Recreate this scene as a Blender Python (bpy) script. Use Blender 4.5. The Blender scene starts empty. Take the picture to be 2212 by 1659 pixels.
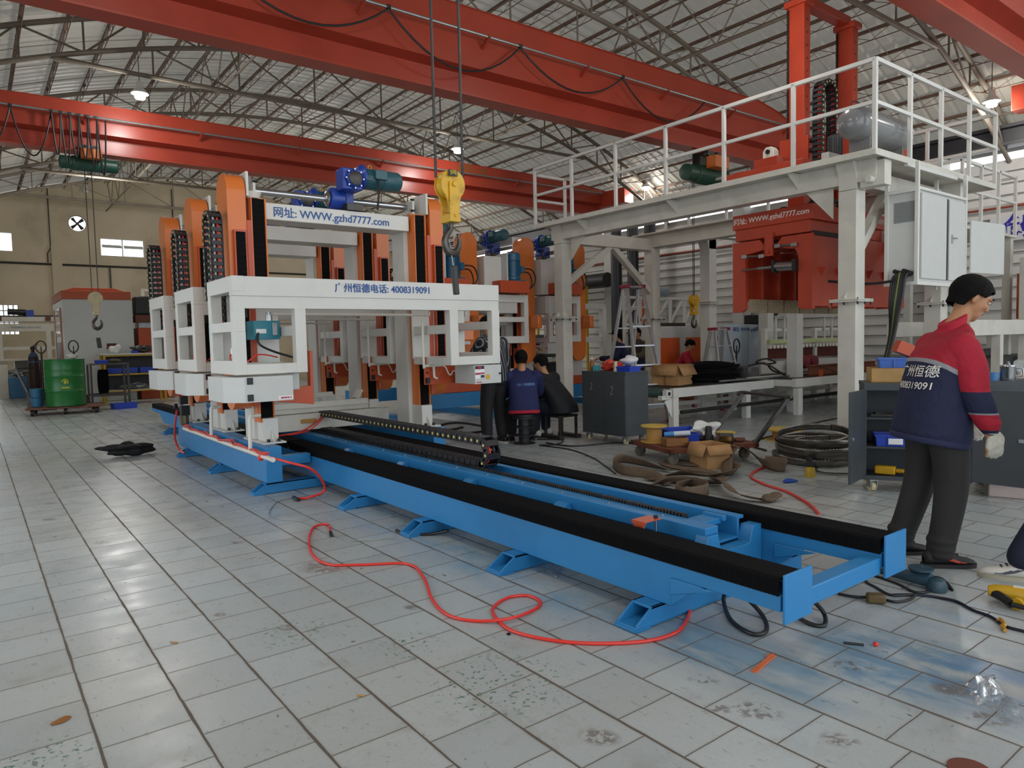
import bpy, bmesh, math, random
from mathutils import Vector, Matrix, Quaternion
R = math.radians
PI = math.pi
rnd = random.Random(7)
C = bpy.context.scene.collection
sc = bpy.context.scene
# ------------------------------------------------------------------ camera
CAM_H = 1.373; FPX = 1528.0; YAW = R(52.65); PITCH = R(3.5); ROLL = R(-1.28)
_f = Vector((math.cos(YAW)*math.cos(PITCH), math.sin(YAW)*math.cos(PITCH), -math.sin(PITCH)))
_r = Vector((math.sin(YAW), -math.cos(YAW), 0)); _u = _r.cross(_f)
_r, _u = _r*math.cos(ROLL)+_u*math.sin(ROLL), _u*math.cos(ROLL)-_r*math.sin(ROLL)
cam = bpy.data.objects.new('camera', bpy.data.cameras.new('camera')); C.objects.link(cam)
cam.matrix_world = Matrix.Translation((0, 0, CAM_H)) @ Matrix((_r, _u, -_f)).transposed().to_4x4()
cam.data.sensor_width = 36.0; cam.data.lens = FPX/2212*36.0
cam.data.clip_end = 200; cam.data.clip_start = 0.05
sc.camera = cam
# ------------------------------------------------------------------ world and colour management
w = bpy.data.worlds.new('world'); sc.world = w; w.use_nodes = True
wn = w.node_tree.nodes; wl = w.node_tree.links
for n in list(wn): wn.remove(n)
wo = wn.new('ShaderNodeOutputWorld'); wb = wn.new('ShaderNodeBackground')
wb.inputs[0].default_value = (0.86, 0.93, 1.0, 1); wb.inputs[1].default_value = 2.4
wl.new(wb.outputs[0], wo.inputs[0])
sc.view_settings.view_transform = 'Standard'; sc.view_settings.look = 'None'
sc.view_settings.gamma = 1.0; sc.view_settings.use_curve_mapping = False
sc.view_settings.exposure = -0.15
sc.cycles.use_denoising = True
sc.cycles.max_bounces = 8; sc.cycles.diffuse_bounces = 5; sc.cycles.glossy_bounces = 4
sc.cycles.sample_clamp_indirect = 6.0
def point_light(name, loc, power, r=.1, color=(1, 1, 1)):
    ld = bpy.data.lights.new(name, 'POINT'); ld.energy = power; ld.shadow_soft_size = r; ld.color = color
    o = bpy.data.objects.new(name, ld); o.location = loc; C.objects.link(o)
    return o
def lamp_light(name, loc, power, size, color=(1, 1, 1), rot=(0, 0, 0), shape='DISK', sy=None):
    ld = bpy.data.lights.new(name, 'AREA'); ld.energy = power; ld.shape = shape; ld.size = size
    if sy: ld.size_y = sy
    ld.color = color
    o = bpy.data.objects.new(name, ld); o.location = loc; o.rotation_euler = rot; C.objects.link(o)
    return o
# ------------------------------------------------------------------ materials
def lin(c):
    return tuple(((x/12.92) if x <= 0.04045 else ((x+0.055)/1.055)**2.4) for x in c)
def rgb(h):
    h = h.lstrip('#'); return lin(tuple(int(h[i:i+2], 16)/255 for i in (0, 2, 4)))
_mc = {}
def mat(name, col, rough=0.5, metal=0.0, noise=0.0, scale=6.0, dirt=None, dirt_amt=0.0, bump=0.0, spec=0.5, emit=0.0, trans=0.0, alpha=1.0, coat=0.0):
    if name in _mc: return _mc[name]
    m = bpy.data.materials.new(name); m.use_nodes = True; _mc[name] = m
    nt = m.node_tree; b = nt.nodes['Principled BSDF']
    c = rgb(col) if isinstance(col, str) else col
    b.inputs['Base Color'].default_value = (*c, 1); b.inputs['Roughness'].default_value = rough
    b.inputs['Metallic'].default_value = metal; b.inputs['Specular IOR Level'].default_value = spec
    if coat: b.inputs['Coat Weight'].default_value = coat; b.inputs['Coat Roughness'].default_value = .15
    if trans: b.inputs['Transmission Weight'].default_value = trans
    if alpha < 1: b.inputs['Alpha'].default_value = alpha
    if emit:
        b.inputs['Emission Color'].default_value = (*c, 1); b.inputs['Emission Strength'].default_value = emit
    if noise or dirt or bump:
        tc = nt.nodes.new('ShaderNodeTexCoord'); nz = nt.nodes.new('ShaderNodeTexNoise')
        nz.inputs['Scale'].default_value = scale; nz.inputs['Detail'].default_value = 6
        nt.links.new(tc.outputs['Object'], nz.inputs['Vector'])
        mp = nt.nodes.new('ShaderNodeMapRange')
        mp.inputs[1].default_value = 0.3; mp.inputs[2].default_value = 0.7
        mp.inputs[3].default_value = 1-noise; mp.inputs[4].default_value = 1+noise*0.4
        nt.links.new(nz.outputs['Fac'], mp.inputs[0])
        mx = nt.nodes.new('ShaderNodeMix'); mx.data_type = 'RGBA'; mx.blend_type = 'MULTIPLY'; mx.inputs[0].default_value = 1
        mx.inputs[6].default_value = (*c, 1); nt.links.new(mp.outputs[0], mx.inputs[7])
        out = mx.outputs[2]
        if dirt:
            n2 = nt.nodes.new('ShaderNodeTexNoise'); n2.inputs['Scale'].default_value = scale*0.6; n2.inputs['Detail'].default_value = 8
            n2.inputs['Roughness'].default_value = .7
            nt.links.new(tc.outputs['Object'], n2.inputs['Vector'])
            m2 = nt.nodes.new('ShaderNodeMapRange'); m2.inputs[1].default_value = 0.52; m2.inputs[2].default_value = 0.72
            m2.inputs[4].default_value = dirt_amt
            nt.links.new(n2.outputs['Fac'], m2.inputs[0])
            mx2 = nt.nodes.new('ShaderNodeMix'); mx2.data_type = 'RGBA'; nt.links.new(m2.outputs[0], mx2.inputs[0])
            nt.links.new(out, mx2.inputs[6]); mx2.inputs[7].default_value = (*rgb(dirt), 1); out = mx2.outputs[2]
        nt.links.new(out, b.inputs['Base Color'])
        if bump:
            bp = nt.nodes.new('ShaderNodeBump'); bp.inputs['Strength'].default_value = bump; bp.inputs['Distance'].default_value = .01
            nt.links.new(nz.outputs['Fac'], bp.inputs['Height']); nt.links.new(bp.outputs[0], b.inputs['Normal'])
    return m
WHITE = mat('white_enamel', '#d6d5ce', .42, noise=.05, scale=3, dirt='#a59a86', dirt_amt=.12)
WHITE2 = mat('aged_white_paint', '#cfccc0', .5, noise=.08, scale=4, dirt='#8b8272', dirt_amt=.3)
GREYW = mat('light_grey_panel', '#c8c9c5', .38, noise=.03, scale=5)
ORANGE = mat('orange_enamel', '#d6712a', .35, noise=.06, scale=3, coat=.2)
DORANGE = mat('deep_orange_enamel', '#c0502a', .38, noise=.08, scale=4)
CRANE = mat('crane_red_paint', '#a8402c', .34, noise=.12, scale=1.2, dirt='#7d2016', dirt_amt=.35)
CLAMP = mat('vermilion_paint', '#b8432a', .35, noise=.1, scale=3, dirt='#8e2412', dirt_amt=.3)
BLUE = mat('sky_blue_enamel', '#2b80ba', .4, noise=.07, scale=2.5, dirt='#1f5f92', dirt_amt=.3)
DBLUE = mat('deep_blue_paint', '#1a479b', .4, noise=.1, scale=4)
RUBBER = mat('black_rubber', '#08080a', .75, noise=.15, scale=8, spec=.15)
BLACK = mat('black_plastic', '#18181a', .45)
CHAINM = mat('chain_plastic', '#222225', .5, noise=.2, scale=12)
YELLOWDOT = mat('yellow_pin', '#d8c878', .5)
STEEL = mat('bright_steel', '#b6b8ba', .25, metal=1, noise=.1, scale=10)
GALV = mat('galvanised_steel', '#9aa09f', .4, metal=.8, noise=.15, scale=14)
DSTEEL = mat('dark_steel', '#4b4a48', .4, metal=.7, noise=.25, scale=9, dirt='#5d3a25', dirt_amt=.4)
IRON = mat('truss_grey_paint', '#7d7466', .6, noise=.2, scale=5, dirt='#59503f', dirt_amt=.4)
PURL = mat('purlin_brown_paint', '#6a5444', .65, noise=.2, scale=5)
TEAL = mat('teal_enamel', '#1b7f92', .35, noise=.05)
MOTOR = mat('motor_green_blue', '#2c5a63', .38, noise=.08, scale=9)
MOTORB = mat('motor_petrol_blue', '#205a78', .35, noise=.1, scale=9)
GEARB = mat('gearbox_blue', '#1c3f9a', .33, noise=.1, scale=9)
HOISTG = mat('hoist_green', '#1d4a3a', .45, noise=.2, scale=8, dirt='#14251e', dirt_amt=.5)
PVC = mat('pvc_white', '#e0dccf', .4)
REDHOSE = mat('red_hose', '#e0352a', .35)
CARD = mat('cardboard', '#b58a5c', .8, noise=.1, scale=12)
CABGREY = mat('cabinet_charcoal', '#3f4448', .5, noise=.12, scale=5, dirt='#5c5f60', dirt_amt=.25)
BINBLUE = mat('bin_blue', '#2a48b8', .4, noise=.05)
RUST = mat('rusty_brown_steel', '#6d3a28', .6, noise=.3, scale=9, dirt='#3a2a22', dirt_amt=.5)
YELLOW = mat('hook_block_yellow', '#d6a51c', .42, noise=.12, scale=12, dirt='#4b3c1c', dirt_amt=.75)
ALU = mat('ladder_aluminium', '#b9bcbd', .35, metal=.75, noise=.15, scale=14)
MAROON = mat('maroon_plastic', '#8e1f3a', .4)
GLOVE = mat('cotton_glove', '#cfcabb', .9, noise=.15, scale=40, bump=.4)
SKIN = mat('skin', '#b98560', .55, noise=.06, scale=20)
HAIR = mat('black_hair', '#0d0b0a', .7, noise=.3, scale=90, bump=1.0, spec=.15)
NAVY = mat('navy_cloth', '#1b2346', .8, noise=.12, scale=18, bump=.3)
CRED = mat('crimson_cloth', '#b31b34', .8, noise=.1, scale=18, bump=.3)
CGREY = mat('grey_reflective_tape', '#9a9a9e', .5)
BTROU = mat('black_cloth', '#1b1a1b', .8, noise=.2, scale=14, bump=.4)
DDOWN = mat('dark_navy_padded_cloth', '#12151d', .75, noise=.15, scale=10, bump=.3)
TEXTB = mat('blue_lettering', '#1d4f92', .5)
TEXTW = mat('white_lettering', '#e8e4dc', .5)
WOOD = mat('plain_wood', '#b08a55', .7, noise=.18, scale=7)
WHITEPL = mat('white_cloth_rag', '#dcdcd8', .8, noise=.1)
# ------------------------------------------------------------------ mesh helpers
def V3(*a): return Vector(a)
class MB:
    def __init__(s): s.bm = bmesh.new(); s.mats = []; s.mi = 0; s.nb = 0
    def m(s, material):
        if material not in s.mats: s.mats.append(material)
        s.mi = s.mats.index(material); return s
    def _f(s, vs):
        try:
            f = s.bm.faces.new(vs); f.material_index = s.mi; return f
        except ValueError: return None
    def hexa(s, p):
        v = [s.bm.verts.new(q) for q in p]
        for q in ((0,3,2,1),(4,5,6,7),(0,1,5,4),(1,2,6,5),(2,3,7,6),(3,0,4,7)): s._f([v[i] for i in q])
        return s
    def box(s, x0, x1, y0, y1, z0, z1):
        e = (s.nb % 9)*.00035; s.nb += 1; x0 -= e; x1 += e; y0 -= e; y1 += e; z1 += e
        return s.hexa([(x0,y0,z0),(x1,y0,z0),(x1,y1,z0),(x0,y1,z0),(x0,y0,z1),(x1,y0,z1),(x1,y1,z1),(x0,y1,z1)])
    def boxr(s, c, d, rz=0, rx=0, ry=0):
        M = Matrix.Translation(c) @ Matrix.Rotation(rz,4,'Z') @ Matrix.Rotation(ry,4,'Y') @ Matrix.Rotation(rx,4,'X')
        a,b,e = d[0]/2,d[1]/2,d[2]/2
        return s.hexa([M @ V3(*q) for q in ((-a,-b,-e),(a,-b,-e),(a,b,-e),(-a,b,-e),(-a,-b,e),(a,-b,e),(a,b,e),(-a,b,e))])
    def bar(s, p, q, w_, h_=None, up=(0,0,1)):
        h_ = h_ or w_; p = Vector(p); q = Vector(q); d = (q-p).normalized(); up = Vector(up)
        if abs(d.dot(up)) > .98: up = Vector((0,1,0)) if abs(d.y) < .9 else Vector((1,0,0))
        x = d.cross(up).normalized()*w_/2; y = x.cross(d).normalized()*h_/2
        return s.hexa([p-x-y,p+x-y,p+x+y,p-x+y,q-x-y,q+x-y,q+x+y,q-x+y])
    def tube(s, pts, r, seg=8, cap=True, closed=False):
        pts = [Vector(p) for p in pts]; n = len(pts); rs = r if isinstance(r,(list,tuple)) else [r]*n
        rings = []; prev = None
        for i,p in enumerate(pts):
            if closed: t = (pts[(i+1)%n]-pts[i-1]).normalized()
            else: t = (pts[min(i+1,n-1)]-pts[max(i-1,0)]).normalized()
            if prev is None:
                a = Vector((0,0,1)) if abs(t.z) < .9 else Vector((1,0,0)); x = t.cross(a).normalized()
            else:
                x = prev - t*prev.dot(t)
                if x.length < 1e-6: x = t.orthogonal()
                x.normalize()
            prev = x; y = t.cross(x)
            rings.append([s.bm.verts.new(p+(x*math.cos(2*PI*k/seg)+y*math.sin(2*PI*k/seg))*rs[i]) for k in range(seg)])
        for i in range(n if closed else n-1):
            A,B = rings[i],rings[(i+1)%n]
            for k in range(seg): s._f([A[k],A[(k+1)%seg],B[(k+1)%seg],B[k]])
        if cap and not closed: s._f(rings[0][::-1]); s._f(rings[-1])
        return s
    def cyl(s, p, q, r1, r2=None, seg=16): return s.tube([p,q],[r1, r1 if r2 is None else r2],seg)
    def lathe(s, prof, c=(0,0,0), axis='Z', seg=20):
        # prof: list of (radius, height); axis direction of height
        c = Vector(c); rings = []
        def P(r,h,a):
            u,v = r*math.cos(a), r*math.sin(a)
            return c+(V3(u,v,h) if axis=='Z' else V3(h,u,v) if axis=='X' else V3(v,h,u))
        for r,h in prof: rings.append([s.bm.verts.new(P(max(r,1e-4),h,2*PI*k/seg)) for k in range(seg)])
        for A,B in zip(rings,rings[1:]):
            for k in range(seg): s._f([A[k],A[(k+1)%seg],B[(k+1)%seg],B[k]])
        if prof[0] != prof[-1]: s._f(rings[0][::-1]); s._f(rings[-1])
        return s
    def prism(s, pts, plane, d0, d1):
        # pts 2-D outline; plane 'XZ' (extrude Y), 'YZ' (extrude X), 'XY' (extrude Z)
        def P(a,b,d): return (a,d,b) if plane=='XZ' else (d,a,b) if plane=='YZ' else (a,b,d)
        A = [s.bm.verts.new(P(a,b,d0)) for a,b in pts]; B = [s.bm.verts.new(P(a,b,d1)) for a,b in pts]
        n = len(pts)
        for i in range(n): s._f([A[i],A[(i+1)%n],B[(i+1)%n],B[i]])
        s._f(A[::-1]); s._f(B); return s
    def grid(s, rows, closeu=False):
        R_ = [[s.bm.verts.new(p) for p in r] for r in rows]
        for a,b in zip(R_,R_[1:]):
            n = len(a)
            for k in range(n if closeu else n-1): s._f([a[k],a[(k+1)%n],b[(k+1)%n],b[k]])
        return s
    def sphere(s, c, r, seg=14, sq=(1,1,1)):
        rings = []
        c = Vector(c)
        for i in range(1, seg//2):
            t = PI*i/(seg//2)
            rings.append([V3(math.sin(t)*math.cos(2*PI*k/seg)*sq[0], math.sin(t)*math.sin(2*PI*k/seg)*sq[1], math.cos(t)*sq[2])*r+c for k in range(seg)])
        R_ = [[s.bm.verts.new(p) for p in q] for q in rings]
        T = s.bm.verts.new(c+V3(0,0,r*sq[2])); B = s.bm.verts.new(c-V3(0,0,r*sq[2]))
        for a,b in zip(R_,R_[1:]):
            for k in range(seg): s._f([a[k],b[k],b[(k+1)%seg],a[(k+1)%seg]])
        for k in range(seg): s._f([T,R_[0][k],R_[0][(k+1)%seg]]); s._f([B,R_[-1][(k+1)%seg],R_[-1][k]])
        return s
    def build(s, name, material=None, parent=None, bevel=0, smooth=None, solid=0, label=None):
        bm = s.bm
        off = Vector((0,0,0))
        if parent is not None:
            p = parent
            while p is not None: off = off + p.location; p = p.parent
        elif bm.verts:
            xs = [v.co.x for v in bm.verts]; ys = [v.co.y for v in bm.verts]; zs = [v.co.z for v in bm.verts]
            off = V3((min(xs)+max(xs))/2,(min(ys)+max(ys))/2,min(zs))
        bmesh.ops.translate(bm, verts=bm.verts, vec=-off)
        bmesh.ops.recalc_face_normals(bm, faces=bm.faces)
        me = bpy.data.meshes.new(name); bm.to_mesh(me); bm.free()
        for mm in (s.mats or [material]): me.materials.append(mm)
        o = bpy.data.objects.new(name, me); C.objects.link(o)
        if parent is not None: o.parent = parent
        else: o.location = off
        if smooth is not False:
            me.polygons.foreach_set('use_smooth',[True]*len(me.polygons))
            try: me.set_sharp_from_angle(angle=R(smooth or 35))
            except Exception: pass
        if bevel:
            md = o.modifiers.new('bevel','BEVEL'); md.width = bevel; md.segments = 2; md.limit_method = 'ANGLE'; md.angle_limit = R(50)
        if solid:
            md = o.modifiers.new('solid','SOLIDIFY'); md.thickness = solid; md.offset = 0
        if label: o['label'] = label
        return o
def _split(self, name, material=None, parent=None, **k):
    # every loose piece becomes a part of its own
    bm = self.bm; left = set(bm.verts); out = []
    while left:
        st = [left.pop()]; isl = set(st)
        while st:
            v = st.pop()
            for e in v.link_edges:
                o_ = e.other_vert(v)
                if o_ in left: left.discard(o_); isl.add(o_); st.append(o_)
        b = MB(); mp = {v: b.bm.verts.new(v.co) for v in isl}
        for f in {f for v in isl for f in v.link_faces}: b._f([mp[v] for v in f.verts])
        out.append(b.build(name, material, parent, **k))
    bm.free(); return out
MB.split = _split
def tag(o, label, cat, group=None, kind=None):
    if label: o['label'] = label
    if cat: o['category'] = cat
    if group: o['group'] = group
    if kind: o['kind'] = kind
    return o
def thing(name, label, cat, loc=(0,0,0), group=None, rz=0):
    o = bpy.data.objects.new(name, None); C.objects.link(o); o.location = loc; o.rotation_euler = (0,0,rz)
    o.empty_display_size = .1
    return tag(o, label, cat, group)
def struct(o): o['kind'] = 'structure'; return o
def copy_tree(o, parent=None):
    c = o.copy(); C.objects.link(c)
    if parent is not None: c.parent = parent
    for ch in list(o.children): copy_tree(ch, c)
    return c
def dup(o, loc, label, rz=None, group=None):
    c = copy_tree(o); c.location = loc
    if rz is not None: c.rotation_euler = (0,0,rz)
    c['label'] = label
    if group: c['group'] = group
    return c
def roof(x): return 7.65-.03*(x-7)**2
def spline(pts, n=8, closed=False):
    # Catmull-Rom through 3-D points
    P = [Vector(p) for p in pts]; out = []; N = len(P)
    rng = range(N if closed else N-1)
    for i in rng:
        if closed: a,b,c,d = P[i-1],P[i],P[(i+1)%N],P[(i+2)%N]
        else: a,b,c,d = P[max(i-1,0)],P[i],P[i+1],P[min(i+2,N-1)]
        for k in range(n):
            t = k/n
            out.append(0.5*((2*b)+(c-a)*t+(2*a-5*b+4*c-d)*t*t+(3*b-a-3*c+d)*t*t*t))
    if not closed: out.append(P[-1])
    return out
def text(s_, size, material, parent, M, name='lettering', depth=.002, sx=1.0, bold=0.0):
    cu = bpy.data.curves.new(name,'FONT'); cu.body = s_; cu.size = size; cu.align_x = 'CENTER'; cu.align_y = 'CENTER'
    cu.extrude = depth/2; cu.offset = bold
    t = bpy.data.objects.new(name, cu); C.objects.link(t)
    dg = bpy.context.evaluated_depsgraph_get(); me = bpy.data.meshes.new_from_object(t.evaluated_get(dg))
    bpy.data.objects.remove(t)
    off = Vector((0,0,0)); p = parent
    while p is not None: off = off+p.location; p = p.parent
    me.transform(Matrix.Translation(-off) @ M @ Matrix.Diagonal((sx,1,1,1)))
    me.materials.clear(); me.materials.append(material)
    o = bpy.data.objects.new(name, me); C.objects.link(o); o.parent = parent
    return o
def face_my(x,y,z): # text plane facing -Y
    return Matrix.Translation((x,y,z)) @ Matrix.Rotation(R(90),4,'X')
def face_mx(x,y,z): # text plane facing -X, reading towards -Y
    return Matrix.Translation((x,y,z)) @ Matrix.Rotation(R(-90),4,'Z') @ Matrix.Rotation(R(90),4,'X')
def ray(px, py): return _f + _r*((px-1106)/FPX) - _u*((py-829.5)/FPX)
def G(px, py, z=0.0):
    d = ray(px,py); t = (z-CAM_H)/d.z; return V3(d.x*t, d.y*t, z)
# ------------------------------------------------------------------ floor
def floor_mat():
    m = bpy.data.materials.new('floor_tiles'); m.use_nodes = True; nt = m.node_tree; N = nt.nodes; L = nt.links
    b = N['Principled BSDF']
    def math_(op, a, b_=None, c_=None):
        n = N.new('ShaderNodeMath'); n.operation = op
        for i,v in enumerate((a,b_,c_)):
            if v is None: continue
            if isinstance(v,(int,float)): n.inputs[i].default_value = v
            else: L.new(v, n.inputs[i])
        return n.outputs[0]
    geo = N.new('ShaderNodeNewGeometry'); sx = N.new('ShaderNodeSeparateXYZ'); L.new(geo.outputs['Position'], sx.inputs[0])
    X,Y = sx.outputs[0], sx.outputs[1]
    wob = N.new('ShaderNodeTexNoise'); wob.inputs['Scale'].default_value = 9; L.new(geo.outputs['Position'], wob.inputs['Vector'])
    wv = math_('MULTIPLY', math_('SUBTRACT', wob.outputs['Fac'], .5), .006)
    u = math_('ADD', math_('DIVIDE', math_('SUBTRACT', X, .281), .3), math_('DIVIDE', wv, .3))
    ci = math_('FLOOR', u); fu = math_('SUBTRACT', u, ci)
    # per-strip running offset, read off the real floor for the strips close to the camera
    offs = {-1:.196, 0:.054, 5:.252, 6:.104, 7:.187, 1:.22, 2:.10, 3:.26, 4:.12, 8:.02, 9:.17, 10:.28, 11:.08, 12:.2, 13:.0}
    ramp = N.new('ShaderNodeValToRGB'); ramp.color_ramp.interpolation = 'CONSTANT'
    el = ramp.color_ramp.elements
    el[0].position = 0; o0 = offs[-1]; el[0].color = (o0/.3,)*3+(1,); 
    keys = list(range(-1,14))
    while len(el) > 1: el.remove(el[1])
    for k in keys[1:]:
        e = el.new((k+1)/15.0); v = offs[k]/.3; e.color = (v,v,v,1)
    idx = math_('DIVIDE', math_('ADD', math_('PINGPONG', math_('ADD', ci, 1.0), 14.0), .5), 15.0)
    L.new(idx, ramp.inputs[0])
    v = math_('SUBTRACT', math_('DIVIDE', math_('ADD', Y, wv), .3), ramp.outputs[0]); ri = math_('FLOOR', v); fv = math_('SUBTRACT', v, ri)
    du = math_('MINIMUM', fu, math_('SUBTRACT', 1.0, fu)); dv = math_('MINIMUM', fv, math_('SUBTRACT', 1.0, fv))
    wn_ = N.new('ShaderNodeTexWhiteNoise'); wn_.noise_dimensions = '2D'
    cb = N.new('ShaderNodeCombineXYZ'); L.new(ci, cb.inputs[0]); L.new(ri, cb.inputs[1]); L.new(cb.outputs[0], wn_.inputs['Vector'])
    def noise(scale, detail=4, rough=.5, dist=0, stretch=None):
        n = N.new('ShaderNodeTexNoise'); n.inputs['Scale'].default_value = scale; n.inputs['Detail'].default_value = detail
        n.inputs['Roughness'].default_value = rough; n.inputs['Distortion'].default_value = dist
        if stretch:
            mp = N.new('ShaderNodeMapping'); mp.inputs['Scale'].default_value = stretch[0]; mp.inputs['Rotation'].default_value = (0,0,stretch[1])
            L.new(geo.outputs['Position'], mp.inputs[0]); L.new(mp.outputs[0], n.inputs['Vector'])
        else: L.new(geo.outputs['Position'], n.inputs['Vector'])
        return n.outputs['Fac']
    def ms(x, lo, hi, a=0.0, b_=1.0):
        n = N.new('ShaderNodeMapRange'); n.inputs[1].default_value = lo; n.inputs[2].default_value = hi
        n.inputs[3].default_value = a; n.inputs[4].default_value = b_; L.new(x, n.inputs[0]); return n.outputs[0]
    def mix(f, a, c, mode='MIX'):
        n = N.new('ShaderNodeMix'); n.data_type = 'RGBA'; n.blend_type = mode
        if isinstance(f,(int,float)): n.inputs[0].default_value = f
        else: L.new(f, n.inputs[0])
        for i,q in ((6,a),(7,c)):
            if isinstance(q,tuple): n.inputs[i].default_value = (*q,1)
            else: L.new(q, n.inputs[i])
        return n.outputs[2]
    gj = math_('MINIMUM', math_('SUBTRACT', du, ms(noise(3.1),.35,.75,0,.012)), math_('ADD', dv, .004))
    grout = ms(gj, .008, .014, 1.0, 0.0)
    halo = ms(gj, .01, .05, .35, 0.0)
    tone = ms(wn_.outputs['Value'], 0, 1, .90, 1.04)
    base = mix(ms(noise(.45,3), .35, .65), rgb('#aeb8bb'), rgb('#b4b6b2'))
    base = mix(1.0, base, tone, 'MULTIPLY')
    base = mix(ms(noise(70,4,.7), .35, .7, 0, .22), base, rgb('#8d9291'))
    # scuffs, dirt and chipped spots
    base = mix(ms(noise(2.2,8,.72), .56, .72, 0, .55), base, rgb('#8a857b'))
    base = mix(ms(noise(16,6,.7,0,((1,3.2,1),.6)), .64, .70, 0, .75), base, rgb('#6d6860'))
    base = mix(math_('MULTIPLY', ms(noise(52,4,.65,.3,((1,.28,1),.9)), .62, .67, 0, .6), ms(noise(1.7,3), .4, .6, .25, 1)), base, rgb('#6a655d'))
    base = mix(math_('MULTIPLY', ms(noise(75,3,.6,.3,((.3,1,1),.2)), .66, .70, 0, .55), ms(noise(2.3,3), .42, .6, .2, 1)), base, rgb('#5e5a54'))
    chips = math_('MULTIPLY', ms(noise(11,3,.5,.4,((1.6,1,1),.4)), .70, .725), ms(noise(1.3,2), .42, .6))
    base = mix(chips, base, rgb('#57493d'))
    # blue overspray beside the rail and green specks
    def patch(cx_, cy_, rx_, ry_, rot=0):
        mp = N.new('ShaderNodeMapping'); mp.vector_type = 'TEXTURE'; mp.inputs['Location'].default_value = (cx_,cy_,0); mp.inputs['Rotation'].default_value = (0,0,rot)
        mp.inputs['Scale'].default_value = (rx_,ry_,1); L.new(geo.outputs['Position'], mp.inputs[0])
        ln_ = N.new('ShaderNodeVectorMath'); ln_.operation = 'LENGTH'; L.new(mp.outputs[0], ln_.inputs[0])
        return ms(ln_.outputs['Value'], .55, 1.0, 1.0, 0.0)
    for (cx_,cy_,rx_,ry_,col,amt,th,rt) in BLUE_PATCHES:
        f = math_('MULTIPLY', patch(cx_,cy_,rx_,ry_,rt), ms(noise(6,6,.65,.3,((1,.35,1),0)), th, th+.2, 0, amt))
        base = mix(f, base, rgb(col))
    for (cx_,cy_,r_) in GREEN_PATCHES:
        f = math_('MULTIPLY', patch(cx_,cy_,r_,r_), ms(noise(38,4,.6), .58, .62, 0, .85))
        base = mix(f, base, rgb('#2d6a4c'))
    for (px_,py_,r_,th) in STAINS:
        g_ = G(px_,py_); f = math_('MULTIPLY', patch(g_.x,g_.y,r_*.85,r_*1.2,.6), ms(noise(26,5,.7), th+.03, th+.09, 0, .7))
        base = mix(f, base, rgb('#665a50'))
    base = mix(halo, base, rgb('#8f8a80'))
    base = mix(grout, base, rgb('#5f564c'))
    L.new(base, b.inputs['Base Color'])
    rg = math_('ADD', ms(noise(4,5), .3, .7, .22, .42), math_('MULTIPLY', grout, .4)); L.new(rg, b.inputs['Roughness'])
    bp = N.new('ShaderNodeBump'); bp.inputs['Strength'].default_value = .5; bp.inputs['Distance'].default_value = .004
    L.new(math_('SUBTRACT', math_('MULTIPLY', wn_.outputs['Value'], .25), grout), bp.inputs['Height']); L.new(bp.outputs[0], b.inputs['Normal'])
    return m
BLUE_PATCHES = [(3.0,1.3,.42,.55,'#4a7b98',.7,.38,.2),(2.55,1.75,.3,.6,'#5585a0',.7,.36,0),(2.5,3.2,.28,1.2,'#5c93b0',.6,.42,0),(3.1,.95,.45,.35,'#5a7fa5',.7,.42,.5),(2.6,4.8,.35,1.3,'#6b96ad',.45,.42,0),(3.7,1.4,.4,.3,'#7d9ab5',.5,.45,0)]
STAINS = [(1295,1592,.07,.42),(1815,1598,.06,.44),(1550,1530,.05,.45),(1632,1535,.09,.47),(1520,1468,.06,.48),(1840,1440,.09,.48),(2056,1490,.075,.36),(2130,1552,.07,.44),(700,1225,.16,.42),(1365,868,.1,.3),(620,1356,.05,.44),(218,1172,.06,.42),(105,1122,.06,.4),(110,1088,.06,.4),(475,1328,.035,.36),(890,1312,.045,.36),(512,1172,.05,.44),(440,1048,.09,.45),(455,1070,.12,.45),(560,1205,.12,.5),(1390,1190,.1,.46)]
GREEN_PATCHES = [(1.62,2.25,.34),(1.15,3.3,.22),(.12,2.8,.2),(1.5,2.8,.2),(.5,11,1.2),(3.4,9.4,.3)]
fb = MB(); fb.box(-9,17,-5,31,-.2,0)
fl = fb.build('floor', floor_mat(), smooth=False); struct(fl)
# ------------------------------------------------------------------ walls
WALLM = mat('cement_wall', '#cbbda2', .9, noise=.16, scale=.7, dirt='#7a6c58', dirt_amt=.5, bump=.15)
BY = 29.0
openings = [(.2-.9,.62,0,3.0),(.68,1.36,1.95,2.95),(.68,1.32,4.72,5.34),(3.88,5.28,4.72,5.34),(12.4,14.6,3.9,4.6)]
fanc = (3.22,5.80,.30)
wb_ = MB()
xs = sorted(set([-2.0,16.0]+[o[0] for o in openings]+[o[1] for o in openings]+[fanc[0]-fanc[2],fanc[0]+fanc[2]]+[i*1.0 for i in range(-2,17)]))
for a,c in zip(xs,xs[1:]):
    if c-a < 1e-6: continue
    mid = (a+c)/2; cuts = [(o[2],o[3]) for o in openings if o[0]-1e-6 <= a and c <= o[1]+1e-6]
    if fanc[0]-fanc[2]-1e-6 <= a and c <= fanc[0]+fanc[2]+1e-6: cuts.append((fanc[1]-fanc[2],fanc[1]+fanc[2]))
    cuts.sort(); z = 0.0
    for lo,hi in cuts:
        if lo > z: wb_.box(a,c,BY,BY+.25,z,lo)
        z = hi
    wb_.hexa([(a,BY,z),(c,BY,z),(c,BY+.25,z),(a,BY+.25,z),(a,BY,roof(a)),(c,BY,roof(c)),(c,BY+.25,roof(c)),(a,BY+.25,roof(a))])
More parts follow.
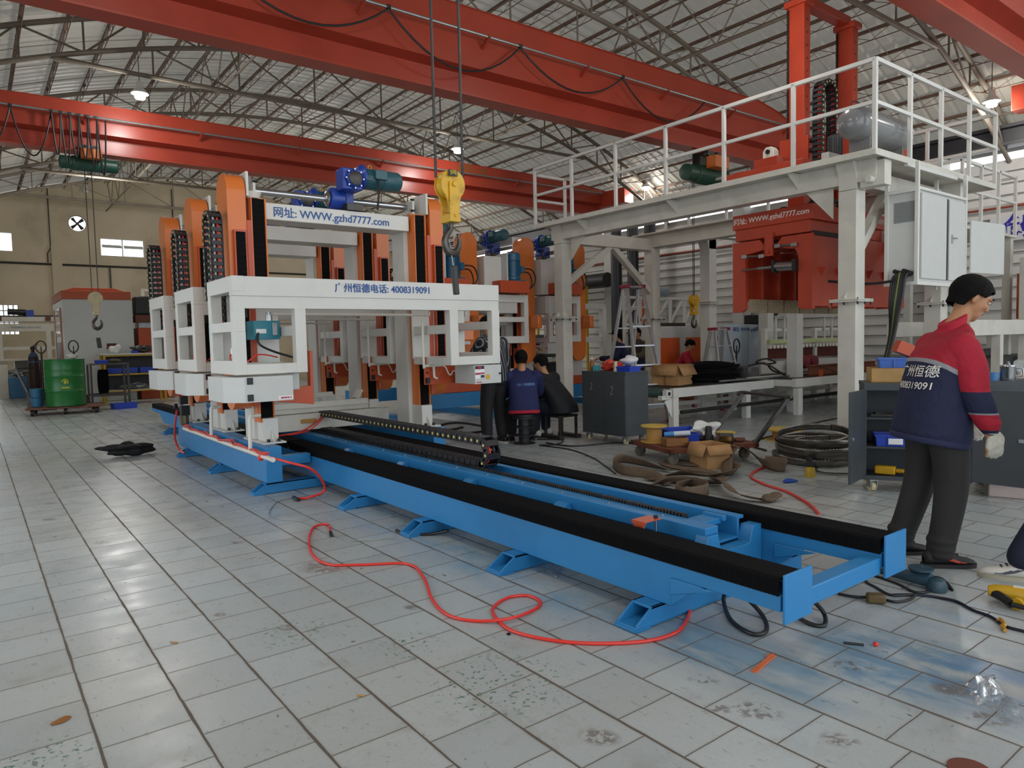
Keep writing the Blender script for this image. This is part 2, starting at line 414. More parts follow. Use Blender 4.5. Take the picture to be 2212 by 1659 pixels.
# ring around the fan opening
seg = 24
for k in range(seg):
    a0,a1 = 2*PI*k/seg, 2*PI*(k+1)/seg; r_ = fanc[2]; q = []
    def sqp(a):
        m_ = max(abs(math.cos(a)),abs(math.sin(a))); return (fanc[0]+r_*math.cos(a)/m_, fanc[1]+r_*math.sin(a)/m_)
    def cp(a): return (fanc[0]+r_*.93*math.cos(a), fanc[1]+r_*.93*math.sin(a))
    P0,P1,Q0,Q1 = sqp(a0),sqp(a1),cp(a0),cp(a1)
    wb_.hexa([(Q0[0],BY,Q0[1]),(P0[0],BY,P0[1]),(P1[0],BY,P1[1]),(Q1[0],BY,Q1[1]),(Q0[0],BY+.25,Q0[1]),(P0[0],BY+.25,P0[1]),(P1[0],BY+.25,P1[1]),(Q1[0],BY+.25,Q1[1])])
wall_back = struct(wb_.build('wall_back', WALLM, smooth=False))
pl = MB(); pl.box(2.38,2.68,BY-.12,BY,0,4.95); pl.box(9.4,9.7,BY-.12,BY,0,6.0); struct(pl.build('trim_1', WALLM, smooth=False))
SASH = mat('aluminium_sash', '#c9cac6', .4)
GLASSM = mat('window_glass', '#eef4f6', .05, trans=1.0, spec=.3)
def window(nm, x0,x1,z0,z1,cols,rows):
    f = MB(); t = .035
    for k in range(cols+1):
        x = x0+(x1-x0)*k/cols; f.box(x-t/2,x+t/2,BY+.05,BY+.1,z0,z1)
    for k in range(rows+1):
        z = z0+(z1-z0)*k/rows; f.box(x0,x1,BY+.045,BY+.105,z-t/2,z+t/2)
    o = struct(f.build(nm, SASH))
    return o
wn1 = window('window_1',3.88,5.28,4.72,5.34,2,1)
for k in range(2):
    g = MB(); xa = 3.9+.69*k; g.boxr((xa+.33,BY-.03,5.06),(.62,.02,.16),rx=R(-50)); g.build('hopper_sash', SASH, wn1)
window('window_2',.68,1.32,4.72,5.34,1,1)
window('window_3',.68,1.36,1.95,2.95,5,5)
window('window_4',12.4,14.6,3.9,4.6,6,2)
dm = MB(); dm.box(-.75,-.7,BY+.02,BY+.2,0,3.05); dm.box(.62,.67,BY+.02,BY+.2,0,3.05); dm.box(-.75,.67,BY+.02,BY+.2,3.0,3.06)
struct(dm.build('door_1', SASH))
fan = thing('exhaust_fan','round wall fan with four dark blades in the beige back wall','fan',(fanc[0],BY+.1,fanc[1]))
q = MB()
q.lathe([(.28,-.05),(.285,-.05),(.285,.05),(.26,.05),(.26,-.05),(.28,-.05)],(fanc[0],BY+.1,fanc[1]),'Y',28).build('fan_ring', mat('fan_grey','#77706a',.5), fan)
for k in range(4):
    a = k*PI/2+.6; q = MB(); c_,s_ = math.cos(a),math.sin(a); pts = []
    for r_,wd in ((.03,.03),(.12,.06),(.24,.085)):
        pts.append((fanc[0]+r_*c_-wd*s_, BY+.08, fanc[1]+r_*s_+wd*c_)); pts.append((fanc[0]+r_*c_+wd*s_*.4, BY+.12, fanc[1]+r_*s_-wd*c_*.4))
    q.grid([[pts[0],pts[1]],[pts[2],pts[3]],[pts[4],pts[5]]]).build('fan_blade', mat('fan_dark','#3d3230',.5), fan, solid=.006)
MB().cyl((fanc[0],BY+.06,fanc[1]),(fanc[0],BY+.16,fanc[1]),.05).build('fan_hub', mat('fan_dark','#3d3230',.5), fan)
# pipes on the back wall
pp = MB(); pp.cyl((-2,BY-.06,4.34),(16,BY-.06,4.34),.035,seg=8); tag(pp.build('wall_pipe', DSTEEL),'long dark pipe running level across the beige back wall','pipe')
for k,(xa,za,zb) in enumerate(((2.28,4.4,5.2),(6.3,3.6,7.3))):
    q = MB(); q.tube([(xa,BY-.04,za),(xa,BY-.04,zb-.5 if k==0 else zb)]+([(xa+.1,BY-.04,zb-.3),(xa+.1,BY-.04,7.0)] if k==0 else []),.018,seg=6)
    tag(q.build('wall_conduit', DSTEEL),('thin bent conduit climbing the back wall left of the fan','thin straight conduit on the back wall right of the louvred window')[k],'conduit')
q = MB(); q.box(4.1,4.16,BY-.05,BY,3.2,4.3); tag(q.build('wall_downpipe', DSTEEL),'short dark downpipe below the level pipe on the back wall','pipe')
# left wall, mostly out of view, with a wide door to the yard
lw = MB()
for y0,y1,z0 in ((-5,-.5,3.4),(-.5,3.0,0),(3.0,9.0,3.6),(9,12,0),(12,17,3.4),(17,BY,0)):
    lw.box(-2.25,-2.0,y0,y1,z0,roof(-2))
struct(lw.build('wall_left', WALLM, smooth=False))
# right wall with corrugated siding, dark crane runway and a light strip
SIDING = mat('white_siding', '#c9c8c2', .55, noise=.08, scale=1.5, dirt='#948d80', dirt_amt=.3)
rw = MB()
z = 0.0
while z < 4.6:
    zt = min(z+.22,4.62)
    rw.hexa([(15.92,-5,z),(16.1,-5,z),(16.1,BY,z),(15.92,BY,z),(15.98,-5,zt),(16.1,-5,zt),(16.1,BY,zt),(15.98,BY,zt)])
    z = zt+.0001
rw.box(16,16.1,-5,BY,4.76,roof(16))
struct(rw.build('wall_right', SIDING, smooth=False))
q = MB(); q.box(16,16.03,-5,BY,4.62,4.76)
struct(q.build('window_5', mat('skylight_strip','#f4f8ff',.4,emit=3.0), smooth=False))
BEAMD = mat('runway_dark_paint','#2b2a2d',.5,noise=.15,scale=2)
q = MB(); q.box(15.5,15.85,-5,BY,5.12,5.18); q.box(15.63,15.71,-5,BY,4.86,5.12); q.box(15.5,15.85,-5,BY,4.8,4.86)
tag(q.build('crane_runway', BEAMD, bevel=.004),'long dark steel crane runway beam along the right wall','beam')
RDPIPE = mat('red_oxide_pipe','#8e4632',.55)
q = MB(); q.cyl((15.88,-5,3.72),(15.88,BY,3.72),.03,seg=8); tag(q.build('wall_pipe', RDPIPE),'thin rust-red pipe running along the right wall siding','pipe')
for k in range(6):
    y = 1.5+k*4.6; q = MB(); q.box(15.55,15.9,y,y+.3,0,4.8); struct(q.build('trim_%d'%(k+2), SIDING, bevel=.005))
# ------------------------------------------------------------------ ceiling: curved ribbed sheeting
SHEET = mat('roof_sheet','#948e80',.6,noise=.1,scale=.6,dirt='#8c8270',dirt_amt=.3)
ce = MB(); xs = [-2.3+18.6*i/40 for i in range(41)]; rows = []
y = -5.0
while y < 29.3:
    for dy,h in ((0,0),(.03,.035),(.07,.035),(.10,0)):
        rows.append([(x,y+dy,roof(x)+.05+h) for x in xs])
    y += .25
ce.grid(rows)
nt = SHEET.node_tree; bs = nt.nodes['Principled BSDF']; tl = nt.nodes.new('ShaderNodeBsdfTranslucent'); tl.inputs[0].default_value = (.062,.059,.052,1)
ad = nt.nodes.new('ShaderNodeAddShader'); nt.links.new(bs.outputs[0],ad.inputs[0]); nt.links.new(tl.outputs[0],ad.inputs[1]); nt.links.new(ad.outputs[0],nt.nodes['Material Output'].inputs[0])
ceil = struct(ce.build('ceiling', SHEET, smooth=False))
k = 0; x = -1.75
while x < 16:
    p = MB(); zc = roof(x)-.02; sl = math.atan(-.06*(x-7))
    p.box(x-.025,x+.025,-5,29,zc-.02,zc+.03)
    p.cyl((x,-5,zc-.17),(x,29,zc-.17),.009,seg=5)
    yy = -5.0; up = True; pts = []
    while yy <= 29: pts.append((x,yy,zc-(.02 if up else .17))); up = not up; yy += .32
    p.tube(pts,.006,seg=4)
    p.build('purlin', PURL, ceil); x += .66; k += 1
# thin cross wires seen under the sheets
cw = MB()
for yy in [i*1.07-4.5 for i in range(31)]:
    cw.tube([(x,yy,roof(x)-.04) for x in [-2+i for i in range(19)]],.006,seg=4)
cw.build('sag_wire', IRON, ceil)['kind'] = 'stuff'
# ------------------------------------------------------------------ roof trusses
def truss(Y, lab):
    t = thing('roof_truss', lab, 'roof truss', (7,Y,5.9), 'arched roof trusses')
    X = [-2+18*i/36 for i in range(37)]
    MB().tube([(x,Y,roof(x)-.13) for x in X],.045,seg=8).build('top_chord', IRON, t)
    MB().tube([(x,Y,roof(x)-.66) for x in X],.042,seg=8).build('bottom_chord', IRON, t)
    w_ = MB(); n = 20
    for i in range(n+1):
        x = -1.8+17.6*i/n; w_.cyl((x,Y,roof(x)-.13),(x,Y,roof(x)-.66),.018,seg=6)
        if i < n:
            x2 = -1.8+17.6*(i+1)/n
            if i%2 == 0: w_.cyl((x,Y,roof(x)-.66),(x2,Y,roof(x2)-.13),.018,seg=6)
            else: w_.cyl((x,Y,roof(x)-.13),(x2,Y,roof(x2)-.66),.018,seg=6)
    w_.build('web', IRON, t)
    if Y < 28: MB().cyl((1.3,Y,5.97),(12.7,Y,5.97),.04,seg=8).build('tie_rod', IRON, t)
    h = MB(); xs_ = [1.3+11.4*i/8 for i in range(9)]
    for i,x in enumerate(xs_):
        if 0 < i < 8: h.cyl((x,Y,5.97),(x,Y,roof(x)-.66),.016,seg=6)
        if i < 8 and i%1 == 0:
            x2 = xs_[i+1]
            if i < 4: h.cyl((x,Y,roof(x)-.66),(x2,Y,5.97),.016,seg=6)
            else: h.cyl((x,Y,5.97),(x2,Y,roof(x2)-.66),.016,seg=6)
    if Y < 28: h.build('hanger', IRON, t)
    return t
for Y,l in ((1.0,'grey arched lattice roof truss nearest the camera, high above the blue rail'),(5.1,'grey arched roof truss over the white platform, carrying the right high bay lamp'),(9.0,'grey arched roof truss just behind the near orange crane girder'),
            (13.4,'grey arched roof truss in front of the far crane girder, carrying three high bay lamps'),(17.7,'grey arched roof truss just behind the far orange crane girder'),(21.8,'grey arched roof truss third from the back wall'),(25.4,'grey arched roof truss nearest the beige back wall')):
    truss(Y,l)
for k,x in enumerate((4.1,10.2)):
    b = MB(); zt,zb = roof(x)-.13, roof(x)-.66-.45
    b.cyl((x,-4,zt),(x,28.9,zt),.02,seg=6); b.cyl((x,-4,zb),(x,28.9,zb),.025,seg=6)
    yy = -4.0; i = 0
    while yy < 28:
        b.cyl((x,yy,zt if i%2 else zb),(x,yy+.72,zb if i%2 else zt),.014,seg=5); yy += .72; i += 1
    tag(b.build('roof_bracing', IRON),('long lattice brace under the roof on the side of the beige wall fan','long lattice brace under the roof above the white platform')[k],'roof brace')
# ------------------------------------------------------------------ high bay lamps
LENS = mat('lamp_lens','#f2f4ff',.4,emit=12.0)
LAMPW = mat('lamp_reflector','#d8d8d2',.35)
def bay_lamp(x,y,z,lab,on=True,power=75,vis=True,grp='high bay lamps under the roof'):
    t = thing('high_bay_lamp', lab, 'lamp', (x,y,z-.25), grp if vis else None)
    MB().lathe([(.05,.2),(.06,.1),(.13,.02),(.135,0),(.12,.0),(.04,.1)],(x,y,z-.1),'Z',24).build('reflector', LAMPW, t)
    MB().cyl((x,y,z+.1),(x,y,6.3),.008,seg=6).build('suspension_rod', IRON, t)
    MB().lathe([(.075,-.1),(.085,-.08),(.085,0),(.03,.05)],(x,y,z-.08),'Z',20).build('bulb', LENS if on else LAMPW, t)
    if on:
        l = point_light('bay_or_fill_light',(x,y,z-.30),power,.12,(1.0,.97,.93)); l.parent = t; l.location = (0,0,-.08)
    return t
bay_lamp(2.5,13.4,5.75,'glowing high bay lamp at the far left, above the far crane girder')
bay_lamp(8.85,13.4,5.75,'glowing high bay lamp straight above the yellow hook block')
bay_lamp(15.0,13.4,5.6,'small glowing high bay lamp behind the handrail of the white platform')
bay_lamp(14.3,4.85,5.42,'glowing high bay lamp at the upper right above the cabinet end of the platform')
bay_lamp(3.45,28.4,6.95,'unlit brown shaded lamp hanging before the beige back wall',on=False)
for x,y in ((1.5,1.0),(7.5,1.0),(13,1.0),(7.6,5.1),(3.0,21.8),(9.0,21.8),(13,21.8),(1.5,5.1)):  # fill lights added without fixtures, stronger at the far end to brighten it
    l = bay_lamp(x,y,5.75,'added fill light without a fixture',vis=False) if False else point_light('bay_or_fill_light',(x,y,5.4),75 if y < 20 else 190,.2,(1.0,.97,.93))
# ------------------------------------------------------------------ blue travelling rail
def bellows(x0,x1,y0,y1,z0,z1,pitch=.0125,amp=.004,nm='bellows',parent=None):
    b = MB(); n = int((y1-y0)/pitch); rows = []
    for i in range(2*n+1):
        y = y0+(y1-y0)*i/(2*n); a = amp if i%2 else 0
        rows.append([(x0-amp+a,y,z0-amp+a*.6),(x0-amp+a,y,z1-.012-a*.4),(x0+.012,y,z1-a*.6),(x1-.012,y,z1-a*.6),(x1+amp-a,y,z1-.012-a*.4),(x1+amp-a,y,z0-amp+a*.6)])
    b.grid(rows); b._f  # folded cover
    return b.build(nm, RUBBER, parent, smooth=False)
def chain_links(parent, path, wv, W, Hh, pitch, dots=True, nm='cable_chain', inner=None):
    """energy chain: side plates, cross bars and pins along a path"""
    P = [Vector(p) for p in path]; L = [0]
    for a,b in zip(P,P[1:]): L.append(L[-1]+(b-a).length)
    def at(s_):
        s_ = max(0,min(s_,L[-1]-1e-6)); i = max(k for k in range(len(L)-1) if L[k] <= s_)
        t = (s_-L[i])/(L[i+1]-L[i]); return P[i].lerp(P[i+1],t), (P[i+1]-P[i]).normalized()
    wv = Vector(wv).normalized(); n = int(L[-1]/pitch); b = MB(); d = MB(); h = MB()
    for i in range(n):
        p,t = at((i+.5)*pitch); nn = wv.cross(t).normalized()
        for s_ in (-1,1):
            c = p+wv*s_*(W/2); q = pitch*.56; hh = Hh/2
            pts = [c-t*q-nn*hh*.75,c-t*q*.5-nn*hh,c+t*q*.5-nn*hh,c+t*q-nn*hh*.75,c+t*q+nn*hh*.75,c+t*q*.5+nn*hh,c-t*q*.5+nn*hh,c-t*q+nn*hh*.75]
            A = [b.bm.verts.new(v-wv*.005) for v in pts]; B = [b.bm.verts.new(v+wv*.005) for v in pts]
            for k in range(8): b._f([A[k],A[(k+1)%8],B[(k+1)%8],B[k]])
            b._f(A[::-1]); b._f(B)
            if dots: d.cyl(c+wv*s_*.004,c+wv*s_*.008,Hh*.19,seg=8)
        for s_ in (-1,1):
            c = p+nn*s_*(Hh/2-.004); b.bar(c-wv*W/2,c+wv*W/2,pitch*.58,.008,up=nn)
    ch = b.build(nm, CHAINM, parent, smooth=False)
    if dots:
        d.build('pin', YELLOWDOT, ch, smooth=False)['kind'] = 'stuff'
    if inner:
        for k,m_ in enumerate(inner):
            o = wv*((k+.5)/len(inner)-.5)*W*.7
            h.m(m_).tube([p+o for p in P],min(.012,W*.09),seg=6)
        h.build('cable', None, ch)
    return ch
rail = thing('saw_carriage_rail','long sky-blue steel travelling rail with two black bellows-covered tracks, end plates nearest the camera','machine rail',(3.1,1.6,0))
RY1 = 14.2
for (x0,x1,nm) in ((2.575,2.75,'a'),(3.44,3.62,'b')):
    b = MB(); b.prism([(1.6,.235),(2.17,.235),(2.17,.098),(RY1-.9,.098),(RY1-.6,.24),(RY1,.24),(RY1,.305),(1.6,.305)],'YZ',x0+.005,x1-.005)
    b.prism([(2.17,.235),(2.17,.10),(2.0,.235)],'YZ',x0+.002,x0+.012)
    b.prism([(1.92,.235),(2.17,.235),(2.17,.155)],'YZ',x0-.006,x0+.0)
    b.build('side_beam', BLUE, rail, bevel=.003)
    bellows(x0,x1,1.6,7.2 if nm=='a' else 7.6,.305,.382,parent=rail)
    bellows(x0,x1,7.25 if nm=='a' else 7.65,RY1-.02,.305,.382,pitch=.025,parent=rail)
    MB().box(x0-.005,x1+.03,1.575,1.585,.19,.397).build('end_plate', BLUE, rail, bevel=.002)
MB().box(2.775,3.44,1.60,1.68,.205,.287).build('end_crossbar', BLUE, rail, bevel=.006)
b = MB(); b.prism([(2.75,.10),(3.44,.10),(3.44,.33),(3.36,.33),(3.33,.24),(3.08,.24),(3.05,.34),(2.97,.34),(2.93,.235),(2.75,.235)],'XZ',2.25,2.33)
b.build('front_cross_member', BLUE, rail, bevel=.003)
b = MB()
b.box(2.97,3.075,2.27,RY1-.4,.34,.378); b.box(2.97,2.98,2.27,RY1-.4,.30,.378); b.box(3.065,3.075,2.27,RY1-.4,.25,.378)
b.box(3.075,3.34,2.33,RY1-.4,.25,.262); b.box(3.33,3.345,2.33,RY1-.4,.25,.372); b.box(3.345,3.385,2.33,RY1-.4,.355,.372)
b.build('centre_channel', BLUE, rail, bevel=.003)
tr = MB(); y = 2.5
for k in range(250):
    y0 = 2.5+k*.0235; tr.box(3.078,3.112,y0,y0+.013,.36,.395)
tr.box(3.076,3.114,2.5,2.5+250*.0235,.345,.372)
tr.build('gear_rack', BLACK, rail, smooth=False)
b = MB(); b.box(3.13,3.28,2.40,2.52,.33,.36); b.box(3.27,3.30,2.38,2.52,.345,.375); b.build('stop_bracket', BLUE, rail, bevel=.003)
hd = MB()
for y in [2.6+.42*i for i in range(14)]:
    hd.cyl((3.02,y,.378),(3.02,y,.384),.01,seg=8)
hd.split('channel_bolt', GALV, rail)
# short posts carrying the centre channel
for y in (3.3,4.35,5.4,6.5):
    MB().prism([(2.75,.20),(2.97,.20),(2.97,.34),(2.93,.34),(2.80,.235),(2.75,.235)],'XZ',y,y+.10).build('channel_bracket', BLUE, rail, bevel=.003); b = MB(); b.prism([(3.39,.12),(3.44,.12),(3.44,.30),(3.39,.35)],'XZ',y,y+.10)
    b.build('channel_bracket', BLUE, rail, bevel=.003)
# cross feet: open box tubes with slanted ends
def foot(y, x0, x1, parent):
    w_ = .128; h_ = .098; t = .012
    b = MB()
    prof = [(x0+.115,h_),(x1,h_),(x1,0),(x0,0)]
    for yy in (y,y+w_-t):
        b.prism([(x0+.01,.03),(x0+.115,h_),(x1,h_),(x1,.005),(x0+.01,.005)],'XZ',yy,yy+t)
    b.box(x0+.11,x1,y,y+w_,h_-t,h_)
    b.box(x0,x1,y,y+w_,.012,.024)
    b.box(x0-.005,x0+.1,y-.005,y+w_+.005,0,.014); b.box(x1-.1,x1,y,y+w_,0,.014)
    b.box((x0+x1)/2-.05,(x0+x1)/2+.05,y,y+w_,0,.012)
    return b.build('foot', BLUE, parent, bevel=.002)
for y in (2.22,3.28,4.36,5.45,11.2,12.3): foot(y,2.385,3.8,rail)
# drag chain lying in the channel with its loop
ch = thing('drag_chain','black drag chain with yellow pins looping back over the blue centre channel','cable chain',(3.19,4.45,.38))
path = [(3.19,7.75,.592),(3.19,4.55,.592)]
for k in range(1,9):
    a = PI/2+PI*k/8; path.append((3.19,4.55+.092*math.cos(a),.50+.092*math.sin(a)))
chain_links(ch, path, (1,0,0), .115, .062, .085, nm='chain_band', inner=[REDHOSE,BLACK])
chain_links(ch, [(3.19,4.5,.405),(3.19,8.2,.405)], (1,0,0), .115, .055, .085, dots=False, nm='lower_chain_band')
o = MB(); o.boxr((3.3,5.0,.395),(.02,.42,.02),rz=.05); tag(o.build('guide_strip', GALV),'short grey metal strip lying on the rail beside the drag chain loop','metal strip')
# orange bracket on the near bellows
t = thing('sensor_bracket','small orange bent bracket with a black cap standing on the near bellows','bracket',(2.83,2.52,.30))
b = MB(); b.box(2.77,2.90,2.50,2.60,.398,.402); b.box(2.77,2.774,2.5,2.6,.383,.40); b.boxr((2.775,2.55,.37),(.012,.07,.045)); b.build('plate', DORANGE, t, bevel=.001)
MB().cyl((2.885,2.53,.33),(2.885,2.53,.40),.006,seg=8).build('screw', STEEL, t)
MB().cyl((2.885,2.53,.402),(2.885,2.53,.418),.012,seg=10).build('cap', BLACK, t)
# ------------------------------------------------------------------ side base beam with its feet
sb = thing('side_base_beam','short sky-blue box beam carrying the three left saw posts','machine base',(2.175,6.5,0))
MB().box(2.10,2.25,6.5,9.95,.112,.443).build('box_beam', BLUE, sb, bevel=.004)
MB().box(2.25,2.57,6.62,6.72,.24,.33).build('link_bar', BLUE, sb, bevel=.003)
for y in (6.56,8.05,9.55): foot(y,2.0,4.2,sb)
sb2 = thing('side_base_beam','sky-blue box beam under the right saw posts, half hidden behind the drag chain','machine base',(4.03,6.6,0))
MB().box(3.95,4.10,6.6,9.95,.112,.443).build('box_beam', BLUE, sb2, bevel=.004)
# ------------------------------------------------------------------ saw unit
def stadium(yc, w_, z0, z1, n=10):
    r_ = w_/2; pts = []
    for k in range(n+1): a = PI*k/n; pts.append((yc+r_*math.cos(a), z1-r_+r_*math.sin(a)))
    for k in range(n+1): a = PI+PI*k/n; pts.append((yc+r_*math.cos(a), z0+r_+r_*math.sin(a)))
    return pts
def vbellows(x0,x1,y,z0,z1,parent,pitch=.055,nm='bellows'):
    b = MB(); n = max(2,int((z1-z0)/pitch)); rows = []
    for i in range(2*n+1):
        z = z0+(z1-z0)*i/(2*n); d = .004 if i%2 else 0
        rows.append([(x0,y+.02,z),(x0+.003,y-.006+d*1.2,z),(x1-.003,y-.006+d*1.2,z),(x1,y+.02,z)])
    return b.grid(rows).build(nm, RUBBER, parent, smooth=False)
CX = 3.13
def mx(s_, a, b):  # mirrored x range about the unit centre
    return (CX-b, CX-a) if s_ < 0 else (CX+a, CX+b)
def saw_unit(label, group, motor=False):
    t = thing('gang_saw_unit', label, 'sawing machine', (CX,6.95,.443), group)
    for s_ in (-1,1):
        x0,x1 = mx(s_,.76,.96)
        MB().box(x0,x1,7.02,7.30,.46,2.78).build('post', WHITE, t, bevel=.004)
        x0,x1 = mx(s_,.76,.98); MB().box(x0,x1,6.70,7.32,.443,.458).build('base_plate', WHITE, t, bevel=.002)
        b = MB(); x0,x1 = mx(s_,.80,.93); b.box(x0,x1,6.80,7.02,.458,.68)
        b.prism([(6.72,.458),(6.80,.458),(6.80,.57)],'YZ',(x0+x1)/2-.006,(x0+x1)/2+.006); b.build('pedestal', WHITE, t, bevel=.003)
        for dx in (-.05,.05): MB().cyl(((x0+x1)/2+dx,6.75,.458),((x0+x1)/2+dx,6.75,.485),.016,seg=6).build('anchor_bolt', BLACK, t)
        x0,x1 = mx(s_,.82,.94)
        cv = MB(); cv.box(x0-.012,x0,6.86,7.02,.66,2.78); cv.box(x1,x1+.012,6.86,7.02,.66,2.78); cv.box(x0-.012,x1+.012,6.95,7.02,.64,2.80); cv.box(x0-.012,x1+.012,6.86,6.95,.64,.67)
        cv.box(x0-.016,x0-.012,6.9,6.92,.66,2.78)
        g = cv.build('guide_cover', ORANGE, t, bevel=.002); vbellows(x0,x1,6.88,.67,2.775,g)
        x0,x1 = mx(s_,1.0,1.17)
        g = MB().prism(stadium(7.02,.34,.77,3.0),'YZ',x0,x1).build('chain_cover', ORANGE, t, smooth=50)
        xa,xb = mx(s_,1.03,1.12)
        MB().box(xa-.012,xb+.012,6.80,6.86,1.0,2.46).build('slide_frame', DORANGE, g, bevel=.002)
        vbellows(xa,xb,6.795,1.05,2.44,g)
        xa,xb = mx(s_,.955,1.0); MB().box(xa,xb,6.84,6.90,.8,2.56).build('guard_strip', DORANGE, t)
        # bearing bracket and top cover plate
        xa,xb = mx(s_,.95,1.0); b = MB(); b.box((xa+xb)/2-.012,(xa+xb)/2+.012,6.86,7.16,2.79,3.02); b.box(*mx(s_,.86,.95),7.0,7.2,2.78,2.80)
        b.box(*mx(s_,.86,.885),6.98,7.16,2.80,2.95); b.build('bearing_bracket', WHITE, t, bevel=.003)
        b = MB()
        for zz in (2.84,2.96):
            for xx in mx(s_,.86,.99): b.cyl((xx-.02,6.98,zz),(xx+.02,6.98,zz),.012,seg=8)
        b.split('bracket_bolt', BLACK, t)
    # top beam
    b = MB(); b.box(CX-.82,CX+.78,6.93,7.25,2.60,2.76); b.build('top_beam', WHITE, t, bevel=.006)
    tb = t
    text('网址: WWW.gzhd7777.com', .108, TEXTB, t, face_my(CX-.09,6.927,2.672), sx=1.0, bold=.0012)
    MB().cyl((CX-.98,7.12,2.897),(CX+.98,7.12,2.897),.034,seg=16).build('drive_shaft', STEEL, t)
    MB().lathe([(.03,0),(.07,.0),(.09,.06),(.085,.06),(.03,.02)],(CX-.9,6.98,2.79),'Z',18).build('cap_cup', PVC, t)
    # gear motor
    gm = MB().boxr((CX+.10,7.10,2.92),(.16,.16,.22)).lathe([(.05,-.10),(.10,-.09),(.115,-.06),(.115,.05),(.07,.09)],(CX+.02,7.10,2.90),'X',20).build('gear_motor', GEARB, t, bevel=.008)
    MB().lathe([(.045,-.012),(.075,-.008),(.085,0),(.045,.01),(.03,-.02)],(CX-.085,7.10,2.90),'X',18).build('bearing_flange', STEEL, gm)
    MB().boxr((CX+.14,6.98,2.80),(.18,.14,.07)).build('motor_foot', DSTEEL, gm, bevel=.003)
    b = MB().boxr((CX+.09,6.93,3.07),(.22,.18,.22)).lathe([(.03,-.11),(.085,-.10),(.09,-.02),(.09,.02)],(CX+.10,6.90,3.07),'Y',20); b.build('worm_gearbox', GEARB, gm, bevel=.012)
    b = MB(); b.lathe([(.035,-.01),(.07,0),(.072,.012),(.03,.012)],(CX+.10,6.785,3.07),'Y',20); b.build('output_cover', DSTEEL, gm)
    b = MB()
    for k in range(8):
        a = 2*PI*k/8; b.cyl((CX+.10+.095*math.cos(a),6.80,3.07+.095*math.sin(a)),(CX+.10+.095*math.cos(a),6.83,3.07+.095*math.sin(a)),.009,seg=6)
    b.split('cover_bolt', STEEL, gm)
    MB().lathe([(.04,-.03),(.1,-.02),(.13,.02),(.13,.035),(.09,.05)],(CX+.20,6.93,3.12),'X',28).build('motor_flange', GEARB, gm)
    mm = MB().lathe([(.09,0),(.098,.02),(.098,.21),(.105,.215),(.105,.40),(.09,.43),(.05,.44)],(CX+.24,6.93,3.11),'X',24)
    for k in range(20):
        a = 2*PI*k/20; c_,s2 = math.cos(a),math.sin(a); mm.bar((CX+.26,6.93+.1*c_,3.11+.1*s2),(CX+.45,6.93+.1*c_,3.11+.1*s2),.006,.012,up=(0,c_,s2))
    mm.build('motor_body', MOTOR, gm)
    MB().boxr((CX+.40,6.83,3.14),(.14,.07,.10)).build('terminal_box', MOTOR, gm, bevel=.008)
    MB().tube([(CX+.37,6.81,3.09),(CX+.37,6.81,2.98),(CX+.36,6.84,2.78)],.011,seg=6).build('motor_cable', BLACK, gm)
    MB().lathe([(.016,-.004),(.022,-.004),(.022,.004),(.016,.004),(.016,-.004)],(CX+.33,6.93,3.235),'Y',14).build('lifting_eye', YELLOW, gm)
    # saw frame
    zt,zb = 1.965,1.135; yf,yb = 6.10,6.87; t_ = .095
    f = MB(); f.box(CX-1.375,CX+1.375,yf,yf+.1,1.80,zt); f.box(CX-1.375,CX+1.375,yf+.008,yf+.09,1.695,1.80)
    f.box(CX-1.375,CX+1.375,yb-.1,yb,1.86,zt)
    for s_ in (-1,1):
        for (a,b_) in ((1.28,1.375),(.755,.85)):
            x0,x1 = mx(s_,a,b_); f.box(x0,x1,yf+.002,yf+.09,zb,1.70)
            if a > 1: f.box(x0,x1,yb-.09,yb,zb,1.86)
        x0,x1 = mx(s_,.755,1.375); f.box(x0,x1,yf+.004,yf+.088,zb,zb+.085); f.box(x0,x1,yb-.09,yb,zb,zb+.085)
        xo,xi = mx(s_,1.28,1.375); f.box(xo,xi,yf,yb,zt-.13,zt-.001); f.box(xo,xi,yf,yb,zb+.001,zb+.12); f.box(xo,xi,yf,yb,1.50,1.585)
        xo,xi = mx(s_,.755,.84); f.box(xo,xi,yf+.09,yb-.09,zb,zb+.08); f.box(xo,xi,yf+.09,yb,1.46,1.55)
        x0,x1 = mx(s_,.74,1.3); f.box(x0,x1,yb-.02,yb,1.2,1.86) if s_<0 else f.box(x0,x1-.26,yb-.02,yb,1.2,1.86)
    f.build('saw_frame', WHITE, t, bevel=.004)
    text('广州恒德电话: 4008319091', .088, TEXTB, t, face_my(CX+.03,yf-.003,1.885), bold=.0015)
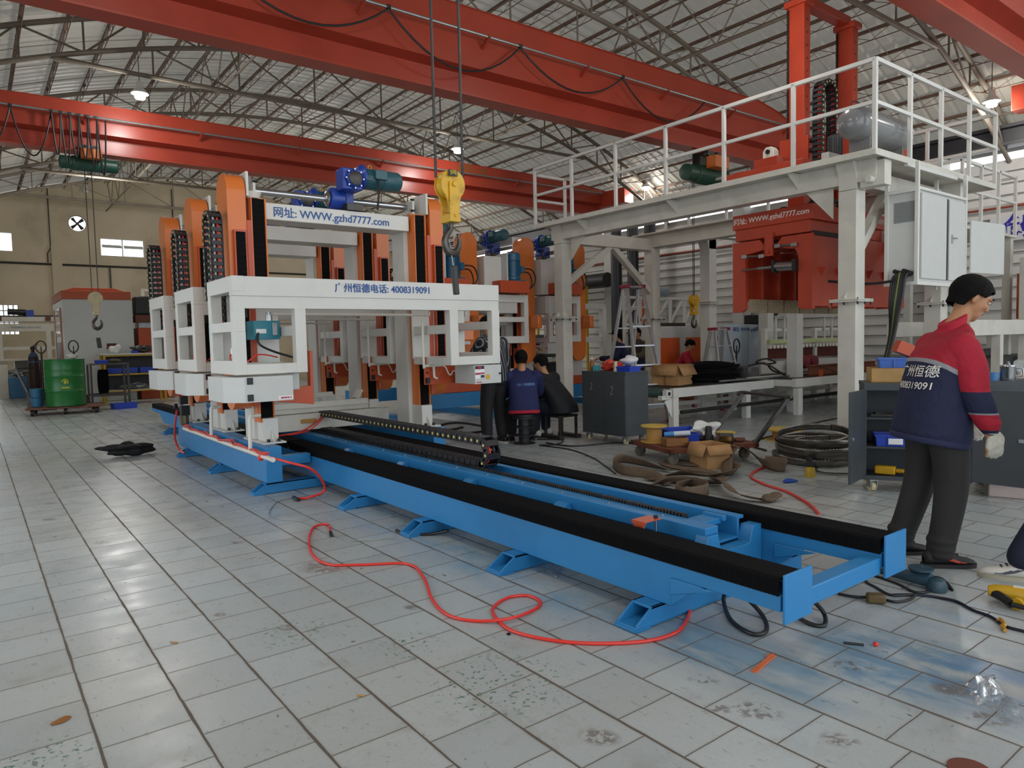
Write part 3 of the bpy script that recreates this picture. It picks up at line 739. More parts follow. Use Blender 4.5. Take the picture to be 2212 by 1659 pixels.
    # end boxes
    for s_ in (-1,1):
        if s_ < 0:
            x0,x1,y0,y1 = CX-1.47,CX-.93,6.0,6.62; b = MB(); b.prism([(x0+.13,y0),(x1,y0),(x1,y1),(x0,y1),(x0,y0+.16)],'XY',.905,1.118)
        else:
            x0,x1,y0,y1 = CX+1.02,CX+1.36,6.07,6.45; b = MB(); b.box(x0,x1,y0,y1,.93,1.125)
        eb = b.build('end_box', GREYW, t, bevel=.002)
        if s_ < 0:
            for zz in (1.085,.945):
                MB().box(x0+.15,x0+.20,y0-.008,y0,zz-.028,zz+.028).build('hinge', BLACK, eb, bevel=.003)
            q = MB(); q.box(x1-.13,x1-.005,y0-.002,y0,.915,.945); q.build('warning_label', mat('label_white','#efecec',.5), eb)
            q = MB(); q.prism([(x1-.115,.930),(x1-.10,.940),(x1-.10,.920)],'XZ',y0-.004,y0-.002)
            for k,ww in enumerate((.022,.02,.014,.008)): q.box(x1-.10+k*.024,x1-.10+k*.024+ww,y0-.004,y0-.002,.924,.936)
            q.build('arrow_marks', mat('label_red','#b0203a',.5), eb)
        else:
            q = MB(); q.box(x0+.005,x0+.12,y0-.002,y0,1.085,1.118); q.box(x0+.075,x0+.12,y0-.002,y0,.995,1.02); q.split('dark_label', mat('label_dark','#27303f',.5), eb)
            q = MB(); q.box(x0+.005,x0+.12,y0-.002,y0,1.05,1.083); q.box(x0+.005,x0+.07,y0-.002,y0,.985,1.025); q.split('paper_label', mat('label_white','#efecec',.5), eb)
            q = MB(); q.box(x0+.005,x0+.07,y0-.003,y0,1.028,1.045); q.box(x0+.075,x0+.12,y0-.003,y0,1.035,1.048); q.box(x0+.02,x0+.08,y0-.003,y0,.944,.952); q.lathe([(.02,-.004),(.02,0)],(x0+.06,y0,1.10),'Y',14); q.split('red_label', mat('label_red','#b0203a',.5), eb)
            MB().lathe([(.027,-.003),(.027,0)],(x0+.165,y0,1.0),'Y',20).build('yellow_label', YELLOW, eb)
            MB().box(x1-.03,x1-.005,y0-.01,y0,1.02,1.04).build('latch', BLACK, eb)
    # saw heads: dark block and flywheel behind the end boxes
    MB().box(CX-.93,CX-.74,6.35,6.7,.97,1.12).build('saw_head', GREYW, t, bevel=.006); oc = MB().box(CX+1.18,CX+1.6,6.90,7.0,1.38,1.61).build('belt_cover', ORANGE, t, bevel=.02)
    MB().prism([(CX-.95,.86),(CX-.50,.80),(CX-.50,1.32),(CX-.53,1.32),(CX-.53,.98),(CX-.95,.98)],'XZ',6.62,6.70).build('head_guard', DORANGE, t, bevel=.003)
    # pipe plate on the right inner post
    p = MB().box(CX+.73,CX+1.20,6.60,6.62,.92,1.215).build('pipe_plate', DORANGE, t, bevel=.004)
    b = MB()
    for (dx,z_) in ((.80,1.17),(.84,1.17),(1.03,1.165),(1.08,1.165),(1.16,1.05),(.76,1.05)): b.cyl((CX+dx,6.585,z_),(CX+dx,6.60,z_),.011,seg=8)
    b.boxr((CX+.755,6.58,.965),(.035,.05,.06)); b.boxr((CX+1.135,6.58,.955),(.045,.05,.065)); b.split('plate_bolt', BLACK, p)
    MB().tube(spline([(CX+.70,6.56,1.66),(CX+.70,6.56,1.15),(CX+.73,6.56,1.125),(CX+.93,6.56,1.125)],5),.014,seg=8).tube([(CX+.82,6.56,1.12),(CX+.82,6.55,1.0),(CX+.84,6.52,.985)],.014,seg=8).cyl((CX-.9,6.52,1.665),(CX+.70,6.52,1.665),.013,seg=8).tube([(CX+.70,6.52,1.665),(CX+.76,6.52,1.665),(CX+.76,6.52,1.70)],.016,seg=8).build('water_pipe', PVC, p)
    MB().tube(spline([(CX+.93,6.56,1.125),(CX+.96,6.54,1.10),(CX+.99,6.53,1.03),(CX+1.02,6.53,1.02),(CX+1.05,6.53,1.06),(CX+1.08,6.52,1.04),(CX+1.12,6.5,1.0)],6),.008,seg=8).build('water_hose', PVC, p)
    # teal oil tank, regulator and red air lines on the left
    tk = MB().boxr((CX-.97,6.60,1.52),(.24,.22,.17)).build('oil_tank', TEAL, t, bevel=.003)
    MB().boxr((CX-.90,6.485,1.53),(.045,.012,.12)).build('level_gauge', STEEL, tk, bevel=.004)
    MB().box(CX-1.07,CX-.98,6.486,6.49,1.49,1.53).build('tank_label', mat('label_white','#efecec',.5), tk)
    MB().cyl((CX-.93,6.55,1.605),(CX-.93,6.55,1.66),.03,seg=12).cyl((CX-.93,6.55,1.66),(CX-.93,6.55,1.69),.02,seg=10).build('filler_cap', STEEL, tk)
    rg = MB().boxr((CX-1.27,6.42,1.345),(.05,.05,.04)).cyl((CX-1.27,6.42,1.36),(CX-1.27,6.42,1.405),.022,seg=10).cyl((CX-1.27,6.42,1.33),(CX-1.27,6.42,1.28),.018,seg=10).build('air_regulator', BLACK, t)
    MB().lathe([(.028,-.02),(.03,0),(.028,.01)],(CX-1.30,6.40,1.335),'X',18).build('pressure_gauge', mat('dial_white','#e8e8e4',.3), rg)
    MB().tube(spline([(CX-1.28,6.30,1.90),(CX-1.28,6.34,1.75),(CX-1.30,6.42,1.62),(CX-1.29,6.44,1.5),(CX-1.28,6.44,1.40)],6),.007,seg=6).tube(spline([(CX-1.29,6.48,1.335),(CX-1.30,6.52,1.28),(CX-1.29,6.45,1.225),(CX-1.25,6.3,1.22),(CX-1.1,6.35,1.30),(CX-.9,6.45,1.27)],6),.007,seg=6).build('air_hose', REDHOSE, rg)
    MB().tube(spline([(CX-1.05,6.5,1.5),(CX-1.08,6.4,1.4),(CX-.98,6.35,1.33),(CX-.75,6.4,1.26)],6),.011,seg=6).build('cable', BLACK, t)
    MB().boxr((CX-1.18,6.5,1.70),(.06,.10,.14)).build('valve_block', BLACK, t, bevel=.004)
    # upright cable chain
    xc = CX-1.29; pth = [(xc,6.82,1.55),(xc,6.82,2.50)]
    for k in range(1,9):
        a = PI-PI*k/8; pth.append((xc,6.93-.11*math.cos(a)*-1,2.50+.11*math.sin(a))) if False else pth.append((xc,6.93+.11*math.cos(a),2.50+.11*math.sin(a)))
    pth.append((xc,7.04,1.75))
    chain_links(t, pth, (1,0,0), .105, .05, .062, nm='cable_chain', inner=[GREYW,REDHOSE])
    # centre leg of the carriage: brushed cylinder rods
    if motor:
        mx_,my_ = CX+1.36,6.55
        m_ = MB().boxr((mx_,my_,2.20),(.34,.30,.02)).lathe([(.05,0),(.14,.01),(.14,.05),(.125,.06),(.125,.32),(.14,.33),(.14,.44),(.10,.47),(.03,.475)],(mx_,my_,2.21),'Z',24)
        for k in range(24):
            a = 2*PI*k/24; c_,s2 = math.cos(a),math.sin(a); m_.bar((mx_+.13*c_,my_+.13*s2,2.28),(mx_+.13*c_,my_+.13*s2,2.53),.006,.014,up=(c_,s2,0))
        mo = m_.build('main_motor', MOTORB, t)
        MB().boxr((mx_+.02,my_+.17,2.40),(.10,.08,.12)).build('terminal_box', MOTORB, mo, bevel=.005)
        MB().boxr((mx_-.02,my_-.18,2.42),(.24,.03,.48)).build('motor_plate', GREYW, mo, bevel=.003)
        MB().boxr((mx_,my_-.08,2.09),(.36,.62,.20)).build('belt_guard', DORANGE, t, bevel=.006)
        MB().boxr((CX+1.05,6.25,2.30),(.5,.5,.62)).build('motor_pedestal', WHITE, t, bevel=.006)
        MB().boxr((CX+1.05,6.35,1.80),(.6,.6,.30)).build('lower_housing', GREYW, t, bevel=.006)
        MB().tube(spline([(mx_,my_+.2,2.42),(mx_+.02,my_+.42,2.4),(mx_,my_+.5,2.2),(mx_,my_+.3,2.02)],6),.012,seg=6).tube(spline([(mx_,my_+.2,2.36),(mx_+.02,my_+.35,2.34),(mx_,my_+.42,2.15),(mx_,my_+.28,1.98)],6),.012,seg=6).build('motor_cable', BLACK, t)
    return t
u1 = saw_unit('white and orange gang saw unit nearest the camera on the blue rail', 'gang saw units on the blue rail')
for c in (dup(u1,(CX,6.95+1.30,.443),'white and orange gang saw unit in the middle of the three on the blue rail'),dup(u1,(CX,6.95+2.62,.443),'white and orange gang saw unit at the back of the three on the blue rail')):
    for ch_ in [o for o in c.children if o.name.startswith('lettering')]: bpy.data.objects.remove(ch_)
# left side piping of the base beam
t = thing('water_manifold','white plastic pipe with risers and red hose running along the left base beam','pipe',(2.03,6.1,.37))
MB().cyl((2.04,9.35,.385),(2.04,6.12,.385),.022,seg=12).build('main_pipe', PVC, t)
for y,zt_ in ((6.75,.72),(8.1,.72)): MB().tube(spline([(2.04,y,.39),(2.05,y,zt_-.03),(2.08,y,zt_),(2.15,y+.02,zt_)],4),.018,seg=10).build('riser', PVC, t)
pts = [(2.02+.015*math.sin(i*1.7),9.3-i*.16,.42+.012*math.sin(i*2.3)) for i in range(20)]
MB().tube(spline(pts,4),.009,seg=6).tube(spline([(a+.02,b_,c_+.012*math.cos(i)) for i,(a,b_,c_) in enumerate(pts)],4),.008,seg=6).build('air_hose', REDHOSE, t)
MB().sphere((2.03,6.42,.37),.03,10).build('red_wrap', REDHOSE, t)
t = thing('solenoid_valve_stack','black and beige valve stack with hoses on the rear end of the base beam pipe','valve',(2.08,9.45,.44))
MB().boxr((2.08,9.45,.60),(.10,.10,.12)).boxr((2.06,9.4,.73),(.09,.09,.10)).cyl((2.0,9.45,.66),(1.96,9.45,.66),.03,seg=10).build('valve_body', BLACK, t, bevel=.004)
MB().boxr((2.07,9.45,.48),(.09,.09,.12)).cyl((2.07,9.4,.44),(2.07,9.4,.54),.03,seg=10).build('filter_bowl', mat('brass_olive','#6b644c',.4,metal=.3), t)
MB().tube(spline([(2.05,9.45,.85),(2.0,9.4,.82),(2.04,9.4,.76)],6),.015,seg=6).tube(spline([(2.0,9.5,.6),(1.98,9.6,.3),(2.03,9.65,.1),(2.06,9.5,.06)],6),.012,seg=6).build('air_hose', REDHOSE, t)
# ------------------------------------------------------------------ white clamp carriage between the posts
t = thing('clamp_carriage','low white steel cross frame lying across the rails between the saw posts','machine frame',(3.2,7.7,.40))
b = MB(); b.box(2.5,4.0,7.72,7.80,.42,.60); b.box(2.55,4.0,8.3,8.38,.42,.60); b.box(2.5,2.58,7.8,8.3,.45,.58); b.box(3.92,4.0,7.8,8.3,.45,.58); b.build('lower_frame', WHITE2, t, bevel=.004)
b = MB(); b.box(2.5,3.8,7.86,7.92,.66,.72); b.box(2.5,3.8,7.84,7.94,.655,.665); b.box(2.5,3.5,8.2,8.26,.74,.80); b.box(2.5,3.8,7.86,7.90,.60,.66); b.build('clamp_bar', WHITE2, t, bevel=.003)
b = MB(); b.boxr((3.72,7.98,.77),(.02,.16,.12),ry=.6); b.boxr((3.0,8.0,.74),(.1,.3,.04)); b.split('clamp_arm', WHITE2, t, bevel=.003)
MB().box(2.9,3.08,7.70,7.715,.50,.545).build('terminal_strip', mat('brass_strip','#a87b33',.4), t)
MB().tube(spline([(2.6,7.6,.40),(2.85,7.62,.42),(3.05,7.66,.50),(3.19,7.75,.58)],6),.008,seg=6).tube(spline([(2.7,7.58,.40),(2.95,7.6,.43),(3.19,7.7,.57)],6),.006,seg=6).build('air_hose', REDHOSE, t)
# ------------------------------------------------------------------ second gang saw, turned a quarter, behind
u2 = saw_unit('orange and white saw unit with blue upright motor, left of three behind','gang saw units with blue motors in the back', motor=True)
for ch_ in [o for o in u2.children if o.name.startswith('lettering')]: bpy.data.objects.remove(ch_)
u2.location = (6.95,11.6,.60); u2.rotation_euler = (0,0,R(-90)); u2.scale = (1.05,1.05,1.05)
c = dup(u2,(8.25,11.6,.60),'orange and white saw unit with blue upright motor, middle of three behind'); c = dup(u2,(9.55,11.6,.60),'orange and white saw unit half hidden behind the left gantry column')

mb = thing('rear_machine_base','deep blue and orange base beams under the three saw units behind','machine base',(8.0,10.4,0))
MB().box(5.7,10.6,10.34,10.52,.24,.49).box(5.7,10.6,12.6,12.78,.24,.49).build('blue_beam', BLUE, mb, bevel=.004)
MB().box(6.0,10.6,10.36,10.46,.495,.66).build('orange_beam', DORANGE, mb, bevel=.004)
for x in (5.8,7.4,9.0,10.4): MB().box(x,x+.12,10.3,12.8,0,.12).box(x,x+.12,10.36,10.5,.12,.24).box(x,x+.12,12.62,12.76,.12,.24).build('foot', BLUE, mb, bevel=.003)
# ------------------------------------------------------------------ overhead crane girders
def girder(yc, zb, zbox, zt, x0, x1, label, rail_z, extra=True, wbox=.24, wf=.15):
    t = thing('crane_girder', label, 'overhead crane', ((x0+x1)/2,yc,zb), 'orange overhead crane girders')
    b = MB(); n = 24
    def top(x):
        e = min(x-x0, x1-x)
        return zt if e > 1.6 else zbox+.35+(zt-zbox-.35)*max(e,0)/1.6
    rows = []
    for i in range(n+1):
        x = x0+(x1-x0)*i/n; tz = top(x)
        rows.append([(x,yc-wbox,zbox),(x,yc-wbox,tz),(x,yc-wbox-.02,tz),(x,yc-wbox-.02,tz+.012),(x,yc+wbox+.02,tz+.012),(x,yc+wbox+.02,tz),(x,yc+wbox,tz),(x,yc+wbox,zbox)])
    b.grid(rows, closeu=True)
    b.build('box_girder', CRANE, t, smooth=False)
    b = MB(); b.prism([(yc-wf,zb),(yc+wf,zb),(yc+wf,zb+.025),(yc+.02,zb+.06),(yc+.02,zbox-.03),(yc+wbox,zbox),(yc-wbox,zbox),(yc-.02,zbox-.03),(yc-.02,zb+.06),(yc-wf,zb+.025)],'YZ',x0,x1)
    b.build('track_beam', CRANE, t, smooth=False)
    # conduit rail on brackets along the face
    b = MB(); b.cyl((x0+.3,yc-wbox-.16,rail_z),(x1-.3,yc-wbox-.16,rail_z),.018,seg=8); b.build('festoon_rail', GALV, t)
    x = x0+.9
    while x < x1-.5:
        MB().bar((x,yc-wbox,rail_z-.10),(x,yc-wbox-.18,rail_z+.01),.03,.05).build('rail_bracket', CRANE, t); x += 1.9
    for e in (x0,x1):
        MB().box(e-.18,e+.18,yc-1.1,yc+1.1,zbox-.1,zbox+.32).build('end_carriage', CRANE, t, bevel=.01)
    return t
girder(14.75,4.86,5.18,5.68,-1.0,14.6,'far orange crane girder with the green hoist hanging under its left end',5.42)
girder(8.62,4.86,5.22,6.02,-.6,14.6,'middle orange crane girder crossing the picture above the yellow hook block',5.62)
girder(3.5,4.86,5.22,6.02,-.8,14.6,'near orange crane girder cut off at the upper right corner',5.62)
# worn lettering on the far girder
far = [o for o in C.objects if o.name.startswith('crane_girder')][0]
text('销售:139', .24, mat('worn_olive_letter','#6b5a2a',.6), far, face_my(10.0,14.75-.243,5.55), name='painted_lettering')
far2 = [o for o in C.objects if o.name.startswith('crane_girder')][1]
# festoon cables
def festoon(x0, x1, y, z, sag, n, lab):
    t = thing('festoon_cable', lab, 'cable', ((x0+x1)/2,y,z-sag), 'festoon cables on the cranes')
    for k in range(n):
        a = x0+(x1-x0)*k/n; c = x0+(x1-x0)*(k+1)/n; sg = sag*(.8+.4*rnd.random())
        MB().tube([(a+(c-a)*i/12, y-.02, z-sg*4*(i/12)*(1-i/12)) for i in range(13)],.014,seg=6).build('cable_loop', BLACK, t)
        MB().boxr((a,y-.02,z+.02),(.05,.05,.05)).build('cable_trolley', DSTEEL, t)
    return t
festoon(.2,10.8,8.24,5.60,.50,5,'cable loops hanging along the middle crane girder')
festoon(-.4,1.3,14.35,5.38,.75,3,'long cable loops at the left end of the far crane girder')
festoon(1.3,2.1,14.33,5.38,.85,6,'bunched cable loops around the green hoist on the far girder')
# ------------------------------------------------------------------ wire rope hoists
def hoist(x, y, z, lab, s_=1.0, g='wire rope hoists'):
    t = thing('wire_rope_hoist', lab, 'hoist', (x,y,z), g)
    b = MB().lathe([(.10,-.62),(.15,-.6),(.15,-.36),(.17,-.35),(.17,.30),(.15,.31),(.15,.58),(.12,.62)],(x,y,z),'X',24)
    for k in range(14): b.lathe([(.172,0),(.178,.01),(.172,.02)],(x-.3+k*.042,y,z),'X',20)
    b.build('drum_body', HOISTG, t)
    t.scale = (s_,s_,s_)
    MB().boxr((x+.02,y-.26,z+.19),(.42,.22,.22)).build('control_box', mat('amber_enamel','#cc6a22',.45,noise=.1), t, bevel=.01)
    b = MB(); b.box(x-.2,x+.2,y-.16,y-.14,z+.12,z+.42); b.box(x-.2,x+.2,y+.14,y+.16,z+.12,z+.42); b.cyl((x-.14,y-.2,z+.36),(x-.14,y-.1,z+.36),.06,seg=14); b.cyl((x+.14,y-.2,z+.36),(x+.14,y-.1,z+.36),.06,seg=14)
    b.split('trolley_plate', DSTEEL, t)
    return t
h1 = hoist(1.87,14.75,4.70-.02,'green wire rope hoist with amber box under the far girder',.74)
h2 = hoist(11.35,8.62,4.44,'green wire rope hoist behind the platform handrail, under the middle girder')
def hook_block(x, y, zc, s_, ztop, lab, yellow=True, sep=.09, tagsw=True):
    t = thing('crane_hook', lab, 'crane hook', (x,y,zc-.6*s_), 'crane hooks')
    ropes = MB()
    for d in (-sep,sep): MB().tube([(x+d,y,zc+.05*s_),(x+d*1.05,y,ztop)],.008,seg=6).build('wire_rope', DSTEEL, t)
    M_ = YELLOW if yellow else mat('pale_hook_block','#b8ab86',.5,noise=.2,dirt='#4b3c2c',dirt_amt=.5)
    r_ = .115*s_
    out = []
    for k in range(25):
        a = -R(50)+R(280)*k/24; out.append((x+r_*math.cos(a), zc+r_*1.05*math.sin(a)))
    out += [(x-.035*s_,zc-.21*s_),(x+.045*s_,zc-.21*s_)]
    b = MB()
    b.prism(out,'XZ',y-.055*s_,y-.043*s_); b.prism(out,'XZ',y+.043*s_,y+.055*s_); b.cyl((x,y-.06*s_,zc),(x,y+.06*s_,zc),.03*s_,seg=14)
    cheek = b.build('cheek_plate', M_, t, bevel=.003*s_)
    MB().lathe([(.06,-.035),(.105,-.035),(.09,-.01),(.09,.01),(.105,.035),(.06,.035)] if s_==1 else [(.06*s_,-.035*s_),(.105*s_,-.035*s_),(.09*s_,0),(.105*s_,.035*s_),(.06*s_,.035*s_)],(x,y,zc),'Y',28).build('sheave', M_, t)
    b = MB(); b.box(x-.045*s_,x+.045*s_,y-.07*s_,y-.056*s_,zc-.30*s_,zc+.02*s_); b.box(x-.045*s_,x+.045*s_,y+.056*s_,y+.07*s_,zc-.30*s_,zc+.02*s_); b.boxr((x,y,zc-.27*s_),(.10*s_,.15*s_,.06*s_))
    b.cyl((x,y-.085*s_,zc),(x,y-.056*s_,zc),.022*s_,seg=6).cyl((x,y-.085*s_,zc-.25*s_),(x,y-.056*s_,zc-.25*s_),.012*s_,seg=6)
    b.build('side_strap', M_, t, bevel=.003*s_)
    pts = [(0,-.28),(0,-.34),(-.02,-.375),(-.052,-.42),(-.06,-.47),(-.035,-.525),(.01,-.545),(.055,-.52),(.078,-.47),(.075,-.42),(.062,-.385)]
    rr = [.022,.022,.024,.027,.03,.033,.033,.028,.022,.016,.008]
    sp = spline([(x+a*s_,y,zc+c*s_) for a,c in pts],4); n = len(sp)
    MB().tube(sp,[(rr[min(int(i/(n-1)*10),9)]*(1-(i/(n-1)*10-int(i/(n-1)*10)))+rr[min(int(i/(n-1)*10)+1,10)]*(i/(n-1)*10-int(i/(n-1)*10)))*s_ for i in range(n)],seg=10).build('hook', mat('forged_steel','#5a5550',.35,metal=.8,noise=.2,scale=30), t)
    return t
hb = hook_block(2.218,3.45,2.262,.70,5.1,'large yellow crane hook block hanging in front of the sawing frames')
MB().box(2.182,2.238,3.396,3.402,2.305,2.34).build('capacity_plate', BLACK, hb); text('5吨', .030, mat('yellow_letter','#e0c030',.5), hb, face_my(2.21,3.394,2.323), name='plate_lettering', depth=.001)
b = MB(); b.boxr((2.219,3.42,1.725),(.034,.025,.165),ry=-.07); p_ = b.build('crane_pendant', mat('pendant_dark','#2c2a27',.5), bevel=.006); tag(p_,'black crane pendant hanging under the yellow hook, before the white frame','crane remote')
MB().tube([(2.212,3.42,1.80),(2.21,3.44,1.88),(2.206,3.45,1.95)],.0025,seg=5).build('pendant_string', GALV, p_)
hk2 = hook_block(1.92+.16,10.6,1.93,.62,4.3,'small pale crane hook hanging before the white booth',yellow=False,sep=.045) if False else None
def small_hook():
    p = _f  # far hook: hangs from the far girder hoist
    x,y = 1.845,14.75
    return hook_block(x,y,2.30,1.0,4.6,'pale crane hook hanging before the white and orange booth',yellow=False,sep=.05)
sh = small_hook()
b = MB(); b.boxr((1.855,14.7,1.50),(.07,.05,.19),ry=-.1); p_ = b.build('crane_pendant', mat('pendant_dark','#2c2a27',.5), bevel=.006); tag(p_,'small dark pendant dangling below the pale hook near the booth','crane remote')
MB().tube([(1.85,14.7,1.59),(1.845,14.75,1.80)],.004,seg=5).build('pendant_string', GALV, p_)
# ------------------------------------------------------------------ white platform gantry
gt = thing('platform_gantry','large white steel gantry on bolted columns with a railed platform on top','gantry',(9.5,6.8,0))
def column(x0,y0,s_=.215,top=3.12):
    b = MB(); b.box(x0,x0+s_,y0,y0+s_,.015,3.045 if x0 < 9 else top-.005)
    c = b.build('column', WHITE2, gt, bevel=.004)
    b = MB(); b.box(x0-.07,x0+s_+.07,y0-.07,y0+s_+.07,1.74,1.757); b.box(x0-.07,x0+s_+.07,y0-.07,y0+s_+.07,1.76,1.777); b.box(x0-.08,x0+s_+.08,y0-.08,y0+s_+.08,0,.015)
    for (dx,dy) in ((-1,0),(0,-1)):
        pass
    b.prism([(x0-.08,1.777),(x0,1.777),(x0,1.86)],'XZ',y0+s_/2-.006,y0+s_/2+.006)
    b.build('flange', WHITE2, c, bevel=.002)
    b = MB()
    for (dx,dy) in ((-.05,-.05),(s_/2,-.06),(s_+.05,-.05),(-.06,s_/2),(-.05,s_+.05)): b.cyl((x0+dx,y0+dy,1.705),(x0+dx,y0+dy,1.79),.010,seg=6); b.cyl((x0+dx,y0+dy,1.718),(x0+dx,y0+dy,1.738),.016,seg=6)
    b.split('flange_bolt', BLACK, c)
for x0,y0 in ((8.28,4.17),(8.28,9.33),(10.62,4.17),(10.62,9.33)): column(x0,y0)
b = MB(); b.box(8.29,8.49,3.95,9.62,3.12,3.36); b.build('long_beam', WHITE2, gt, bevel=.004)
b = MB(); b.box(10.63,10.83,3.95,9.62,3.12,3.36); b.build('long_beam', WHITE2, gt, bevel=.004)
b = MB(); b.box(8.49,10.63,9.34,9.53,3.06,3.28); b.build('end_beam', WHITE2, gt, bevel=.004)
b = MB(); b.box(8.49,10.63,4.18,4.37,3.10,3.30); b.build('end_beam', WHITE2, gt, bevel=.004)
b = MB(); b.box(8.0,8.62,3.82,9.76,3.36,3.385); b.box(10.5,11.5,3.82,9.76,3.36,3.385); b.box(8.62,10.5,3.82,4.36,3.36,3.385)
b.box(8.0,8.02,3.82,9.76,3.33,3.40); b.box(8.0,11.5,3.82,3.84,3.33,3.40); b.box(11.48,11.5,3.82,9.76,3.33,3.40)
b.build('deck', WHITE2, gt, bevel=.002)
for y in (4.9,6.8,8.7):
    b = MB(); b.prism([(8.02,3.35),(8.29,3.35),(8.29,3.17)],'XZ',y,y+.012); b.box(8.02,8.29,y-.03,y+.03,3.335,3.345); b.build('deck_bracket', WHITE2, gt)
for y in (9.2,4.5):
    b = MB(); b.prism([(y,3.12),(y+(-.35 if y>5 else .35),3.12),(y,2.75)],'YZ',8.38,8.392); b.build('gusset', WHITE2, gt)
for (p,q) in (((8.49,9.43,2.38),(9.55,9.43,3.08)),((10.72,9.43,2.20),(9.62,9.43,3.08)),((8.49,4.27,2.35),(9.2,4.27,3.1)),((10.72,4.6,2.3),(10.72,5.3,3.12))):
    MB().bar(p,q,.10,.12,up=(0,1,0)).build('brace', WHITE2, gt, bevel=.003)
# outer column head brackets (chamfered)
for y0 in (4.17,9.33):
    b = MB(); b.prism([(8.20,3.35),(8.28,3.2),(8.28,3.05),(8.5,3.05),(8.5,3.36),(8.2,3.36)],'XZ',y0,y0+.215); b.build('column_head', WHITE2, gt, bevel=.004)
b = MB(); b.box(8.30,8.46,3.86,4.14,3.05,3.33); b.cyl((8.2,4.0,3.12),(8.3,4.0,3.12),.04,seg=12); b.build('head_box', WHITE2, gt, bevel=.004)
# handrails
RT = .045
def rail_run(x0,y0,x1,y1,posts,ztop=4.38,zmid=3.90,zb=3.385,parent=None):
    hr = MB(); hr.bar((x0,y0,ztop-RT/2),(x1,y1,ztop-RT/2),RT); h = hr.build('top_rail', WHITE, parent, bevel=.003)
    MB().bar((x0,y0,zmid),(x1,y1,zmid),RT*.9).build('mid_rail', WHITE, parent, bevel=.003)
    for t_ in posts:
        x = x0+(x1-x0)*t_; y = y0+(y1-y0)*t_; MB().box(x-RT/2,x+RT/2,y-RT/2,y+RT/2,zb,ztop-.01).build('handrail_post', WHITE, parent, bevel=.003)
L = 9.72-3.84
rail_run(8.02,3.84,8.02,9.72,[0,.165,.333,.50,.668,.838,1],parent=gt)
rail_run(8.02,3.84,11.48,3.84,[.245,.49,.74,1],parent=gt)
rail_run(11.48,3.84,11.48,9.72,[.15,.3,.45,.6,.75,.9,1],parent=gt)
rail_run(8.06,9.72,8.72,9.72,[1],4.28,3.82,parent=gt)
# lower platform beyond, at the right edge
lp = thing('service_platform','lower white railed service platform beyond the right end of the gantry','platform',(13.4,5.0,0))
b = MB(); b.box(11.9,14.2,4.4,6.2,2.92,2.96); b.build('deck', WHITE2, lp)
rail_run(11.95,4.42,14.15,4.42,[0,.33,.66,1],3.95,3.5,2.96,parent=lp); rail_run(11.95,4.42,11.95,6.15,[.5,1],3.95,3.5,2.96,parent=lp); rail_run(14.15,4.42,14.15,6.15,[.5,1],3.95,3.5,2.96,parent=lp)
for x,y in ((12.0,4.5),(14.1,4.5),(12.0,6.1),(14.1,6.1)): MB().box(x-.06,x+.06,y-.06,y+.06,0,2.92).build('leg', WHITE2, lp, bevel=.003)
# ------------------------------------------------------------------ hoisting carriage and masts
cg = thing('clamp_hoist','tall vermilion twin mast hoist carriage standing on the platform','hoist carriage',(9.8,5.45,3.39))
b = MB(); b.box(8.30,10.8,5.05,5.20,3.39,3.56); b.box(8.30,10.8,5.70,5.85,3.39,3.56); b.box(8.30,8.62,4.85,6.05,3.39,3.55); b.box(10.5,10.8,4.85,6.05,3.39,3.55); b.build('carriage_frame', CLAMP, cg, bevel=.012)
for xm in (9.15,10.45):
    m_ = MB(); m_.box(xm,xm+.15,5.33,5.57,2.95,5.84); mo = m_.build('mast', CLAMP, cg, bevel=.004)
    MB().box(xm-.04,xm+.19,5.29,5.61,5.82,5.90).build('mast_cap', CLAMP, mo, bevel=.004)
    h = MB()
    for k in range(12): h.cyl((xm+.075,5.326,3.75+.17*k),(xm+.075,5.329,3.75+.17*k),.012,seg=8)
    h.build('bolt_hole', BLACK, mo)
    b = MB(); n = 70
    b.box(xm-.02,xm,5.55,5.57,3.6,5.8)
    for k in range(n): b.box(xm-.035,xm-.02,5.55,5.57,3.62+k*.031,3.62+k*.031+.015)
    b.build('gear_rack', DSTEEL, mo, smooth=False)
    b = MB(); b.box(xm-.06,xm+.21,5.24,5.33,3.55,4.05); b.box(xm-.06,xm,5.24,5.66,3.55,4.05); b.build('mast_guide', CLAMP, cg, bevel=.004)
    b = MB()
    for z_ in (3.98,3.85): b.cyl((xm+.02,5.20,z_),(xm+.02,5.24,z_),.035,seg=12); b.cyl((xm+.16,5.20,z_),(xm+.16,5.24,z_),.035,seg=12)
    b.split('guide_roller', BLACK, cg)
MB().box(9.28,10.47,5.37,5.53,5.86,5.98).build('mast_tie', CLAMP, cg, bevel=.006)
b = MB(); b.boxr((8.52,5.42,3.62),(.28,.34,.12)); b.build('bearing_seat', CLAMP, cg, bevel=.006)
b = MB(); b.prism([(5.34,3.68),(5.50,3.68),(5.50,3.78),(5.46,3.83),(5.38,3.83),(5.34,3.78)],'YZ',8.44,8.56); bb = b.build('pillow_block', PVC, cg, bevel=.008)
MB().cyl((8.42,5.42,3.765),(8.44,5.42,3.765),.03,seg=14).build('bearing_bore', BLACK, bb)
b = MB(); b.lathe([(.07,0),(.10,.02),(.10,.06),(.085,.08),(.085,.34),(.06,.36)],(9.06,4.85,3.58),'Z',20)
for k in range(16):
    a = 2*PI*k/16; b.bar((9.06+.088*math.cos(a),4.85+.088*math.sin(a),3.67),(9.06+.088*math.cos(a),4.85+.088*math.sin(a),3.90),.005,.01,up=(math.cos(a),math.sin(a),0))
b.box(8.98,9.14,4.77,4.93,3.39,3.60); b.build('servo_motor', mat('motor_graphite','#3a3d40',.45,noise=.1), cg)
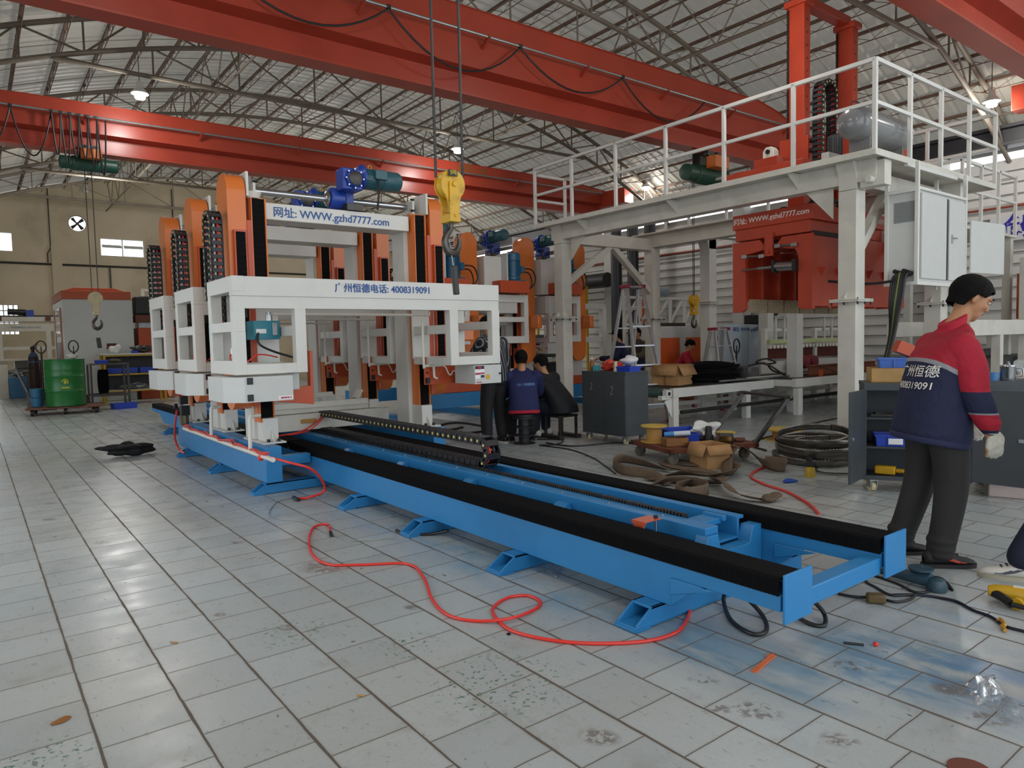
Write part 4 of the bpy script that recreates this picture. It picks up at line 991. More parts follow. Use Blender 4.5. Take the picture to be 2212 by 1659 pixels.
MB().boxr((8.85,4.75,3.60),(.42,.10,.08)).build('white_duct', GREYW, cg, bevel=.002)
path = [(9.14,5.12,3.45),(9.14,5.12,4.56)]
for k in range(1,8):
    a = PI-PI*k/8; path.append((9.32+.18*math.cos(a),5.12,4.56+.18*math.sin(a)))
path.append((9.50,5.12,3.45))
chain_links(cg, path, (0,1,0), .13, .065, .07, nm='cable_chain', inner=[REDHOSE,REDHOSE,BLACK])
b = MB(); b.boxr((10.9,4.9,4.0),(.3,.22,.42)); b.boxr((11.15,5.1,3.95),(.28,.2,.4)); b.build('end_drive', CLAMP, cg, bevel=.01)
# air tank on the deck
tk = thing('air_receiver_tank','glossy grey horizontal air receiver tank lying on the platform corner','air tank',(8.8,4.12,3.39))
prof = []
for k in range(8): a = PI/2*k/7; prof.append((.19*math.sin(a)+.001,-.15*math.cos(a)))
prof += [(.19,1.05)]
for k in range(8): a = PI/2*k/7; prof.append((.19*math.cos(a)+.001,1.05+.15*math.sin(a)))
MB().lathe(prof,(8.47,4.12,3.76),'X',36).build('tank_body', mat('tank_grey','#7b7c7c',.22,coat=.4), tk)
for x in (8.6,9.4):
    b = MB(); b.box(x,x+.02,4.0,4.24,3.385,3.60); b.boxr((x+.01,4.0,3.40),(.06,.05,.02)); b.build('tank_foot', mat('tank_grey','#7b7c7c',.22), tk)
MB().tube(spline([(8.45,4.12,3.88),(8.42,4.12,3.97),(8.52,4.12,4.0),(8.65,4.12,3.98),(8.66,4.12,3.94)],5),.008,seg=6).build('tank_pipe', DSTEEL, tk)
b = MB(); b.cyl((8.75,4.12,3.94),(8.75,4.12,4.0),.02,seg=10).cyl((8.72,4.12,4.03),(8.78,4.12,4.03),.03,seg=12); b.build('pressure_gauge', STEEL, tk)
for c in tk.children: c.location.x -= 0
tk.location.x -= .36
# ------------------------------------------------------------------ red clamp head
cl = thing('brick_clamp_head','huge vermilion clamp head with white lettering hanging under the gantry','clamp',(10.0,5.55,1.70))
b = MB(); b.box(8.7,11.35,4.95,6.15,2.86,3.06); b.box(8.72,11.33,5.0,6.12,2.70,2.86); b.build('top_box', CLAMP, cl, bevel=.008)
text('网址: WWW.gzhd7777.com', .098, TEXTW, cl, face_mx(8.697,5.56,2.965), bold=.0012)
text('4008319091', .10, TEXTW, cl, face_my(10.4,4.947,2.96))
for s_ in (1,-1):
    def yy(v): return 5.55+s_*v
    rg_ = range(7)
    for k in rg_:
        x = 8.70+.42*k
        out = [(yy(.60),2.68),(yy(.17),2.68),(yy(.10),2.60),(yy(.10),2.54),(yy(.36),2.50),(yy(.40),2.42),(yy(.40),1.74),(yy(.46),1.70),(yy(.60),1.70)] if k == 0 else [(yy(.60),2.68),(yy(.40),2.68),(yy(.40),1.72),(yy(.60),1.72)]
        b = MB(); b.prism(out,'YZ',x,x+(.07 if k==0 else .05)); b.build('clamp_rib', CLAMP, cl, bevel=.004)
    b = MB(); b.box(8.72,11.3,min(yy(.54),yy(.555)),max(yy(.54),yy(.555)),1.86,2.6); b.box(8.72,11.3,min(yy(.44),yy(.60)),max(yy(.44),yy(.60)),2.62,2.68)
    if s_ < 0: b.box(8.70,11.3,yy(.60),yy(.585),1.74,2.66)
    b.build('clamp_wall', CLAMP, cl)
    if s_ < 0:
        for z_ in (2.2,):
            for k in range(6): MB().prism([(4.95,2.25),(4.88,2.25),(4.95,2.12)],'YZ',8.92+.42*k,8.93+.42*k).build('stiffener', CLAMP, cl)
PADM = mat('tread_rubber','#a39378',.8,noise=.2,scale=30,bump=.6)
for k in range(6):
    x = 8.78+.42*k
    b = MB(); b.box(x,x+.38,5.90,5.945,1.69,1.88)
    for i in range(8):
        for j in range(4): b.boxr((x+.03+i*.046,5.898,1.71+j*.047),(.036,.006,.014),ry=.7 if (i+j)%2 else -.7)
    b.build('grip_pad', PADM, cl)
b = MB(); b.box(8.72,8.76,5.14,5.16,1.72,1.90); b.build('grip_pad', PADM, cl)
b = MB(); b.box(8.66,8.70,5.50,5.62,2.44,2.75); b.cyl((8.63,5.56,2.50),(8.66,5.56,2.50),.025,seg=12); b.build('hanger_lug', CLAMP, cl, bevel=.003)
b = MB(); b.cyl((8.67,5.17,2.28),(8.67,5.44,2.29),.065,seg=20); cy = b.build('hydraulic_cylinder', STEEL, cl)
MB().box(8.60,8.74,5.44,5.48,2.21,2.37).box(8.60,8.74,5.14,5.18,2.20,2.36).split('cylinder_head', BLACK, cy, bevel=.004)
MB().cyl((8.67,5.48,2.29),(8.67,5.72,2.29),.026,seg=12).cyl((8.67,5.72,2.29),(8.67,5.98,2.285),.016,seg=10).build('piston_rod', STEEL, cy)
for (a,c) in (((8.66,5.93,2.47),(8.66,5.66,2.45)),((8.66,5.42,2.56),(8.66,5.18,2.55))):
    lk = MB().cyl(a,c,.015,seg=8).boxr(a,(.04,.08,.05)).boxr(c,(.04,.08,.05)); lk.build('link_arm', STEEL, cl, bevel=.002)
b = MB().tube(spline([(8.9,5.9,2.66),(9.2,5.5,2.72),(9.0,5.3,2.66),(8.9,5.0,2.68)],5),.03,seg=8); b.tube([(8.75,4.96,2.68),(9.6,4.96,2.68)],.035,seg=8); b.build('hydraulic_hose', BLACK, cl)
b = MB()
for i,(x,y) in enumerate(((9.0,5.2),(9.3,5.1),(9.6,5.15),(9.2,5.8))): b.tube(spline([(x,y,3.06),(x+.1,y-.05,3.16),(x+.35,y-.02,3.17),(x+.5,y,3.06)],5),.03,seg=8)
b.build('top_hose', BLACK, cl)
# ------------------------------------------------------------------ electrical cabinet on the gantry
ec = thing('electrical_cabinet','light grey wall-hung electrical cabinet with louvred side and double doors','cabinet',(9.5,3.9,1.93))
b = MB(); b.box(8.82,10.18,3.73,4.06,1.96,3.02); b.build('cabinet_body', GREYW, ec, bevel=.003)
b = MB(); 
for (x,y) in ((8.80,3.70),(8.80,4.04),(10.16,3.70),(10.16,4.04)): b.box(x-.02,x+.02,y,y+.04,1.92,3.34)
b.box(8.78,10.18,3.70,3.74,1.92,1.96); b.box(8.78,10.18,3.70,3.74,3.02,3.05); b.box(8.78,8.82,3.70,4.08,1.92,1.96); b.box(8.78,8.82,3.70,4.08,3.0,3.04); b.box(8.78,10.18,3.82,3.86,3.30,3.34); b.build('support_frame', WHITE, ec, bevel=.002)
MB().box(8.90,9.58,3.705,3.728,2.0,2.99).build('cabinet_door', GREYW, ec, bevel=.004)
d2 = MB().box(9.66,10.14,3.705,3.728,2.0,2.98).build('cabinet_door', GREYW, ec, bevel=.004)
MB().box(9.72,9.735,3.69,3.705,2.45,2.56).box(9.72,9.83,3.675,3.688,2.51,2.525).build('door_handle', STEEL, d2, bevel=.002)
b = MB(); b.box(9.585,9.655,3.72,3.73,2.0,2.99); b.build('door_gap', BLACK, ec)
b = MB()
for k in range(11): b.boxr((8.815,3.87,2.68+k*.02),(.006,.22,.008),ry=.5)
b.box(8.817,8.821,3.75,3.99,2.66,2.90); b.build('louvre_vent', mat('vent_grey','#8b8f8e',.5), ec)
od = MB().boxr((10.62,3.62,2.44),(.86,.02,.66),rz=R(-6)).build('open_panel', GREYW, ec, bevel=.003)
t = thing('cable_bundle','bundle of thick black cables falling from the wall cabinet onto the dark workbench','cable',(8.7,3.9,1.0))
for k in range(7):
    a = .022*k; MB().tube(spline([(8.80,3.78+.04*(k%4),2.07-.03*(k//4)),(8.70,3.80+a,2.02),(8.66,3.82+a,1.75),(8.60+.02*k,3.87+a*.8,1.35),(8.55+.03*k,3.92+a,1.0)],6),.017,seg=8).build('cable', BLACK if k != 3 else mat('cable_green','#6d7a3a',.5), t)
for k in range(4):
    MB().cyl((8.80,3.78+.05*k,2.06+.02*(k%2)),(8.74,3.79+.05*k,2.07+.02*(k%2)),.026,seg=12).build('cable_gland', BLACK, t)
b = MB().tube(spline([(8.45,4.6,2.02),(8.6,4.2,1.96),(8.68,3.9,1.98),(8.78,3.82,2.02)],6),.016,seg=8); tag(b.build('cable', BLACK),'single black cable running from the column to the wall cabinet','cable')
# ------------------------------------------------------------------ charcoal tool cabinets on castors
CASTW = mat('castor_cream','#c9bf96',.5)
def castor(x,y,parent,r_=.045,zt=.11,rz=0.4):
    c = MB(); c.boxr((x,y,zt-.006),(.08,.08,.012),rz=rz); c.boxr((x+.028*math.sin(rz),y-.028*math.cos(rz),.075),(.07,.004,.07),rz=rz); c.boxr((x-.028*math.sin(rz),y+.028*math.cos(rz),.075),(.07,.004,.07),rz=rz)
    o = c.build('castor', GALV, parent)
    a = V3(math.sin(rz),-math.cos(rz),0)*.02; MB().cyl(V3(x+.02,y,r_)+a,V3(x+.02,y,r_)-a,r_,seg=18).build('wheel', CASTW, o)
    return o
def tool_cabinet(label, loc, rz, open_=False, W=.80, Dp=.42, z0=.11, z1=.93, gap=None):
    t = thing('tool_cabinet', label, 'cabinet', loc, 'charcoal steel tool cabinets on castors')
    h = W/2; T = .018; L_ = Vector(loc)
    def box(b,x0,x1,y0,y1,za,zb): b.box(x0+L_.x,x1+L_.x,y0+L_.y,y1+L_.y,za,zb); return b
    b = MB(); box(b,0,Dp,-h,-h+T,z0,z1); box(b,0,Dp,h-T,h,z0,z1); box(b,Dp-T,Dp,-h,h,z0,z1); box(b,-.005,Dp,-h-.004,h+.004,z1-T,z1+.012); box(b,0,Dp,-h,h,z0,z0+T)
    box(b,-.004,.02,-h,h,z0,z0+.035); box(b,-.004,.02,-h,h,z1-.05,z1-.005)
    b.build('body', CABGREY, t, bevel=.002)
    for zz in (.38,.63):
        MB().box(L_.x+.02,L_.x+Dp-.02,L_.y-h+T,L_.y+h-T,zz,zz+.015).build('shelf', CABGREY, t)
    if not open_:
        for s_ in (-1,1):
            b = MB(); box(b,-.012,0,min(0,s_*h)+.004,max(0,s_*h)-.004,z0+.03,z1-.045); b.build('door', CABGREY, t, bevel=.002)
    else:
        for s_,an in ((1,R(112)),(-1,R(150))):
            wd = h-.01; hy = L_.y+s_*h; c_,s2 = math.cos(an),math.sin(an)
            # door swings out (-x) about its outer edge
            d = Vector((-s2, -s_*c_, 0)) if s_ > 0 else Vector((-s2, c_*-1*s_, 0))
            d = Vector((-s2, -s_*c_, 0)); p = Vector((L_.x-.01,hy,0)); q = p+d*wd
            n = Vector((-d.y,d.x,0))*.009
            b = MB(); b.hexa([p-n+V3(0,0,z0+.02),q-n+V3(0,0,z0+.02),q+n+V3(0,0,z0+.02),p+n+V3(0,0,z0+.02),p-n+V3(0,0,z1-.04),q-n+V3(0,0,z1-.04),q+n+V3(0,0,z1-.04),p+n+V3(0,0,z1-.04)])
            dd = b.build('door', CABGREY, t, bevel=.002)
            MB().boxr((q.x-d.x*.05,q.y-d.y*.05,.5),(.04,.04,.03),rz=math.atan2(d.y,d.x)).build('door_latch', STEEL, dd, bevel=.002)
    for (x,y) in ((.05,-h+.07),(.05,h-.07),(Dp-.05,-h+.07),(Dp-.05,h-.07)): castor(L_.x+x,L_.y+y,t)
    t.rotation_euler = (0,0,rz)
    return t
cab2 = tool_cabinet('charcoal steel tool cabinet with closed doors chalked with two 2s, topped with clutter',(6.60,6.665,0),0)
CHALK = mat('chalk','#a9aaa8',.9)
for y,z,sz in ((6.88,.74,.045),(6.50,.70,.055)):
    pts = [(-.5,.7),(-.1,1),(.35,.8),(.3,.3),(-.1,-.3),(-.5,-.9),(.1,-.95),(.5,-.8)]
    MB().tube(spline([(6.5865,y-a*sz*.7,z+c*sz) for a,c in pts],5),.0025,seg=4).build('chalk_mark', CHALK, cab2)
pA = (G(1878,1066)+G(2096,1078))/2
cabA = tool_cabinet('open charcoal tool cabinet behind the standing worker, showing blue bins on its shelves',(pA.x+.05,pA.y+.04,0),R(32),open_=True)
cabB = tool_cabinet('charcoal tool cabinet at the right edge with a steel mug and plastic bag on top',(pA.x+.80,pA.y-.62,0),R(34))
def cabpt(c, x, y, z):  # a point in a cabinet's own axes
    a = c.rotation_euler.z; return V3(c.location.x+x*math.cos(a)-y*math.sin(a), c.location.y+x*math.sin(a)+y*math.cos(a), z)
# bins
def bin_(label, p, d, rz, parent=None, open_top=True, name='storage_bin', cat='plastic bin', group='blue plastic bins', lab2=False, m=None):
    w_,l_,h_ = d; t_ = .004; b = MB()
    M = Matrix.Translation(p) @ Matrix.Rotation(rz,4,'Z')
    def bx(x0,x1,y0,y1,z0,z1,k=0):
        b.hexa([M @ V3(*q) for q in ((x0+k,y0+k,z0),(x1-k,y0+k,z0),(x1-k,y1-k,z0),(x0+k,y1-k,z0),(x0,y0,z1),(x1,y0,z1),(x1,y1,z1),(x0,y1,z1))])
    a,c = w_/2,l_/2
    bx(-a+.01,a-.01,-c+.01,c-.01,0,t_)
    b.hexa([M @ V3(*q) for q in ((-a+.012,-c+.012,0),(-a+.016,-c+.012,0),(-a+.016,c-.012,0),(-a+.012,c-.012,0),(-a,-c,h_),(-a+t_,-c,h_),(-a+t_,c,h_),(-a,c,h_))])
    b.hexa([M @ V3(*q) for q in ((a-.016,-c+.012,0),(a-.012,-c+.012,0),(a-.012,c-.012,0),(a-.016,c-.012,0),(a-t_,-c,h_),(a,-c,h_),(a,c,h_),(a-t_,c,h_))])
    b.hexa([M @ V3(*q) for q in ((-a+.012,-c+.012,0),(a-.012,-c+.012,0),(a-.012,-c+.016,0),(-a+.012,-c+.016,0),(-a,-c,h_),(a,-c,h_),(a,-c+t_,h_),(-a,-c+t_,h_))])
    b.hexa([M @ V3(*q) for q in ((-a+.012,c-.016,0),(a-.012,c-.016,0),(a-.012,c-.012,0),(-a+.012,c-.012,0),(-a,c-t_,h_),(a,c-t_,h_),(a,c,h_),(-a,c,h_))])
    bx(-a-.008,a+.008,-c-.008,-c,h_-.012,h_); bx(-a-.008,a+.008,c,c+.008,h_-.012,h_); bx(-a-.008,-a,-c,c,h_-.012,h_); bx(a,a+.008,-c,c,h_-.012,h_)
    for s_ in (-1,1):
        bx(-a-.006,-a+.006,s_*c*.35-.004,s_*c*.35+.004,.01,h_-.01)
    o = b.build(name, m or BINBLUE)
    tag(o,label,cat,group); return o
b1 = bin_('blue plastic bin with a paper tag on the middle shelf of the open tool cabinet',cabpt(cabA,.14,.16,.397),(.22,.30,.10),R(32))
q = MB(); M = Matrix.Translation(cabpt(cabA,.14,.16,.397)) @ Matrix.Rotation(R(32),4,'Z'); q.hexa([M @ V3(*p) for p in ((-.116,-.06,.02),(-.112,-.06,.02),(-.112,.05,.02),(-.116,.05,.02),(-.118,-.06,.07),(-.114,-.06,.07),(-.114,.05,.07),(-.118,.05,.07))]); q.build('paper_tag', mat('label_white','#efecec',.5), b1)
bin_('blue plastic bin beside the tagged bin on the middle shelf of the open tool cabinet',cabpt(cabA,.14,-.16,.397),(.22,.24,.10),R(32))
for k,(x,y,z,c,lab) in enumerate(((.12,.24,.645,DSTEEL,'dark pliers lying on the top shelf inside the open tool cabinet'),(.15,.05,.645,RUST,'rusty wrench on the top shelf inside the open tool cabinet'),(.12,-.12,.645,mat('dull_red_tool','#6e2420',.5),'red handled tool on the top shelf inside the open tool cabinet'))):
    p = cabpt(cabA,x,y,z+.012); b = MB(); b.boxr(p,(.03,.2,.024),rz=.5+k).boxr(p+V3(.02,.03,.015),(.02,.12,.02),rz=1.2-k).cyl(p+V3(.0,.05,.01),p+V3(.05,.1,.01),.012,seg=8); tag(b.build('hand_tool', c, bevel=.003),lab,'tool','tools inside the open cabinet')
p = cabpt(cabA,.12,.22,.13); b = MB().boxr(p+V3(0,0,.05),(.08,.16,.07),rz=.3).cyl(p+V3(.02,-.08,.05),p+V3(.03,-.16,.05),.02,seg=10); tag(b.build('power_drill', YELLOW, bevel=.01),'yellow power tool on the bottom shelf of the open tool cabinet','power tool')
p = cabpt(cabA,.10,-.08,.13); b = MB().cyl(p+V3(0,0,.045),p+V3(.03,0,.045),.045,seg=18).cyl(p+V3(0,-.03,.045),p+V3(-.02,-.2,.07),.012,seg=8); tag(b.build('grease_gun', GALV),'round grey gauge tool on the bottom shelf of the open tool cabinet','tool')
p = cabpt(cabA,.2,.10,.942); cr = MB()
def frame_box(p,rz,w_,l_,h_,m,nm,lab,cat,t_=.012,grp=None):
    M = Matrix.Translation(p) @ Matrix.Rotation(rz,4,'Z'); b = MB()
    for (x0,x1,y0,y1,z0,z1) in ((-w_/2,w_/2,-l_/2,l_/2,0,t_),(-w_/2,-w_/2+t_,-l_/2,l_/2,0,h_),(w_/2-t_,w_/2,-l_/2,l_/2,0,h_),(-w_/2,w_/2,-l_/2,-l_/2+t_,0,h_),(-w_/2,w_/2,l_/2-t_,l_/2,0,h_)):
        b.hexa([M @ V3(*q) for q in ((x0,y0,z0),(x1,y0,z0),(x1,y1,z0),(x0,y1,z0),(x0,y0,z1),(x1,y0,z1),(x1,y1,z1),(x0,y1,z1))])
    return tag(b.build(nm,m,bevel=.002),lab,cat,grp)
frame_box(p,R(32),.30,.50,.125,WOOD,'wooden_box','plain plywood box standing on the open tool cabinet','wooden box')
bin_('light blue lidded tool case resting on the plywood box',p+V3(0,0,.126),(.2,.36,.085),R(32),name='parts_case',cat='plastic case',group=None,m=mat('case_blue','#4a6fc0',.4))
o = MB().boxr(p+V3(.04,-.05,.27),(.16,.22,.10),rz=.7,rx=.4); tag(o.build('orange_carton', DORANGE),'orange carton lying on the light blue tool case','carton')
# mug, bag and cup on the right cabinet
p = cabpt(cabB,.10,.22,.942); t = thing('steel_mug','shiny lidded steel mug standing on the right charcoal cabinet','mug',p)
MB().lathe([(.055,0),(.058,.01),(.058,.115),(.06,.12),(.05,.122),(.05,.01)],p,'Z',28).build('mug_body', STEEL, t)
MB().lathe([(.06,.12),(.056,.13),(.02,.135),(.012,.15),(.015,.16),(.004,.165)],p,'Z',24).build('lid', STEEL, t)
MB().tube(spline([p+V3(.035,-.05,.1),p+V3(.06,-.085,.1),p+V3(.06,-.09,.04),p+V3(.035,-.05,.03)],5),.006,seg=8).build('handle', STEEL, t)
def blob(name, c, r_, sq, m, lab, cat, seed=1, sub=3, amp=.25, frq=3, grp=None, parent=None, alpha=None):
    bm = bmesh.new(); bmesh.ops.create_icosphere(bm, subdivisions=sub, radius=1)
    rr = random.Random(seed); ph = [(rr.uniform(-frq,frq),rr.uniform(-frq,frq),rr.uniform(-frq,frq),rr.uniform(0,6)) for _ in range(7)]
    for v in bm.verts:
        d = sum(math.sin(v.co.x*a+v.co.y*b_+v.co.z*c_+e) for a,b_,c_,e in ph)/7
        v.co *= 1+amp*d*2
    for v in bm.verts: v.co = Vector((v.co.x*sq[0],v.co.y*sq[1],v.co.z*sq[2]))*r_
    zmin = min(v.co.z for v in bm.verts)
    b = MB(); b.bm.free(); b.bm = bm
    for v in bm.verts: v.co += Vector(c)-V3(0,0,zmin)
    o = b.build(name, m, parent)
    if parent is None: tag(o,lab,cat,grp)
    return o
PLASTIC = mat('clear_plastic_film','#e8edf0',.12,trans=.75,alpha=.6,bump=.6,scale=22)
blob('plastic_bag',cabpt(cabB,.20,.02,.942),.11,(1,1.1,.9),PLASTIC,'crumpled clear plastic bag beside the steel mug','plastic bag',3,amp=.35,frq=5)
o = MB().lathe([(.035,0),(.042,.07),(.038,.07),(.032,.005)],cabpt(cabB,.08,.33,.942),'Z',18); tag(o.build('plastic_cup', mat('cup_blue','#4c7fb8',.4)),'small light blue plastic cup left of the steel mug','cup')
# carton on the floor right of the open door
p = G(2185,1070); frame_box(p+V3(.12,-.1,0),R(20),.45,.6,.20,mat('pale_pink_board','#b9a8a2',.8,noise=.1),'cardboard_tray','pale shallow carton on the floor under the right cabinet','carton')
blob('paper_bag',p+V3(.10,.0,.012),.12,(1,1,1.0),CARD,'crumpled brown paper bag standing in the pale carton','paper bag',5,amp=.3,frq=5)
# clutter on cabinet 2
zt = .943
def P2(px,py,x=None): return G(px,py,zt)
t = thing('drinks_bottle','small clear bottle of amber drink on the chalked cabinet','bottle',(6.70,6.98,zt))
MB().lathe([(.028,0),(.031,.01),(.031,.09),(.024,.12),(.012,.145),(.012,.155)],(6.70,6.98,zt),'Z',18).build('bottle_body', mat('amber_liquid','#b0702a',.15,trans=.5), t)
MB().cyl((6.70,6.98,zt+.155),(6.70,6.98,zt+.175),.014,seg=12).build('cap', PVC, t)
t = thing('hose_coil','bundle of bright red hose coiled on a drum on the chalked cabinet','hose',(6.84,6.80,zt))
MB().lathe([(.10,0),(.10,.01),(.08,.012),(.08,.10),(.14,.11),(.14,.12),(.02,.12),(.02,0)],(6.90,6.80,zt),'Z',28).build('spool', mat('spool_card','#b5894a',.7), t)
pts = []
for k in range(120):
    a = k*.42; r_ = .115+.012*math.sin(k*.37); pts.append((6.88+r_*.8*math.cos(a),6.78+r_*1.35*math.sin(a),zt+.03+.075*(k/120)+.008*math.sin(k*1.3)))
MB().tube(spline(pts,3),.0095,seg=6).build('hose', REDHOSE, t)
blob('plastic_bag',(6.72,6.66,zt),.075,(.9,1.15,1.0),mat('red_film','#e0462a',.25,trans=.35,bump=.5,scale=25),'crumpled red plastic bag on the chalked cabinet','plastic bag',8,amp=.3,frq=5)
o = MB().box(6.64,6.70,6.83,6.90,zt,zt+.075); tag(o.build('small_box', mat('cyan_box','#3ba3b5',.5), bevel=.003),'small cyan box at the front edge of the chalked cabinet','box')
o = MB().cyl((6.66,6.50,zt),(6.66,6.50,zt+.125),.028,seg=18).cyl((6.66,6.50,zt+.125),(6.66,6.50,zt+.13),.026,seg=18); tag(o.build('spray_can', mat('can_beige','#b9ae93',.35,metal=.4)),'beige metal spray can left of the blue tray','can')
bin_('translucent blue tray on the corner of the chalked cabinet',(6.76,6.36,zt),(.22,.24,.065),0,group=None,name='storage_tray',cat='tray')
blob('crumpled_paper',(6.85,6.42,zt+.066),.10,(1,1.2,.6),mat('white_paper','#d7d8db',.7),'crumpled white paper lying across the blue tray','paper',12,amp=.3,frq=4)
o = MB().lathe([(.035,0),(.04,.01),(.04,.09),(.036,.095),(.034,.01)],(6.95,6.50,zt),'Z',18).tube(spline([(6.95,6.46,zt+.08),(6.95,6.43,zt+.06),(6.95,6.46,zt+.03)],4),.006,seg=6); tag(o.build('white_mug', PVC),'white mug behind the crumpled paper','mug')
# ------------------------------------------------------------------ conveyor table with its load
t = thing('conveyor_table','long low white steel conveyor table with a dark belt behind the flat trolley','conveyor',(10.4,7.5,0))
def run(Y0,Y1,X0,X1,Z,nm):
    b = MB(); b.box(X0,X1,Y0,Y0+.08,Z-.14,Z); b.box(X0,X1,Y1-.08,Y1,Z-.14,Z); b.box(X0,X0+.1,Y0,Y1,Z-.13,Z-.02); b.build('side_rail', WHITE, t, bevel=.004)
    MB().box(X0+.1,X1,Y0+.08,Y1-.08,Z-.03,Z-.006).build('belt', mat('dark_belt','#2b2c2c',.6,noise=.2), t)
run(6.95,7.95,8.35,11.0,.60,'a'); run(6.55,7.95,11.02,14.6,.62,'b')
for X in (8.35,10.2,11.1,13.0,14.5):
    for Y in (6.95 if X<11.05 else 6.55,7.85):
        MB().box(X,X+.12,Y,Y+.1,0.0,.46).build('leg', WHITE, t, bevel=.003)
b = MB(); b.box(8.4,14.5,6.97,7.03,.20,.26); b.box(8.4,14.5,7.87,7.93,.20,.26); b.build('lower_rail', WHITE, t)
b = MB(); b.prism([(8.35,.46),(8.18,.42),(8.35,.15)],'XZ',6.98,6.99); b.box(8.1,8.3,6.96,7.04,.44,.50); b.boxr((8.24,6.98,.53),(.12,.08,.10)); b.build('take_up_bracket', WHITE, t, bevel=.003)
MB().cyl((8.24,6.935,.53),(8.24,6.95,.53),.03,seg=14).build('bearing_bore', BLACK, t)
MB().cyl((8.22,7.06,.53),(8.22,7.85,.53),.07,seg=20).build('end_roller', mat('roller_green','#35544d',.5,noise=.2), t)
MB().cyl((8.5,6.93,.235),(14.4,6.93,.235),.03,seg=8).build('cable_trunk', BLACK, t)
TZ = .602
# cardboard box on the table
def carton(p, rz, w_, l_, h_, lab, flaps=((1,.6),(-1,.9)), name='cardboard_box', group='cardboard boxes', mark=None):
    t = thing(name, lab, 'cardboard box', p, group)
    Ms = Matrix.Translation(p) @ Matrix.Rotation(rz,4,'Z')
    def q(*a): return Ms @ V3(*a)
    b = MB(); a,c = w_/2,l_/2; k = .004
    for (x0,x1,y0,y1,z0,z1) in ((-a,a,-c,c,0,k),(-a,-a+k,-c,c,0,h_),(a-k,a,-c,c,0,h_),(-a,a,-c,-c+k,0,h_),(-a,a,c-k,c,0,h_)):
        b.hexa([q(x0,y0,z0),q(x1,y0,z0),q(x1,y1,z0),q(x0,y1,z0),q(x0,y0,z1),q(x1,y0,z1),q(x1,y1,z1),q(x0,y1,z1)])
    b.build('box_body', CARD, t)
    # flaps folded outwards
    fl_ = w_*.46
    for side,drop,out in (('-x',.85,.35),('-y',.8,.45),('+x',.3,.9),('+y',.2,.95)):
        f_ = (l_ if 'x' in side else w_)*.42
        sx_ = -1 if side=='-x' else 1 if side=='+x' else 0; sy_ = -1 if side=='-y' else 1 if side=='+y' else 0
        e0 = q(sx_*a if sx_ else -a, sy_*c if sy_ else -c, h_); e1 = q(sx_*a if sx_ else a, sy_*c if sy_ else c, h_)
        n_ = (Ms.to_3x3() @ V3(sx_,sy_,0)); d_ = n_*out*f_-V3(0,0,drop*f_)
        bb = MB(); bb.grid([[e0,e1],[e0+d_,e1+d_]]); bb.build('flap', CARD, t, solid=.004)
    if mark:
        x = MB(); x.hexa([q(-a-.001,-.02,.0),q(-a-.001,.02,.0),q(-a-.0005,.02,.0),q(-a-.0005,-.02,.0),q(-a-.001,-.02,h_),q(-a-.001,.02,h_),q(-a-.0005,.02,h_),q(-a-.0005,-.02,h_)]); x.build('tape', mat('brown_tape','#96632f',.4), t)
    return t
pb = G(1447,833,TZ); bx1 = carton((pb.x+.2,pb.y+.12,TZ),R(12),.50,.46,.33,'open brown cardboard box marked in black on the white conveyor table',mark=True)
text('HCFA', .085, BLACK, bx1, Matrix.Translation(V3(pb.x+.2,pb.y+.12,TZ)) @ Matrix.Rotation(R(12),4,'Z') @ face_my(.08,-.234,.24), name='box_lettering')
t = thing('black_hose_pile','large pile of looped thick black hose on the white conveyor table','hose',(9.9,7.35,TZ))
rr = random.Random(3)
for k in range(13):
    cx_,cy_ = 9.75+.28*rr.random(),7.40+.06*rr.random(); a_,b_ = .42+.12*rr.random(),.26+.06*rr.random(); z_ = TZ+.03+.023*k
    pts = [(cx_+a_*math.cos(u)*(1+.05*math.sin(3*u+k)),cy_+b_*math.sin(u),z_+.015*math.sin(2*u+k)) for u in [2*PI*i/18 for i in range(18)]]
    MB().tube(spline(pts,3,closed=True),.023,seg=8,closed=True).build('hose_loop', RUBBER, t)
t = thing('film_wrapped_coil','drum-shaped coil of dark pipe wrapped in shiny clear film on the conveyor','coil',(10.95,7.25,.625))
b = MB()
for k in range(7):
    r_ = .27; b.tube([(10.95+r_*math.cos(2*PI*i/28),7.25+r_*math.sin(2*PI*i/28),.65+.026*k) for i in range(28)],.016,seg=8,closed=True)
b.build('pipe_coil', mat('glossy_black_pipe','#1a1214',.12,coat=.8), t)
MB().lathe([(.286,.0),(.29,.10),(.286,.20),(.286,0)],(10.95,7.25,.63),'Z',30).build('film', mat('thin_film','#e8edf0',.08,trans=.9,alpha=.25,bump=.4), t); t.location.x -= .15; t.location.y += .15; t.scale = (.85,.85,1)
t = thing('ibeam_bar','short rust-brown steel I-beam lying on the far conveyor section','steel beam',(13.1,7.0,.625))
b = MB(); b.prism([(6.83,.622),(6.97,.622),(6.97,.635),(6.907,.64),(6.907,.79),(6.97,.795),(6.97,.808),(6.83,.808),(6.83,.795),(6.893,.79),(6.893,.64),(6.83,.635)],'YZ',12.0,14.5); b.build('beam', mat('red_oxide','#8a4b30',.6,noise=.2,dirt='#4b2c20',dirt_amt=.3), t)
for k,(x0,x1,y,m_,l_) in enumerate(((9.6,13.8,7.05,GALV,'long bright steel rod lying along the front of the conveyor table'),(10.5,13.6,7.15,PVC,'white plastic tube lying on the conveyor table'),(11.2,13.6,7.6,GALV,'grey steel bar lying at the back of the conveyor table'))):
    o = MB().cyl((x0,y,.642+.001*k),(x1,y-.1 if k==0 else y,.642),.018,seg=8); tag(o.build('loose_rod', m_),l_,'rod','loose rods on the conveyor')
